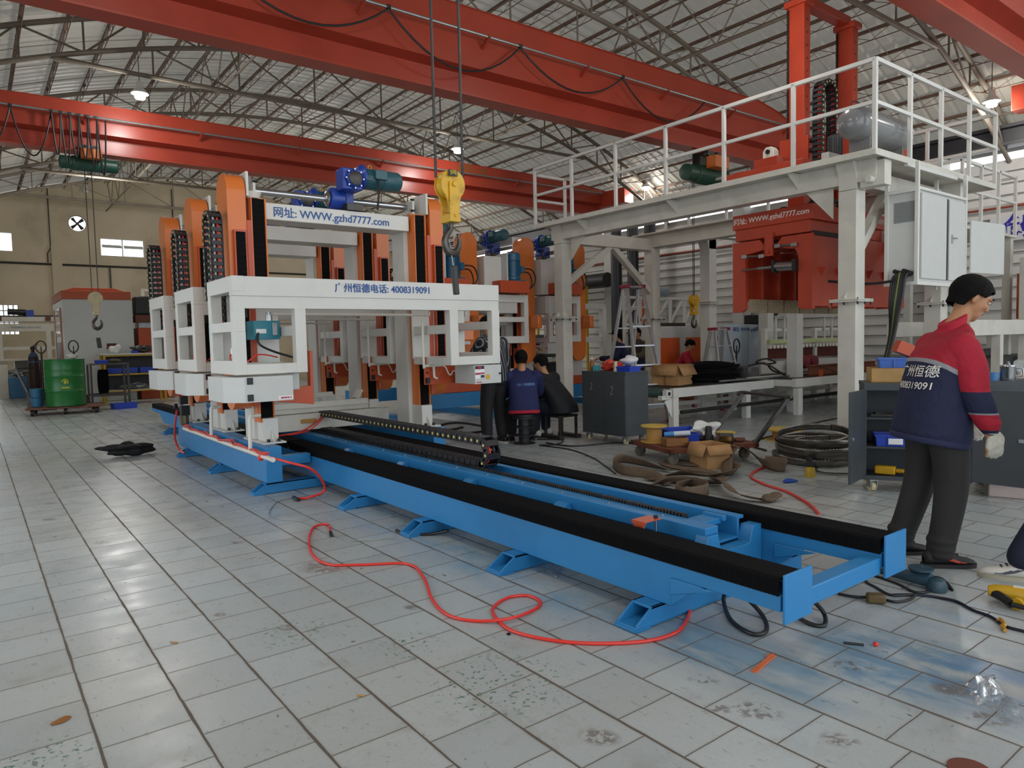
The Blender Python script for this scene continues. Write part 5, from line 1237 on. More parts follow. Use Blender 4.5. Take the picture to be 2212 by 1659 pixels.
o = MB().boxr((11.9,6.60,.68),(.06,.05,.12)); tag(o.build('orange_sensor_plug', DORANGE, bevel=.004),'small orange plug standing on the front edge of the conveyor','plug')
o = MB().tube(spline([(12.5,6.7,.80),(12.9,6.6,.82),(13.2,6.5,.6),(13.0,6.45,.45),(12.6,6.5,.6),(12.2,6.8,.80)],6),.011,seg=6); tag(o.build('cable', BLACK),'thin black cable looping over the rust-brown beam','cable')
o = MB().tube(spline([(10.9,7.4,.84),(11.1,7.2,.88),(11.35,7.2,.74),(11.6,7.1,.66),(11.4,7.0,.66),(11.1,7.1,.84),(11.0,7.3,.90),(11.3,7.3,.95),(11.45,7.2,.88),(11.2,7.2,.86)],6),.016,seg=8); tag(o.build('cable', BLACK),'stiff black cable curled over the film-wrapped coil','cable')
# pallet jack handle behind
def jack_handle(x,y,z,lab,s_=1,grp='pallet truck handles'):
    t = thing('pallet_truck', lab, 'pallet truck', (x,y,0), grp)
    pts = []
    for k in range(17): a = -PI/2+2*PI*k/16; pts.append((x+.10*math.cos(a)*s_, y-.03, z+.15+.14*math.sin(a)*s_))
    MB().tube(pts,.014,seg=8).build('handle_loop', BLACK, t)
    MB().cyl((x,y-.03,z+.01),(x,y+.05,.25),.02,seg=10).cyl((x,y-.03,z+.01),(x,y-.03,z+.16),.012,seg=8).build('drawbar', BLACK, t)
    b = MB(); b.box(x-.27,x-.11,y+.1,y+1.2,.05,.11); b.box(x+.11,x+.27,y+.1,y+1.2,.05,.11); b.box(x-.27,x+.27,y+.05,y+.2,.05,.30); b.build('forks', RUST, t)
    MB().cyl((x-.05,y,.09),(x+.05,y,.09),.09,seg=18).build('steer_wheel', BLACK, t)
    return t
jack_handle(12.1,8.5,1.02,'black pallet truck handle loop rising behind the coils on the conveyor')
# ------------------------------------------------------------------ flat trolley in front of the conveyor
A = G(1402,950,.17); B = G(1448,974,.17); D_ = G(1640,958,.17); E_ = D_+(A-B)
ux = (D_-B); uy = (A-B)
Ltr = ux.length; Wtr = max(uy.length,.42); ux.normalize(); uy = Vector((-ux.y,ux.x,0)) if ux.cross(uy.normalized()).z > 0 else Vector((ux.y,-ux.x,0))
def tp(a,b_,z): return B+ux*a+uy*b_+V3(0,0,z-.17)
t = thing('flat_trolley','rusty flat trolley with a slanting pipe handle, loaded with spools and blue bins','trolley',tp(Ltr/2,Wtr/2,0))
def obox(b,a0,a1,b0,b1,z0,z1): return b.hexa([tp(a0,b0,z0),tp(a1,b0,z0),tp(a1,b1,z0),tp(a0,b1,z0),tp(a0,b0,z1),tp(a1,b0,z1),tp(a1,b1,z1),tp(a0,b1,z1)])
b = MB(); obox(b,0,Ltr,0,.05,.13,.18); obox(b,0,Ltr,Wtr-.05,Wtr,.13,.18); obox(b,0,.05,0,Wtr,.13,.18); obox(b,Ltr-.05,Ltr,0,Wtr,.13,.18); obox(b,0,Ltr,0,Wtr,.175,.182); b.build('deck', RUST, t, bevel=.003)
b = MB(); b.bar(tp(Ltr-.03,.03,.17),tp(Ltr+.42,.03,.66),.04); b.bar(tp(Ltr-.03,Wtr-.03,.17),tp(Ltr+.42,Wtr-.03,.66),.04); b.cyl(tp(Ltr+.42,-.02,.67),tp(Ltr+.42,Wtr+.02,.67),.02,seg=10); b.build('push_handle', DSTEEL, t, bevel=.002)
for a_,b_ in ((.1,.08),(.1,Wtr-.08),(Ltr-.12,.08),(Ltr-.12,Wtr-.08)):
    c = MB().boxr(tp(a_,b_,.11),(.06,.06,.05)); c.bar(tp(a_,b_-.03,.13),tp(a_-.02,b_-.03,.06),.03,.006).bar(tp(a_,b_+.03,.13),tp(a_-.02,b_+.03,.06),.03,.006); co = c.build('castor', GALV, t)
    MB().cyl(tp(a_-.02,b_-.022,.062),tp(a_-.02,b_+.022,.062),.06,seg=20).build('wheel', mat('worn_tyre','#6f6a5c',.7,noise=.2), co)
DZ = .1825
def spool(p, r_, h_, lab, rc=.6, rz=0):
    t = thing('wire_spool', lab, 'spool', p, 'yellow rimmed wire spools')
    MB().lathe([(.02,0),(r_,0),(r_,.008),(r_*rc,.012),(r_*rc,h_-.012),(r_,h_-.008),(r_,h_),(.02,h_)],p,'Z',32).build('spool_core', mat('spool_card','#b5894a',.7), t)
    for z_ in (0,h_): MB().lathe([(.02,z_),(r_+.001,z_),(r_+.001,z_+.009),(.02,z_+.009)],p,'Z',32).build('flange', mat('spool_yellow','#c9aa45',.5), t)
    return t
spool(tp(.16,Wtr*.70,DZ),.15,.18,'upright yellow rimmed wire spool at the left end of the flat trolley')
spool(tp(Ltr*.80,Wtr*.35,DZ),.11,.09,'small yellow rimmed spool of clear line at the handle end of the trolley')
fs = G(1693,950); spool(fs,.24,.14,'yellow rimmed spool of clear line lying on the floor behind the blade coils')
bin_('large blue open bin tipped on the back of the flat trolley',tp(Ltr*.45,Wtr*.72,DZ),(.42,.26,.13),R(-20))
bin_('small blue open bin in the middle front of the flat trolley',tp(Ltr*.36,Wtr*.40,DZ),(.26,.2,.11),R(-28))
bin_('shallow blue open bin by the handle of the flat trolley',tp(Ltr*.72,Wtr*.80,DZ),(.30,.2,.09),R(-35))
frame_box(tp(Ltr*.17,Wtr*.25,DZ),R(-30),.26,.15,.09,mat('oily_card','#8f6136',.7,noise=.2),'parts_carton','oily open brown parts carton at the front left of the trolley','carton')
t = MB().cyl(tp(Ltr*.18,Wtr*.30,DZ+.125),tp(Ltr*.18,Wtr*.30,DZ+.125)+V3(.13,-.12,.01),.028,seg=16); o = tag(t.build('spray_can', mat('can_white','#c9d2da',.35)),'white spray can with blue cap lying on the oily carton','can')
q = tp(Ltr*.18,Wtr*.30,DZ+.125); MB().cyl(q-V3(.075,-.07,.005),q,.0285,seg=16).build('cap', mat('cap_blue','#3d86c4',.4), o)
p = tp(Ltr*.55,Wtr*.25,DZ); o = MB().lathe([(.055,0),(.055,.09),(.04,.1),(.038,.18),(.03,.19),(.02,.18),(.02,0)],p,'Z',24); tag(o.build('steel_bushing', DSTEEL),'turned dark steel bushing standing on the trolley','machine part')
blob('white_rag',tp(Ltr*.62,Wtr*.45,DZ),.11,(1.2,1.1,.8),WHITEPL,'crumpled white rag between the bins and the steel bushing','rag',21,sub=4,amp=.45,frq=6)
p = tp(Ltr*.68,Wtr*.12,DZ); b = MB()
for (x0,x1,z0,z1) in ((-.075,-.069,0,.10),(.069,.075,0,.10),(-.075,.075,0,.006),(-.075,.075,.094,.10)):
    M = Matrix.Translation(p) @ Matrix.Rotation(R(-52),4,'Z'); b.hexa([M @ V3(*q) for q in ((x0,-.13,z0),(x1,-.13,z0),(x1,.13,z0),(x0,.13,z0),(x0,-.13,z1),(x1,-.13,z1),(x1,.13,z1),(x0,.13,z1))])
tag(b.build('square_tube_offcut', DSTEEL),'short dark square tube offcut open towards the camera on the trolley','steel tube')
for k,(a_,b_) in enumerate(((.30,.12),(.45,.10),(.88,.20))):
    blob('metal_scrap',tp(Ltr*a_,Wtr*b_,DZ),.05,(1.5,1,.4),RUST,('flat rusty scrap in front of the small blue bin','dark metal scrap left of the steel bushing','rusty flat scrap at the handle end of the trolley')[k],'scrap metal',30+k,sub=2,amp=.4,grp='scrap pieces on the trolley')
# open carton on the floor
carton(G(1533,1008),R(-20),.28,.32,.25,'small open cardboard box on the floor in front of the flat trolley')
# webbing sling on the floor
SLING = mat('webbing_brown','#6a5846',.85,noise=.25,scale=14,dirt='#3d4a52',dirt_amt=.35,bump=.5)
t = thing('lifting_sling','long dirty brown webbing sling heaped in loops on the floor behind the rail','sling',(5.3,4.2,0))
def ribbon(pts, w_, parent, tw, th=.007, n=10):
    sp = spline(pts,n); rows = []; N = len(sp)
    for i,p in enumerate(sp):
        tgt = (sp[min(i+1,N-1)]-sp[max(i-1,0)]).normalized(); u = i/(N-1)*(len(tw)-1); k = int(min(u,len(tw)-2)); an = tw[k]+(tw[k+1]-tw[k])*(u-k)
        side = tgt.cross(V3(0,0,1)).normalized(); wv = side*math.cos(an)+V3(0,0,1)*math.sin(an)
        zc = max(p.z, abs(math.sin(an))*w_/2+.008); c = V3(p.x,p.y,zc)
        rows.append([c-wv*w_/2,c-wv*w_/6+V3(0,0,.003),c+wv*w_/6+V3(0,0,.003),c+wv*w_/2])
    return MB().grid(rows).build('webbing', SLING, parent, solid=th)
def gp(*L_): return [G(a,b_) if len((a,b_))==2 else None for a,b_ in L_]
def up(L_, zs): return [V3(p.x,p.y,z) for p,z in zip(L_,zs)]
ribbon(up(gp((1445,1050),(1400,1035),(1345,1028),(1325,1012),(1345,1002),(1400,1012),(1450,1022)),[.02,.05,.06,.06,.05,.04,.03]),.10,t,[.2,1.2,1.4,1.5,1.4,.9,.2])
ribbon(up(gp((1400,1040),(1470,1030),(1530,1038),(1590,1030),(1570,1012),(1500,1008),(1440,998)),[.02,.04,.05,.06,.05,.03,.02]),.12,t,[.1,.6,.3,.9,.4,.2,.3])
ribbon(up(gp((1400,1055),(1440,1048),(1500,1056),(1530,1070),(1480,1080),(1460,1066),(1500,1052),(1560,1050)),[.02,.03,.06,.06,.05,.05,.05,.02]),.10,t,[.3,.8,1.4,1.5,1.5,1.3,.7,.3])
ribbon(up(gp((1540,1050),(1565,1062),(1590,1078),(1640,1085),(1680,1082)),[.06,.08,.05,.03,.02]),.11,t,[.6,.5,.4,.3,.6])
ribbon(up(gp((1570,1030),(1575,1005),(1600,992),(1625,1000),(1660,1018),(1695,1022),(1690,1014),(1650,1008)),[.04,.12,.14,.10,.04,.03,.05,.06]),.12,t,[.6,.4,.3,.8,1.2,1.4,1.2,.9])
ribbon(up(gp((1560,1045),(1540,1030),(1500,1020),(1455,1012),(1430,1004)),[.03,.04,.03,.02,.02]),.10,t,[.1,.1,.2,.1,.0])
blob('frayed_end',G(1668,1083),.06,(1.4,1,.5),SLING,None,None,41,sub=3,amp=.4,parent=t)
# bandsaw blades
t = thing('bandsaw_blade_coil','stack of coiled toothed bandsaw blades beside the right gantry column','saw blades',(7.15,4.1,0))
BLADE = mat('blade_steel','#7d7973',.3,metal=.85,noise=.25,scale=6)
cc = V3(7.12,4.02,0)
for k,(r_,z_,tl,ph,hh) in enumerate(((.40,.01,.02,0,.07),(.38,.07,.05,.5,.07),(.41,.13,.08,1.0,.07),(.36,.20,.11,1.4,.065),(.33,.10,.10,2.2,.065),(.39,.17,.06,4.2,.065))):
    n = 150; rows = []; cx_ = cc.x+.02*math.sin(k*2.1); cy_ = cc.y+.03*math.cos(k*1.7)
    for i in range(n+1):
        a = 2*PI*i/n; zz = z_+tl*(1+math.sin(a+ph))*.5; tooth = .010 if i%2 else 0
        rows.append([(cx_+r_*math.cos(a),cy_+r_*math.sin(a),zz),(cx_+r_*math.cos(a),cy_+r_*math.sin(a),zz+hh-.008),(cx_+r_*math.cos(a),cy_+r_*math.sin(a),zz+hh+tooth)])
    MB().grid(rows).build('blade', BLADE, t, solid=.0025, smooth=20)
wr = thing('wire_rope_heap','flat heap of thin dark wire lying under the bandsaw blades','wire',(6.9,3.55,0))
for k in range(6):
    MB().tube([(6.95+(.33+.02*k)*math.cos(a*.35+k),3.62+(.22+.015*k)*math.sin(a*.35+k),.008+.004*k) for a in range(18)],.005,seg=5,closed=False).build('wire_loop', DSTEEL, wr)
t = thing('yellow_spray_gun','small yellow and black tool standing by the blade coil','tool',G(1750,1030)); p = G(1750,1030)
MB().lathe([(.045,0),(.048,.05),(.04,.09),(.03,.10)],p,'Z',18).build('yellow_cup', mat('cup_yellow','#b8981e',.4), t); MB().boxr(p+V3(0,0,.125),(.06,.08,.05),rz=.5).boxr(p+V3(.02,.02,.16),(.03,.05,.04)).build('black_head', BLACK, t, bevel=.005)
blob('blue_rag',G(1706,1041),.045,(1.5,1,.25),mat('rag_blue','#1f49a8',.8),'small blue rag on the floor left of the yellow tool','rag',44,amp=.4)
blob('black_cloth',G(275,986),.17,(1.6,.7,.42),BTROU,'crumpled black cloth lying alone on the floor tiles at the left','cloth',47,sub=4,amp=.5,frq=6)
# ------------------------------------------------------------------ hoses and cords on the floor
def hose(px, r_, m, lab, cat='hose', z=None, name='air_hose', seg=8, grp=None):
    pts = [G(a,b_) if len(p_)==2 else G(a,b_,p_[2]) for p_ in px for (a,b_) in [p_[:2]]]
    for i,(p,p_) in enumerate(zip(pts,px)): p.z = (p_[2] if len(p_) > 2 else 0)+r_
    return tag(MB().tube(spline(pts,8),r_,seg=seg).build(name,m),lab,cat,grp)
h_ = hose([(714,1150),(707,1135),(680,1140),(668,1165),(675,1200),(710,1222),(780,1223),(880,1221),(915,1250),(935,1300),(970,1333),(1030,1345),(1100,1340,.012),(1150,1322),(1168,1305),(1140,1290),(1095,1295),(1065,1318),(1075,1342),(1110,1368),(1200,1388),(1300,1394),(1400,1388),(1460,1370),(1482,1345),(1493,1317),(1510,1305),(1560,1292)],.0085,REDHOSE,'long bright red air hose looping over the floor in front of the rail')
MB().cyl(G(714,1150,.01),G(716,1157,.01),.013,seg=10).build('hose_coupling', BLACK, h_)
h_ = tag(MB().tube(spline([(2.04,6.2,.40),(2.15,6.0,.36),(2.3,5.95,.30),(2.42,6.0,.18),(2.46,6.05,.06),V3(*G(665,1080))+V3(0,0,.02),V3(*G(645,1080))+V3(0,0,.015)],8),.011,seg=8).build('air_hose',REDHOSE),'short red air hose hanging from the end of the blue base beam','hose')
MB().cyl(G(645,1080,.015),G(634,1074,.015),.016,seg=10).build('hose_coupling', BLACK, h_)
hose([(1700,1003),(1650,1012),(1622,1030),(1650,1048),(1700,1065),(1745,1090),(1768,1112)],.012,mat('red_hose_dull','#d8403a',.4),'red hose on the floor between the sling and the blade coil')
hose([(640,1076),(600,1085),(582,1110),(600,1122),(650,1128),(700,1150),(760,1170),(850,1163)],.003,GALV,'thin grey wire on the floor by the red hose end','wire',name='thin_wire',seg=5)
for pl_,lab in (([(1575,1270,.10),(1563,1300,.02),(1580,1345),(1625,1374),(1655,1367),(1648,1335),(1610,1292,.06),(1600,1275,.12)],'thick black cable loop under the front left end of the rail'),([(1700,1325,.02),(1750,1352),(1780,1355),(1780,1330,.02),(1755,1300,.10)],'thick black cable loop under the near end plate'),([(856,1148),(880,1157),(930,1157),(968,1150,.03)],'short black cable by the third rail foot')):
    hose(pl_,.0105,BLACK,lab,'cable',name='cable',grp='black cable loops under the rail')
hose([(1180,958),(1240,965),(1330,958),(1400,960),(1480,955)],.009,BLACK,'black cable running past the castors of the chalked cabinet','cable',name='cable')
hose([(1160,950),(1215,952),(1200,962),(1165,963),(1230,972),(1280,990),(1310,1010),(1330,1025)],.008,BLACK,'thin black cable curling from the stool towards the sling','cable',name='cable')
hose([(1000,925),(960,932),(940,925),(980,915),(1030,920),(1060,930),(1010,938)],.016,BLACK,'heap of black cable on the floor behind the drag chain','cable',name='cable')
hose([(1655,975),(1620,958),(1700,935),(1760,915),(1810,905)],.012,BLACK,'black cable on the floor behind the trolley handle','cable',name='cable')
hose([(1810,1285),(1850,1292),(1895,1292)],.007,BLACK,'black lead ending at the brown plug on the floor','cable',name='cable')
hose([(1905,1296),(1935,1303),(1965,1298),(1972,1288),(1925,1288),(1890,1270),(1870,1258),(1880,1245),(1935,1262),(1985,1283),(2040,1270),(2057,1277),(2035,1253),(2010,1248)],.007,BLACK,'tangled black flex of the angle grinder','cable',name='cable')
hose([(1925,1288),(1985,1288),(2060,1300),(2100,1320),(2140,1335),(2170,1355),(2212,1367),(2260,1380)],.007,mat('flex_navy','#15162a',.5),'dark flex running right to the yellow knot','cable',name='cable')
o = MB().boxr(G(1892,1292,.025),(.09,.05,.05),rz=-.9); tag(o.build('mains_plug', mat('plug_brown','#5d4b28',.5), bevel=.012),'olive brown mains plug joint on the tiles beside the grinder','plug')
o = MB().tube(spline([G(2156,1342,.01),G(2162,1338,.015),G(2170,1350,.02),G(2164,1352,.012),G(2172,1362,.012)],5),.009,seg=8); tag(o.build('cable_knot', mat('tie_yellow','#b98b33',.5)),'small yellow tie knotted on the dark flex','knot')
# angle grinder
pg = G(1968,1262); t = thing('angle_grinder','blue-grey angle grinder lying on the tiles by the far end plate','power tool',pg)
d = (G(2000,1262)-G(1925,1243)); d.z = 0; d.normalize(); s_ = V3(-d.y,d.x,0)
GR = mat('grinder_blue_grey','#2f4a58',.45,noise=.15,scale=30)
MB().tube([pg-d*.20+V3(0,0,.04),pg-d*.12+V3(0,0,.04),pg-d*.02+V3(0,0,.045),pg+d*.06+V3(0,0,.05),pg+d*.10+V3(0,0,.05)],[.026,.025,.033,.04,.036],seg=18).build('motor_body', GR, t)
MB().lathe([(.03,0),(.05,.005),(.052,.03),(.04,.06),(.02,.07)],pg+d*.13+V3(0,0,.0),'Z',20).build('gear_head', GR, t)
MB().lathe([(.02,-.004),(.062,-.004),(.062,.006),(.02,.01)],pg+d*.05+V3(0,0,.10),'Z',24).build('guard', GR, t)
MB().tube(spline([pg-d*.20+V3(0,0,.04),pg-d*.26+V3(0,0,.06)-s_*.02,pg-d*.28-s_*.06+V3(0,0,.02),pg-d*.2-s_*.1+V3(0,0,.01)],5),.01,seg=8).build('cord_sleeve', BLACK, t)
# yellow drill
pd = G(2180,1300); t = thing('power_drill','yellow and black power drill lying at the right edge of the picture','power tool',pd)
d = (G(2260,1306)-G(2145,1290)); d.z = 0; d.normalize(); s_ = V3(d.y,-d.x,0)
YD = mat('drill_yellow','#c79a16',.42,noise=.08)
MB().tube([pd-d*.09+V3(0,0,.045),pd-d*.06+V3(0,0,.045),pd+d*.02+V3(0,0,.045),pd+d*.12+V3(0,0,.045),pd+d*.16+V3(0,0,.045)],[.026,.035,.04,.04,.03],seg=18).build('drill_body', YD, t)
MB().tube([pd-d*.07+V3(0,0,.04),pd-d*.03+s_*.06+V3(0,0,.035),pd+s_*.12+V3(0,0,.03)],[.024,.021,.022],seg=14).build('grip', BLACK, t)
MB().tube([pd+d*.03+s_*.09+V3(0,0,.035),pd+d*.02+s_*.12+V3(0,0,.03)],[.024,.03],seg=14).build('side_handle', YD, t)
MB().cyl(pd+s_*.13+V3(0,0,.03),pd+s_*.17+d*.16+V3(0,0,.02),.012,seg=10).build('chuck_bar', BLACK, t)
MB().boxr(pd+d*.04-s_*.0+V3(0,0,.083),(.05,.03,.004),rz=math.atan2(d.y,d.x)).build('paper_label', PVC, t)
# scraps near the camera
a,b_ = G(1628,1453),G(1671,1417); o = MB().bar(a+V3(0,0,.004),b_+V3(0,0,.004),.022,.006).bar(b_+V3(0,0,.007),G(1657,1418,.007),.012,.006); tag(o.build('orange_strip', mat('orange_plastic','#d06a3a',.5)),'orange plastic strip lying on the tiles in front of the rail','plastic strip')
o = MB().cyl(G(1822,1388,.006),G(1866,1393,.006),.0055,seg=8); tag(o.build('cable_offcut', BLACK),'short black cable offcut lying right of the orange strip','cable offcut')
o = blob('red_scrap',G(1892,1396),.012,(1,1,.8),REDHOSE,'tiny red plastic scrap on the tiles','plastic scrap',3,sub=2,amp=.1)
def film_sheet(px, lab, hmax, seed):
    rr = random.Random(seed); c0,c1,c2,c3 = [G(*p) for p in px]; rows = []
    for i in range(15):
        row = []
        for j in range(15):
            u,v = i/14,j/14; p = (c0*(1-u)+c1*u)*(1-v)+(c3*(1-u)+c2*u)*v
            e = min(u,1-u,v,1-v)*4; h = hmax*min(e,1)*(.4+.6*abs(math.sin(u*9+seed)*math.cos(v*7+u*4)))+.003
            row.append(p+V3(rr.uniform(-.008,.008),rr.uniform(-.008,.008),h+rr.uniform(0,.006)))
        rows.append(row)
    b = MB().grid(rows); return tag(b.build('plastic_film',PLASTIC,smooth=60),lab,'plastic film')
film_sheet(((2085,1480),(2150,1462),(2165,1510),(2110,1525)),'crumpled clear plastic film on the tiles at the lower right',.05,2)
film_sheet(((2115,1515),(2165,1500),(2240,1560),(2190,1562)),'white crumpled plastic film strip at the right edge of the floor',.035,5)
film_sheet(((1148,1230),(1170,1212),(1220,1225),(1205,1250)),'flat clear plastic film beside the second rail foot',.012,8)
p = G(2095,1664); o = MB().cyl(p,p+V3(0,0,.004),.062,seg=32); tag(o.build('sanding_disc', mat('disc_brown','#6d3c2c',.8)),'round reddish brown sanding disc at the bottom edge of the picture','sanding disc')
for k,(px,py,m_,l_) in enumerate(((1375,1386,CARD,'cigarette end on the tiles right of the red loop'),(376,1387,CARD,'cigarette end on the tiles near the left foreground'),(780,1502,CARD,'cigarette end on the tiles at the bottom centre'))):
    o = MB().cyl(G(px-8,py,.004),G(px+8,py+1,.004),.004,seg=8); tag(o.build('cigarette_end', m_),l_,'cigarette end')
o = blob('brown_leaf',G(134,1556),.025,(1.4,.8,.15),mat('leaf_brown','#8f5a22',.7),'small brown leaf scrap on the tiles at the lower left','leaf',9,sub=2,amp=.5)
o = MB().lathe([(.006,0),(.010,0),(.010,.006),(.006,.006),(.006,0)],G(1099,1371),'Z',14); tag(o.build('black_nut', BLACK),'tiny black nut on the tiles below the red loop','nut')
o = MB().tube(spline([G(305,966,.01),G(330,964,.01)],4),.01,seg=6); tag(o.build('red_strip', REDHOSE),'short red strip on the floor behind the black cloth','plastic strip')
# ------------------------------------------------------------------ people
from mathutils.bvhtree import BVHTree
def zband(name, bands, vec=(0,0,1), base=NAVY, rough=.8, noise=.10):
    """cloth whose dyed panels change along a fixed direction of the garment"""
    m = bpy.data.materials.new(name); m.use_nodes = True; nt = m.node_tree; b = nt.nodes['Principled BSDF']; b.inputs['Roughness'].default_value = rough
    tc = nt.nodes.new('ShaderNodeTexCoord'); d = nt.nodes.new('ShaderNodeVectorMath'); d.operation = 'DOT_PRODUCT'
    nt.links.new(tc.outputs['Object'], d.inputs[0]); d.inputs[1].default_value = vec
    mr = nt.nodes.new('ShaderNodeMapRange'); mr.inputs[1].default_value = -.5; mr.inputs[2].default_value = 2.0; nt.links.new(d.outputs['Value'], mr.inputs[0])
    rp = nt.nodes.new('ShaderNodeValToRGB'); rp.color_ramp.interpolation = 'CONSTANT'; el = rp.color_ramp.elements
    el[0].position = 0; el[0].color = (*rgb(bands[0][1]),1); el.remove(el[1])
    for z_,c in bands[1:]:
        e = el.new((z_+.5)/2.5); e.color = (*rgb(c),1)
    nt.links.new(mr.outputs[0], rp.inputs[0])
    nz = nt.nodes.new('ShaderNodeTexNoise'); nz.inputs['Scale'].default_value = 9; nz.inputs['Detail'].default_value = 6; nt.links.new(tc.outputs['Object'], nz.inputs['Vector'])
    mx_ = nt.nodes.new('ShaderNodeMix'); mx_.data_type = 'RGBA'; mx_.blend_type = 'MULTIPLY'; mx_.inputs[0].default_value = noise*2
    nt.links.new(rp.outputs[0], mx_.inputs[6]); nt.links.new(nz.outputs['Fac'], mx_.inputs[7]); nt.links.new(mx_.outputs[2], b.inputs['Base Color'])
    n2 = nt.nodes.new('ShaderNodeTexNoise'); n2.inputs['Scale'].default_value = 11; n2.inputs['Detail'].default_value = 3; n2.inputs['Distortion'].default_value = 1.2; nt.links.new(tc.outputs['Object'], n2.inputs['Vector'])
    bp = nt.nodes.new('ShaderNodeBump'); bp.inputs['Strength'].default_value = .55; bp.inputs['Distance'].default_value = .03; nt.links.new(n2.outputs['Fac'], bp.inputs['Height']); nt.links.new(bp.outputs[0], b.inputs['Normal'])
    return m
class Fig:
    def __init__(s, origin, yaw, label, cat='person', group=None):
        s.o = Vector(origin); s.F = V3(math.cos(yaw),math.sin(yaw),0); s.S = V3(-math.sin(yaw),math.cos(yaw),0)
        s.root = thing('person', label, cat, origin, group); s.body = None
    def W(s, f, l, h): return s.o+s.F*f+s.S*l+V3(0,0,h)
    def limb(s, b, pts, rr, n=5, seg=14):
        P = spline([s.W(*p) for p in pts], n); N = len(P); R_ = []
        for i in range(N):
            u = i/(N-1)*(len(rr)-1); k = min(int(u),len(rr)-2); R_.append(rr[k]+(rr[k+1]-rr[k])*(u-k))
        b.tube(P,R_,seg=seg); b.sphere(P[0],R_[0]*.98,12); b.sphere(P[-1],R_[-1]*.98,12); return b
    def loft(s, b, rings, n=4, seg=24, sq=2.3):
        # ring: (f,l,h, half front-back, half side, tilt)
        RR = []
        for i in range(len(rings)-1):
            for k in range(n):
                t = k/n; tt = t*t*(3-2*t)*.5+t*.5; RR.append([a+(c-a)*tt for a,c in zip(rings[i],rings[i+1])])
        RR.append(list(rings[-1])); rows = []
        for f,l,h,a,c,ti in RR:
            row = []
            for k in range(seg):
                an = 2*PI*k/seg; cs,sn = math.cos(an),math.sin(an); e = 2/sq
                x = a*math.copysign(abs(cs)**e,cs); y = c*math.copysign(abs(sn)**e,sn)
                row.append(s.W(f+x*math.cos(ti), l+y, h+x*math.sin(ti)))
            rows.append(row)
        b.grid(rows, closeu=True); b._f(b.bm.verts[-seg:]) if False else None
        b.bm.verts.ensure_lookup_table(); vs = list(b.bm.verts); tot = len(rows)*seg; st = len(vs)-tot
        b._f(vs[st:st+seg][::-1]); b._f(vs[len(vs)-seg:])
        return b
    def finish(s, b, name, m, parent=None, voxel=.011, smooth=6, label=None):
        o = b.build(name, m, parent or s.root, smooth=60, label=label)
        md = o.modifiers.new('remesh','REMESH'); md.mode = 'VOXEL'; md.voxel_size = voxel; md.use_smooth_shade = True
        if smooth:
            sm = o.modifiers.new('smooth','SMOOTH'); sm.factor = .5; sm.iterations = smooth
        return o
    def head(s, b, c, pitch=0, yaw=0, k=1.0):
        """skull, jaw, nose, lips, ears, added to the body mesh; returns the head matrix"""
        M = Matrix.Translation(s.W(*c)) @ Matrix(((s.F.x,s.S.x,0,0),(s.F.y,s.S.y,0,0),(0,0,1,0),(0,0,0,1))) @ Matrix.Rotation(yaw,4,'Z') @ Matrix.Rotation(pitch,4,'Y') @ Matrix.Scale(k,4)
        def el(x,y,z,a,bb,cc,seg=16):
            t_ = MB(); t_.sphere((0,0,0),1,seg,(a,bb,cc)); 
            mp = {}
            for v in t_.bm.verts: mp[v] = b.bm.verts.new(M @ (v.co+V3(x,y,z)))
            for f in t_.bm.faces: b._f([mp[v] for v in f.verts])
            t_.bm.free()
        el(-.01,0,.035,.095,.074,.085,20); el(.02,0,-.01,.072,.066,.09,18); el(.045,0,-.062,.045,.048,.045,16); el(.062,0,-.088,.024,.026,.02)
        el(.0,0,-.055,.06,.055,.05)
        el(.088,0,.038,.012,.05,.012)         # brow ridge
        el(.098,0,.002,.013,.010,.026); el(.108,0,-.016,.013,.013,.011); el(.098,.012,-.018,.009,.007,.007); el(.098,-.012,-.018,.009,.007,.007)
        el(.075,.036,-.012,.018,.018,.018); el(.075,-.036,-.012,.018,.018,.018)
        el(.088,0,-.044,.012,.024,.006); el(.086,0,-.053,.012,.021,.006)
        for y in (-1,1):
            el(-.008,y*.076,.0,.019,.008,.031,14); el(-.004,y*.072,-.018,.012,.010,.016,12)
        return M
    def face(s, M, parent, eyes=True):
        def el(b,x,y,z,a,bb,cc):
            t_ = MB(); t_.sphere((0,0,0),1,12,(a,bb,cc)); mp = {v: b.bm.verts.new(M @ (v.co+V3(x,y,z))) for v in t_.bm.verts}
            for f in t_.bm.faces: b._f([mp[v] for v in f.verts])
            t_.bm.free()
        for y in (-1,1):
            b = MB(); el(b,.086,y*.031,.018,.010,.014,.0085); e = b.build('eye', mat('eye_white','#d9d4cc',.3), parent)
            b = MB(); el(b,.0945,y*.031,.017,.004,.0065,.0065); b.build('iris', mat('iris_dark','#1c120c',.2), e)
            b = MB(); el(b,.093,y*.032,.041,.007,.019,.0035); b.build('eyebrow', HAIR, parent)
            b = MB(); el(b,.090,y*.031,.0245,.009,.016,.003); b.build('eyelid', SKIN, parent)
        b = MB(); el(b,.093,0,-.0485,.008,.022,.0022); b.build('mouth', mat('lip_tone','#8a4f42',.5), parent)
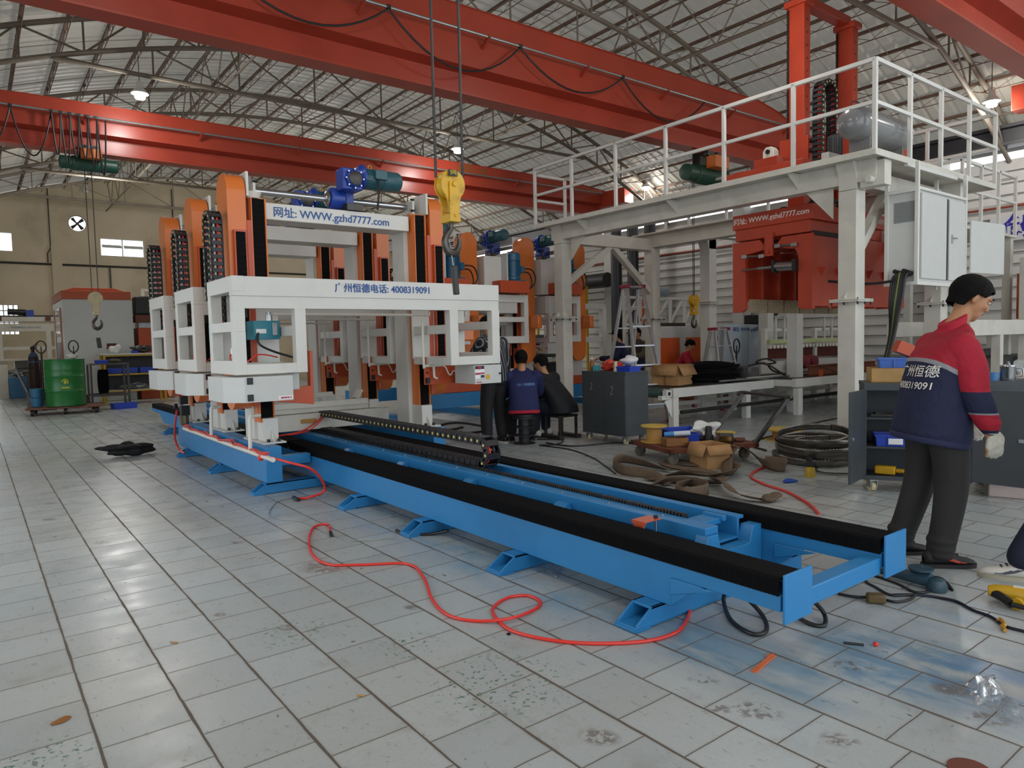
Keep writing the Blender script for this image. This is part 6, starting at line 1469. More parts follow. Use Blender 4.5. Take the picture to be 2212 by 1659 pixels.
    def hair(s, M, parent, short=True, name='hair', m=None, cap=False, seed=1):
        b = MB(); bm = b.bm; rr = random.Random(seed); rows = []; nu,nv = 44,22
        for i in range(nv+1):
            row = []
            for j in range(nu):
                a = 2*PI*j/nu; t = i/nv; fr = math.cos(a)
                zh = .072 if fr > .66 else .072-.050*min(1,(.66-fr)/.2) if fr > .40 else .022 if fr > .0 else .022-.085*min(1,-fr/.30)
                cz = .032; cth = max(-.95,min(.95,(zh-cz)/.100)); th = math.acos(cth)*t
                rs = math.sin(th) if th < PI/2 else max(math.sin(th),.90-.10*(th-PI/2))
                q = 1+.022*math.sin(a*11+t*7)*t+.016*math.sin(a*23+5*t)+rr.uniform(-.008,.008)
                row.append(M @ V3(-.012+.112*rs*math.cos(a)*q, .0865*rs*math.sin(a)*q, cz+.100*math.cos(th)*(1.02+(q-1))))
            rows.append(row)
        b.grid(rows, closeu=True); vs = list(bm.verts); b._f(vs[:nu][::-1])
        o = b.build(name, m or HAIR, parent, smooth=70, solid=.008)
        return o
def shoe(fig, f, l, z, yaw, m_up, m_sole, parent, L=.29, name='shoe', deco=None):
    c = fig.W(f,l,z); d = (fig.F*math.cos(yaw)+fig.S*math.sin(yaw)); s_ = V3(-d.y,d.x,0)
    def ring(t,w_,h0,h1):
        p = c+d*t; return [p+s_*w_*math.cos(a)+V3(0,0,(h0+h1)/2+(h1-h0)/2*math.sin(a)) for a in [2*PI*k/14 for k in range(14)]]
    prof = [(-.10,.012,.03,.06),(-.095,.03,.02,.085),(-.07,.036,.015,.105),(-.03,.037,.015,.11),(.02,.038,.015,.10),(.06,.042,.015,.078),(.11,.046,.015,.062),(.155,.042,.015,.052),(.182,.026,.016,.04),(.190,.008,.02,.03)]
    b = MB(); b.grid([ring(*p) for p in prof], closeu=True); o = b.build(name, m_up, parent, smooth=60)
    b = MB(); out = [(-.105,.02),(-.085,.037),(0,.038),(.08,.047),(.14,.044),(.185,.028),(.2,.0)]
    pts = out+[(a,-w_) for a,w_ in out[::-1][1:]]
    lo = [b.bm.verts.new(c+d*a+s_*w_) for a,w_ in pts]; hi = [b.bm.verts.new(c+d*a*1.01+s_*w_*1.04+V3(0,0,.024)) for a,w_ in pts]; n = len(pts)
    for i in range(n): b._f([lo[i],lo[(i+1)%n],hi[(i+1)%n],hi[i]])
    b._f(lo[::-1]); b._f(hi); b.build('sole', m_sole, o, smooth=50)
    if deco:
        b = MB()
        for sd in (-1,1):
            for k in range(3): b.tube([c+d*(-.02+.03*k)+s_*sd*.039+V3(0,0,.075-.008*k),c+d*(.03+.03*k)+s_*sd*.043+V3(0,0,.05-.006*k),c+d*(.08+.02*k)+s_*sd*.046+V3(0,0,.036)],.0035,seg=5)
        b.build('stripe', deco, o)
    b = MB()
    for k in range(4): t = .01+.025*k; b.tube([c+d*t+s_*.018+V3(0,0,.102-.011*k),c+d*(t+.01)+V3(0,0,.108-.011*k),c+d*t-s_*.018+V3(0,0,.102-.011*k)],.0035,seg=5)
    b.build('lace', m_up if not deco else BLACK, o)
    return o
def hand(b, fig, wrist, dirv, palmn, r_=1.0, curl=.5, pad=0.0, thumb_side=1):
    """palm and five bent fingers as capsules; all in world space"""
    w_ = fig.W(*wrist); d = Vector(dirv).normalized(); n = Vector(palmn); n = (n-d*n.dot(d)).normalized(); s_ = d.cross(n).normalized()*thumb_side
    def cap(pts,rr):
        P = spline(pts,3); N = len(P); R_ = []
        for i in range(N):
            u = i/(N-1)*(len(rr)-1); k = min(int(u),len(rr)-2); R_.append(rr[k]+(rr[k+1]-rr[k])*(u-k)+pad)
        b.tube(P,R_,seg=10); b.sphere(P[-1],R_[-1]*.97,10); b.sphere(P[0],R_[0]*.97,10)
    for k in range(4): cap([w_+s_*(-.012+.008*k), w_+d*.085*r_+s_*(.031-.0205*k)*r_],[.019*r_,.0145*r_])
    for k,L_ in enumerate((.070,.080,.074,.058)):
        c0 = w_+d*.085*r_+s_*(.031-.0205*k)*r_; a1,a2,a3 = curl*.8+.05*k,curl*1.7+.05*k,curl*2.4
        p1 = c0+(d*math.cos(a1)+n*math.sin(a1))*L_*.45*r_; p2 = p1+(d*math.cos(a2)+n*math.sin(a2))*L_*.32*r_; p3 = p2+(d*math.cos(a3)+n*math.sin(a3))*L_*.25*r_
        cap([c0,p1,p2,p3],[.0100*r_,.0095*r_,.0088*r_,.0078*r_])
    t0 = w_+s_*.022*r_+d*.02*r_; t1 = t0+(s_*.55+d*.75+n*.25).normalized()*.045*r_; t2 = t1+(s_*.15+d*.85+n*.45).normalized()*.034*r_; t3 = t2+(d*.8+n*.6).normalized()*.022*r_
    cap([t0,t1,t2,t3],[.016*r_,.0125*r_,.011*r_,.009*r_])
yaw_right = math.atan2(_r.y,_r.x)      # the direction of picture-right on the floor
# --- the standing worker on the right
O = G(2018,1212)
m1 = Fig(O, yaw_right-R(2), 'standing worker in a crimson and navy jacket, black trousers and cotton gloves, looking down')
b = MB()
LEG_R = [(.0,-.095,.86),(.03,-.10,.50),(-.03,-.105,.09)]; LEG_L = [(-.02,.09,.86),(-.02,.12,.50),(-.13,.15,.09)]
m1.limb(b,LEG_R,[.085,.065,.058,.05,.042]); m1.limb(b,LEG_L,[.085,.065,.058,.05,.042])
m1.loft(b,[(-.01,0,.80,.10,.15,0),(-.01,0,.95,.10,.155,0),(.0,0,1.08,.10,.145,.1),(.03,0,1.22,.11,.165,.25),(.05,0,1.33,.09,.165,.35),(.07,0,1.385,.055,.075,.4)])
ARM_R = [(.05,-.175,1.30),(.085,-.225,1.03),(.16,-.235,.80)]; ARM_L = [(.05,.175,1.30),(.13,.22,1.04),(.24,.17,.84)]
m1.limb(b,ARM_R,[.05,.045,.04,.034,.027]); m1.limb(b,ARM_L,[.05,.045,.04,.034,.027])
m1.limb(b,[(.07,0,1.36),(.115,0,1.43),(.15,0,1.49)],[.058,.054,.055])
MH = m1.head(b,(.185,0,1.555),pitch=R(30),yaw=R(-6),k=1.04)
for wr_,dv in (((.16,-.235,.80),m1.F*.25+V3(0,0,-1)),((.24,.17,.84),m1.F*.5+V3(0,0,-.8))): hand(b,m1,wr_,dv,m1.S*(1 if wr_[1]<0 else -1)+m1.F*.0,1.0,.35,0,1 if wr_[1]<0 else -1)
body = m1.finish(b,'body',SKIN,voxel=.0075,smooth=3)
m1.face(MH, m1.root); m1.hair(MH, m1.root)
# trousers
b = MB(); m1.limb(b,[(.0,-.095,.88),(.035,-.105,.50),(-.02,-.105,.115)],[.125,.105,.092,.08,.072],n=6); m1.limb(b,[(-.02,.09,.88),(-.02,.12,.50),(-.125,.15,.11)],[.125,.105,.092,.08,.072],n=6)
for i,(hh,rr) in enumerate(((.16,.083),(.115,.080),(.075,.077))):
    b.lathe([(rr*.9,-.02),(rr,0),(rr*.9,.02)],m1.W(-.018-.004*i,-.105,hh),'Z',16); b.lathe([(rr*.9,-.02),(rr,0),(rr*.9,.02)],m1.W(-.118-.004*i,.149,hh),'Z',16)
m1.loft(b,[(-.01,0,.78,.135,.175,0),(-.01,0,.95,.13,.175,0)])
m1.finish(b,'trousers',mat('charcoal_trousers','#262322',.75,noise=.18,scale=9,bump=.5),voxel=.010,smooth=5)
# jacket body with crimson yoke, grey stripe and navy lower part
JV = (m1.F*.62+V3(0,0,1)); off = m1.o.z
jm = zband('jacket_panels',[(-1,'#1a2040'),(1.12,'#98989c'),(1.15,'#a8182e')],tuple(JV))
b = MB()
m1.loft(b,[(-.035,0,.735,.185,.235,-.16),(-.03,0,.78,.195,.24,-.12),(-.02,0,.95,.175,.225,0),(.0,0,1.10,.165,.215,.12),(.02,0,1.24,.155,.215,.25),(.045,0,1.33,.125,.19,.38),(.07,0,1.395,.075,.11,.5)],n=5,seg=32)
m1.limb(b,[(.05,-.155,1.295),(.06,-.185,1.20)],[.078,.085]); m1.limb(b,[(.05,.155,1.295),(.07,.185,1.20)],[.078,.085])
jk = m1.finish(b,'jacket',jm,voxel=.010,smooth=7)
b = MB(); m1.loft(b,[(.065,0,1.36,.085,.105,.45),(.085,0,1.42,.075,.085,.5),(.085,0,1.445,.078,.086,.5)],n=3); m1.finish(b,'collar',CRED,voxel=.009,smooth=3)
b = MB(); m1.loft(b,[(-.045,0,.715,.190,.238,-.18),(-.040,0,.755,.196,.243,-.16)],n=2,seg=30); m1.finish(b,'jacket_hem',mat('hem_navy','#222849',.8,noise=.1,scale=14),voxel=.010,smooth=2)
SL = zband('sleeve_panels',[(-1,'#1a2040'),(.815,'#b01a31'),(.905,'#8f8a90'),(.911,'#1a2040'),(1.025,'#8f8a90'),(1.031,'#b01a31')],(0,0,1))
for A_,sd in (([(.05,-.165,1.275),(.075,-.205,1.16),(.085,-.225,1.03),(.125,-.235,.92),(.165,-.235,.83)],-1),([(.05,.165,1.275),(.10,.21,1.16),(.13,.23,1.04),(.19,.2,.94),(.24,.17,.86)],1)):
    b = MB(); m1.limb(b,A_,[.088,.085,.082,.074,.075,.066,.052],n=6)
    for k,t_ in enumerate((.55,.68,.8,.92)):
        i = min(int(t_*4),3); u = t_*4-i; p = [A_[i][j]+(A_[i+1][j]-A_[i][j])*u for j in range(3)]; b.sphere(m1.W(*p),.079-.022*(t_-.5),12,(1.02,1.02,.30))
    m1.finish(b,'sleeve',SL,voxel=.009,smooth=4)
for wr_,dv,sd in (((.165,-.238,.815),m1.F*.28+V3(0,0,-1),1),((.24,.17,.85),m1.F*.5+V3(0,0,-.8),-1)):
    b = MB(); hand(b,m1,wr_,dv,m1.S*sd,1.08,.32,.0035,sd); p = m1.W(*wr_); b.tube([p+V3(0,0,.03),p-V3(0,0,.02)],[.038,.036],seg=14)
    m1.finish(b,'glove',GLOVE,voxel=.0055,smooth=2)
def project_text(s_, size, m, fig, M, target, name):
    cu = bpy.data.curves.new(name,'FONT'); cu.body = s_; cu.size = size; cu.align_x = 'CENTER'; cu.align_y = 'CENTER'; cu.offset = .0004
    t_ = bpy.data.objects.new(name,cu); C.objects.link(t_); dg = bpy.context.evaluated_depsgraph_get(); me = bpy.data.meshes.new_from_object(t_.evaluated_get(dg)); bpy.data.objects.remove(t_)
    bm = bmesh.new(); bm.from_mesh(me); bmesh.ops.triangulate(bm,faces=bm.faces); bmesh.ops.subdivide_edges(bm,edges=[e for e in bm.edges if e.calc_length() > size*.18],cuts=2)
    dg = bpy.context.evaluated_depsgraph_get(); dg.update(); ev = target.evaluated_get(dg); tm = ev.to_mesh()
    tw = target.matrix_world.copy(); par = target.parent; base = Matrix.Translation(par.location)
    bv = BVHTree.FromPolygons([base @ v.co for v in tm.vertices],[tuple(p.vertices) for p in tm.polygons])
    nrm = M.to_3x3() @ V3(0,0,1)
    for v in bm.verts:
        p = M @ v.co; h = bv.ray_cast(p+nrm*.3,-nrm)
        v.co = (h[0]+nrm*.004 if h[0] is not None else p)-par.location
    bm.to_mesh(me); bm.free(); me.materials.clear(); me.materials.append(m)
    o = bpy.data.objects.new(name,me); C.objects.link(o); o.parent = par; return o
def back_plane(fig, f, l, h, tilt=0, yaw=0):
    # text plane facing backwards (-F), reading from the wearer's left to right
    n = (-fig.F*math.cos(yaw)+fig.S*math.sin(yaw)); x = V3(-n.y,n.x,0).normalized(); y = V3(0,0,1)
    n2 = (n*math.cos(tilt)+V3(0,0,math.sin(tilt))).normalized(); y = n2.cross(x)
    M = Matrix((x,y,n2)).transposed().to_4x4(); M.translation = fig.W(f,l,h); return M
project_text('广州恒德',.074,TEXTW,m1,back_plane(m1,-.2,-.04,1.14,0,R(0)),jk,'back_lettering')
project_text('4008319091',.056,TEXTW,m1,back_plane(m1,-.2,-.04,1.06,0,R(0)),jk,'back_lettering')
SHB = mat('shoe_black','#1a1819',.6,noise=.2,scale=40); SOLB = mat('sole_dark','#2a2324',.6)
shoe(m1,-.02,-.105,0,R(-2),SHB,SOLB,m1.root,deco=mat('shoe_orange','#b8402a',.5)); shoe(m1,-.13,.15,0,R(4),SHB,SOLB,m1.root)
# --- worker at the right edge (only a leg shows)
Oe = G(2195,1253); m2 = Fig(Oe+V3(0,0,0), yaw_right+PI-R(32), 'person at the right edge showing only a navy trouser leg and white sneaker')
b = MB(); hip = -.46
def simple_person(fig, b, legs, arms, torso, neck, head, pitch, yaw=0):
    for L_ in legs: fig.limb(b,L_,[.085,.066,.058,.05,.042])
    for A_ in arms: fig.limb(b,A_,[.05,.044,.04,.033,.027])
    fig.loft(b,torso); fig.limb(b,neck,[.056,.053,.055]); return fig.head(b,head,pitch=pitch,yaw=yaw)
legs = [[(hip,-.08,.88),(-.20,-.04,.47),(-.02,0,.09)],[(hip,.10,.88),(-.50,.12,.47),(-.62,.12,.09)]]
arms = [[(hip+.03,-.19,1.38),(hip,-.24,1.1),(hip+.1,-.22,.86)],[(hip+.03,.19,1.38),(hip,.24,1.1),(hip+.1,.22,.86)]]
torso = [(hip,0,.82,.10,.15,0),(hip,0,.96,.10,.155,0),(hip,0,1.1,.10,.145,0),(hip+.01,0,1.28,.11,.165,0),(hip+.01,0,1.40,.09,.16,0),(hip+.01,0,1.46,.055,.07,0)]
MHe = simple_person(m2,b,legs,arms,torso,[(hip+.01,0,1.43),(hip+.03,0,1.5),(hip+.04,0,1.55)],(hip+.05,0,1.62),0)
for A_,sd in zip(arms,(1,-1)): hand(b,m2,A_[-1],V3(0,0,-1),m2.S*sd,1,.3,0,sd)
m2.finish(b,'body',SKIN,voxel=.011,smooth=3); m2.face(MHe,m2.root); m2.hair(MHe,m2.root)
b = MB()
for L_ in legs: m2.limb(b,L_[:2]+[(L_[2][0],L_[2][1],.13)],[.12,.10,.088,.078,.072],n=6)
m2.loft(b,[(hip,0,.80,.13,.17,0),(hip,0,.98,.12,.165,0)]); m2.finish(b,'trousers',mat('navy_trousers','#1a2036',.75,noise=.15,scale=9,bump=.4),smooth=4)
b = MB(); m2.loft(b,[(hip,0,.88,.15,.19,0),(hip,0,1.1,.14,.185,0),(hip,0,1.3,.14,.19,0),(hip,0,1.42,.11,.17,0),(hip,0,1.46,.07,.09,0)])
for A_ in arms: m2.limb(b,A_,[.075,.068,.06,.052,.045])
m2.finish(b,'jacket',NAVY,smooth=4)
SHW = mat('shoe_white','#dcd9d0',.5); shoe(m2,-.02,0,0,0,SHW,mat('sole_cream','#b9b2a0',.6),m2.root,deco=mat('shoe_grey','#5a5d6a',.5)); shoe(m2,-.62,.12,0,0,SHW,mat('sole_cream','#b9b2a0',.6),m2.root)
# --- seated man seen from behind in navy with a red hem, on a reel stool
yaw_away = math.atan2(_f.y,_f.x)
Os = G(1133,958); st = thing('reel_stool','black stacked cable reel used as a stool under the navy jacketed man','stool',Os)
MB().lathe([(.02,0),(.145,0),(.145,.012),(.075,.018),(.075,.105),(.14,.11),(.14,.122),(.075,.128),(.075,.215),(.14,.22),(.14,.232),(.075,.238),(.075,.335),(.15,.34),(.15,.36),(.02,.36)],Os,'Z',28).build('reel_body', mat('reel_black','#232326',.5), st)
MB().lathe([(.155,.361),(.165,.368),(.165,.40),(.15,.412),(.02,.415)],Os,'Z',28).build('cushion', BLACK, st)
def seated(O_, yaw, label, coat, trou, shoem, lean=.12, head_pitch=.3, head_yaw=0, zs=.40, voxel=.013, arms_fwd=.42, knee_h=.44, hem=None, coatr=1.0, spread=.14, soles=None):
    g = Fig(O_,yaw,label); b = MB(); z = zs
    L1 = [[(.0,-.09,z+.08),(.38,-spread,knee_h+.02),(.34,-spread,.09)],[(.0,.09,z+.08),(.38,spread,knee_h+.02),(.34,spread,.09)]]
    sh = z+.50; f1 = lean
    A1 = [[(f1,-.19,sh-.02),(f1+.16,-.24,sh-.25),(f1+arms_fwd,-.12,sh-.26)],[(f1,.19,sh-.02),(f1+.16,.24,sh-.25),(f1+arms_fwd,.12,sh-.26)]]
    T1 = [(-.02,0,z+.0,.12,.17,0),(-.01,0,z+.12,.115,.165,.1),(lean*.3,0,z+.25,.105,.15,.2),(lean*.75,0,z+.40,.11,.165,.3),(lean,0,sh,.085,.16,.4),(lean+.02,0,sh+.06,.055,.07,.4)]
    M_ = simple_person(g,b,L1,A1,T1,[(lean+.02,0,sh+.03),(lean+.05,0,sh+.09),(lean+.07,0,sh+.13)],(lean+.095,0,sh+.20),head_pitch,head_yaw)
    for A_,sd in zip(A1,(1,-1)): hand(b,g,A_[-1],g.F,V3(0,0,-1),1,.5,0,-sd)
    g.finish(b,'body',SKIN,voxel=voxel,smooth=2); g.face(M_,g.root); g.hair(M_,g.root)
    b = MB()
    for L_ in L1: g.limb(b,[L_[0],(.2,L_[0][1]*1.3,z+.09),L_[1],(L_[2][0]+.01,L_[2][1],.26),(L_[2][0],L_[2][1],.12)],[.12,.11,.095,.08,.07],n=5)
    g.loft(b,[(-.03,0,z+.005,.14,.185,0),(-.02,0,z+.14,.13,.18,0)]); g.finish(b,'trousers',trou,voxel=voxel,smooth=4)
    b = MB(); c = coatr
    g.loft(b,[(-.05,0,z+.02,.165*c,.205*c,0),(-.03,0,z+.14,.165*c,.20*c,.1),(lean*.3-.01,0,z+.28,.16*c,.195*c,.2),(lean*.75,0,z+.42,.145*c,.20*c,.3),(lean,0,sh+.02,.11*c,.175*c,.4),(lean+.03,0,sh+.075,.075,.09,.4)],n=5,seg=28)
    for A_ in A1: g.limb(b,A_,[.085*c,.075*c,.07*c,.062*c,.05],n=5)
    j = g.finish(b,'jacket',coat,voxel=voxel,smooth=4)
    if hem: b = MB(); g.loft(b,[(-.052,0,z-.01,.168*c,.208*c,-.1),(-.05,0,z+.035,.172*c,.212*c,-.1)],n=2,seg=28); g.finish(b,'jacket_hem',hem,voxel=.01,smooth=2)
    for L_ in L1: shoe(g,L_[2][0],L_[2][1],0,0,shoem,soles or SOLB,g.root)
    return g,j
g3,j3 = seated(Os,yaw_away+R(5),'man seen from behind on a reel stool, navy jacket with red hem',mat('navy_jacket_plain','#1a2150',.8,noise=.1,scale=9,bump=.5),BTROU,SHB,hem=CRED,zs=.415,head_pitch=.25,voxel=.011)
project_text('( JD ) 恒德数控',.038,mat('light_blue_letter','#6a8fc8',.5),g3,back_plane(g3,-.2,-.03,.79),j3,'back_lettering')
# --- seated man in a black padded coat, leaning to the left
O4 = G(1212,945)
sb4 = thing('iron_stool','low black iron frame stool under the man in the dark padded coat','stool',O4)
b = MB()
for dx in (-.15,.15):
    for dy in (-.15,.15): b.box(O4.x+dx-.015,O4.x+dx+.015,O4.y+dy-.015,O4.y+dy+.015,0,.30)
b.box(O4.x-.17,O4.x+.17,O4.y-.17,O4.y+.17,.30,.33); b.box(O4.x-.2,O4.x-.12,O4.y-.2,O4.y+.2,0,.05); b.box(O4.x+.12,O4.x+.2,O4.y-.2,O4.y+.2,0,.05); b.build('stool_frame', DSTEEL, sb4, bevel=.003)
g4,j4 = seated(O4,yaw_right+PI-R(35),'man in glasses and dark padded coat crouching on a low stool',DDOWN,mat('navy_trousers','#1a2036',.75,noise=.15,scale=9,bump=.4),SHW,lean=.22,head_pitch=.45,zs=.34,coatr=1.18,voxel=.012,knee_h=.42)
# glasses
M4 = Matrix.Translation(g4.W(.315,0,1.04)) @ Matrix(((g4.F.x,g4.S.x,0,0),(g4.F.y,g4.S.y,0,0),(0,0,1,0),(0,0,0,1))) @ Matrix.Rotation(.45,4,'Y')
b = MB()
for y in (-.033,.033): b.tube([M4 @ V3(.104,y+.026*math.cos(a),.016+.019*math.sin(a)) for a in [2*PI*k/16 for k in range(16)]],.0022,seg=5,closed=True)
b.tube([M4 @ V3(.108,-.008,.02),M4 @ V3(.108,.008,.02)],.002,seg=5)
for y in (-1,1): b.tube([M4 @ V3(.10,y*.058,.022),M4 @ V3(.0,y*.08,.018)],.002,seg=5)
b.build('glasses', BLACK, g4.root)
# --- standing man in a dark striped shirt, half behind the white frame
STR = bpy.data.materials.new('striped_shirt'); STR.use_nodes = True; nt = STR.node_tree; bs = nt.nodes['Principled BSDF']; bs.inputs['Roughness'].default_value = .8
tc = nt.nodes.new('ShaderNodeTexCoord'); wv = nt.nodes.new('ShaderNodeTexWave'); wv.bands_direction = 'DIAGONAL'; wv.inputs['Scale'].default_value = 11; wv.inputs['Distortion'].default_value = 1.0
mpn = nt.nodes.new('ShaderNodeMapping'); mpn.inputs['Scale'].default_value = (1,1,.02); nt.links.new(tc.outputs['Object'],mpn.inputs[0]); nt.links.new(mpn.outputs[0],wv.inputs['Vector'])
rp = nt.nodes.new('ShaderNodeValToRGB'); rp.color_ramp.elements[0].position = .78; rp.color_ramp.elements[0].color = (*rgb('#1b1c21'),1); rp.color_ramp.elements[1].position = .86; rp.color_ramp.elements[1].color = (*rgb('#8b8b90'),1)
nt.links.new(wv.outputs['Fac'],rp.inputs[0]); nt.links.new(rp.outputs[0],bs.inputs['Base Color'])
O5 = G(1072,958); g5 = Fig(O5,yaw_away+R(42),'standing man in a dark pinstriped shirt behind the end box of the white frame')
b = MB(); L5 = [[(0,-.09,.88),(.03,-.10,.48),(.0,-.11,.09)],[(0,.09,.88),(.02,.14,.48),(-.02,.17,.09)]]; A5 = [[(.05,-.20,1.36),(.04,-.25,1.08),(.10,-.26,.84)],[(.05,.19,1.36),(.25,.2,1.14),(.42,.1,1.12)]]
M5 = simple_person(g5,b,L5,A5,[(0,0,.82,.10,.15,0),(0,0,.96,.10,.155,0),(.01,0,1.1,.10,.145,.1),(.03,0,1.27,.11,.165,.2),(.05,0,1.39,.09,.16,.25),(.07,0,1.44,.055,.07,.3)],[(.07,0,1.41),(.10,0,1.47),(.12,0,1.51)],(.14,0,1.58),.45)
hand(b,g5,A5[0][-1],V3(0,0,-1)+g5.F*.1,g5.S,1.0,.4,0,1); hand(b,g5,A5[1][-1],g5.F,V3(0,0,-1),1,.5,0,-1)
g5.finish(b,'body',SKIN,voxel=.010,smooth=2); g5.face(M5,g5.root); g5.hair(M5,g5.root)
b = MB()
for L_ in L5: g5.limb(b,[L_[0],L_[1],(L_[2][0],L_[2][1],.12)],[.115,.10,.088,.08,.072],n=6)
g5.loft(b,[(0,0,.80,.125,.165,0),(0,0,1.0,.115,.16,0)]); g5.finish(b,'trousers',BTROU,smooth=4)
b = MB(); g5.loft(b,[(0,0,.84,.15,.195,0),(0,0,1.0,.145,.19,0),(.01,0,1.15,.135,.18,.1),(.03,0,1.3,.135,.19,.2),(.05,0,1.40,.105,.17,.25),(.07,0,1.46,.07,.085,.3)],n=5)
g5.limb(b,A5[0][:2]+[(.09,-.26,.88)],[.075,.068,.062,.056,.05]); g5.limb(b,A5[1],[.075,.068,.062,.056,.05]); g5.finish(b,'shirt',STR,smooth=3,voxel=.010)
shoe(g5,0,-.11,0,0,SHB,mat('sole_white','#c9c6bd',.5),g5.root); shoe(g5,-.02,.17,0,0,SHB,mat('sole_white','#c9c6bd',.5),g5.root)
# --- three people further back
OL = mat('olive_cloth','#5a5240',.8,noise=.15,scale=9)
def far_spot(px, py_floor): return G(px,py_floor)
c6 = far_spot(1356,872); bx = MB().box(c6.x-.2,c6.x+.2,c6.y-.2,c6.y+.2,0,.70); tag(bx.build('wooden_crate', WOOD, bevel=.004),'wooden crate seat under the navy clothed person behind the ladder','crate')
g6,_ = seated(c6,yaw_right+PI-R(10),'person in dark navy clothes sitting behind the tall aluminium ladder, facing left',NAVY,NAVY,SHB,zs=.72,voxel=.016,head_pitch=.3)
c7 = far_spot(1392,866); bx = MB().box(c7.x-.2,c7.x+.2,c7.y-.2,c7.y+.2,0,.74); tag(bx.build('wooden_crate', WOOD, bevel=.004),'wooden crate seat under the olive jacketed person behind the ladder','crate')
g7,_ = seated(c7,yaw_right+PI+R(35),'person in an olive jacket sitting behind the tall ladder',OL,NAVY,SHB,zs=.76,voxel=.016,head_pitch=.1,head_yaw=.2)
c8 = far_spot(1462,860); bx = MB().box(c8.x-.2,c8.x+.2,c8.y-.2,c8.y+.2,0,.46); tag(bx.build('wooden_crate', WOOD, bevel=.004),'low wooden crate under the person in the navy cap','crate')
g8,_ = seated(c8,yaw_right-R(20),'person in a navy cap and crimson jacket bending behind the open cardboard box',CRED,NAVY,SHB,zs=.48,voxel=.016,head_pitch=.7,lean=.2,knee_h=.40)
# ------------------------------------------------------------------ far left: booth, shelf, barrel, carts, machine
BW = mat('booth_white','#c4c7c2',.4,noise=.04,scale=2)
t = thing('machine_booth','tall white enclosed booth with an orange band and sloping top by the back wall','booth',(2.75,22.9,0))
b = MB(); b.box(1.95,3.55,21.5,24.2,0,2.70); b.build('booth_body', BW, t, bevel=.01)
b = MB(); b.box(1.93,3.52,21.48,24.2,2.70,2.92); b.prism([(1.93,2.921),(3.52,2.921),(3.2,3.03),(2.25,3.03)],'XZ',21.9,23.8); b.build('roof_band', mat('booth_orange','#b5532a',.5), t, bevel=.006)
b = MB(); b.box(2.89,3.12,21.47,21.5,1.42,1.54); b.prism([(2.87,1.40),(3.14,1.40),(3.12,1.42),(2.89,1.42)],'XZ',21.43,21.5); b.build('outlet_slot', mat('slot_dark_red','#5a1e16',.6), t)
for y0 in (22.0,23.6): MB().box(1.935,1.95,y0,y0+.22,.3,2.5).build('door_stripe', mat('booth_orange','#b5532a',.5), t)
MB().box(1.93,1.95,22.35,23.45,1.75,2.5).build('door_window', mat('booth_glass','#d8dcd8',.1,spec=.8), t, bevel=.004)
MB().box(1.935,1.95,22.35,23.45,.3,1.6).build('booth_door', mat('panel_grey','#8a8f90',.5), t, bevel=.004)
t = thing('orange_machine','orange steel machine housing with a black motor beside the white booth','machine',(4.0,21.8,0))
b = MB(); b.box(3.66,4.5,21.5,22.4,0,1.95); b.build('housing', mat('housing_orange','#b04a1e',.5,noise=.1), t, bevel=.01)
b = MB(); b.box(3.6,4.0,21.4,21.9,2.30,2.80); b.build('motor', BLACK, t, bevel=.05); MB().box(3.6,4.2,21.4,22.0,2.1,2.30).build('motor_base', RUST, t, bevel=.01); MB().box(3.7,4.3,21.6,22.2,1.95,2.1).build('spacer', GALV, t)
t = thing('tall_frame','cream steel portal frame rising behind the orange housing','steel frame',(4.3,22.8,0))
b = MB(); b.box(4.0,4.08,22.7,22.8,0,3.1); b.box(4.55,4.63,22.7,22.8,0,3.1); b.box(4.0,4.63,22.7,22.8,3.02,3.1); b.build('frame', WHITE2, t, bevel=.004)
# barrel on dolly
GREEN = mat('barrel_green','#17682c',.32,noise=.08,scale=5)
bc = V3(1.62,18.3,0)
t = thing('oil_drum','glossy green oil drum with a yellow emblem standing on a dark dolly','drum',(bc.x,bc.y,.17))
r_ = .385; prof = [(r_*.96,.17),(r_,.18)]
for z_ in (.50,.82): prof += [(r_,z_-.03),(r_*1.03,z_),(r_,z_+.03)]
prof += [(r_,.95),(r_*1.01,.97),(r_,.99),(r_,1.17),(r_*1.015,1.185),(r_*.98,1.185),(r_*.97,1.15),(.01,1.15)]
prof = [(a,z_) for a,z_ in prof]
MB().lathe(prof,bc,'Z',40).build('drum_body', GREEN, t)
e = MB()
d_ = Vector((-bc.x,-bc.y,0)).normalized(); s_ = V3(-d_.y,d_.x,0)
for k in range(7):
    a = -.2+k*.25; e.sphere(bc+d_*(r_+.006)+s_*(.055*math.cos(a*2.2))+V3(0,0,.70+.06*math.sin(a*2.2)),.018,8)
e.boxr(bc+d_*(r_+.004)+V3(0,0,.58),(.15,.01,.03),rz=math.atan2(s_.y,s_.x)); e.boxr(bc+d_*(r_+.004)+V3(0,0,.70),(.05,.01,.07),rz=math.atan2(s_.y,s_.x))
e.build('emblem', mat('emblem_yellow','#a8b02c',.5), t)
t = thing('drum_dolly','dark flat wheeled dolly with an upright handle under the green drum','dolly',(1.6,18.4,0))
M = Matrix.Translation((1.62,18.35,0)) @ Matrix.Rotation(R(-8),4,'Z')
def mbx(b,M,x0,x1,y0,y1,z0,z1): return b.hexa([M @ V3(*q) for q in ((x0,y0,z0),(x1,y0,z0),(x1,y1,z0),(x0,y1,z0),(x0,y0,z1),(x1,y0,z1),(x1,y1,z1),(x0,y1,z1))])
b = MB(); mbx(b,M,-.72,.68,-.45,.45,.13,.165); b.build('platform', RUST, t, bevel=.004)
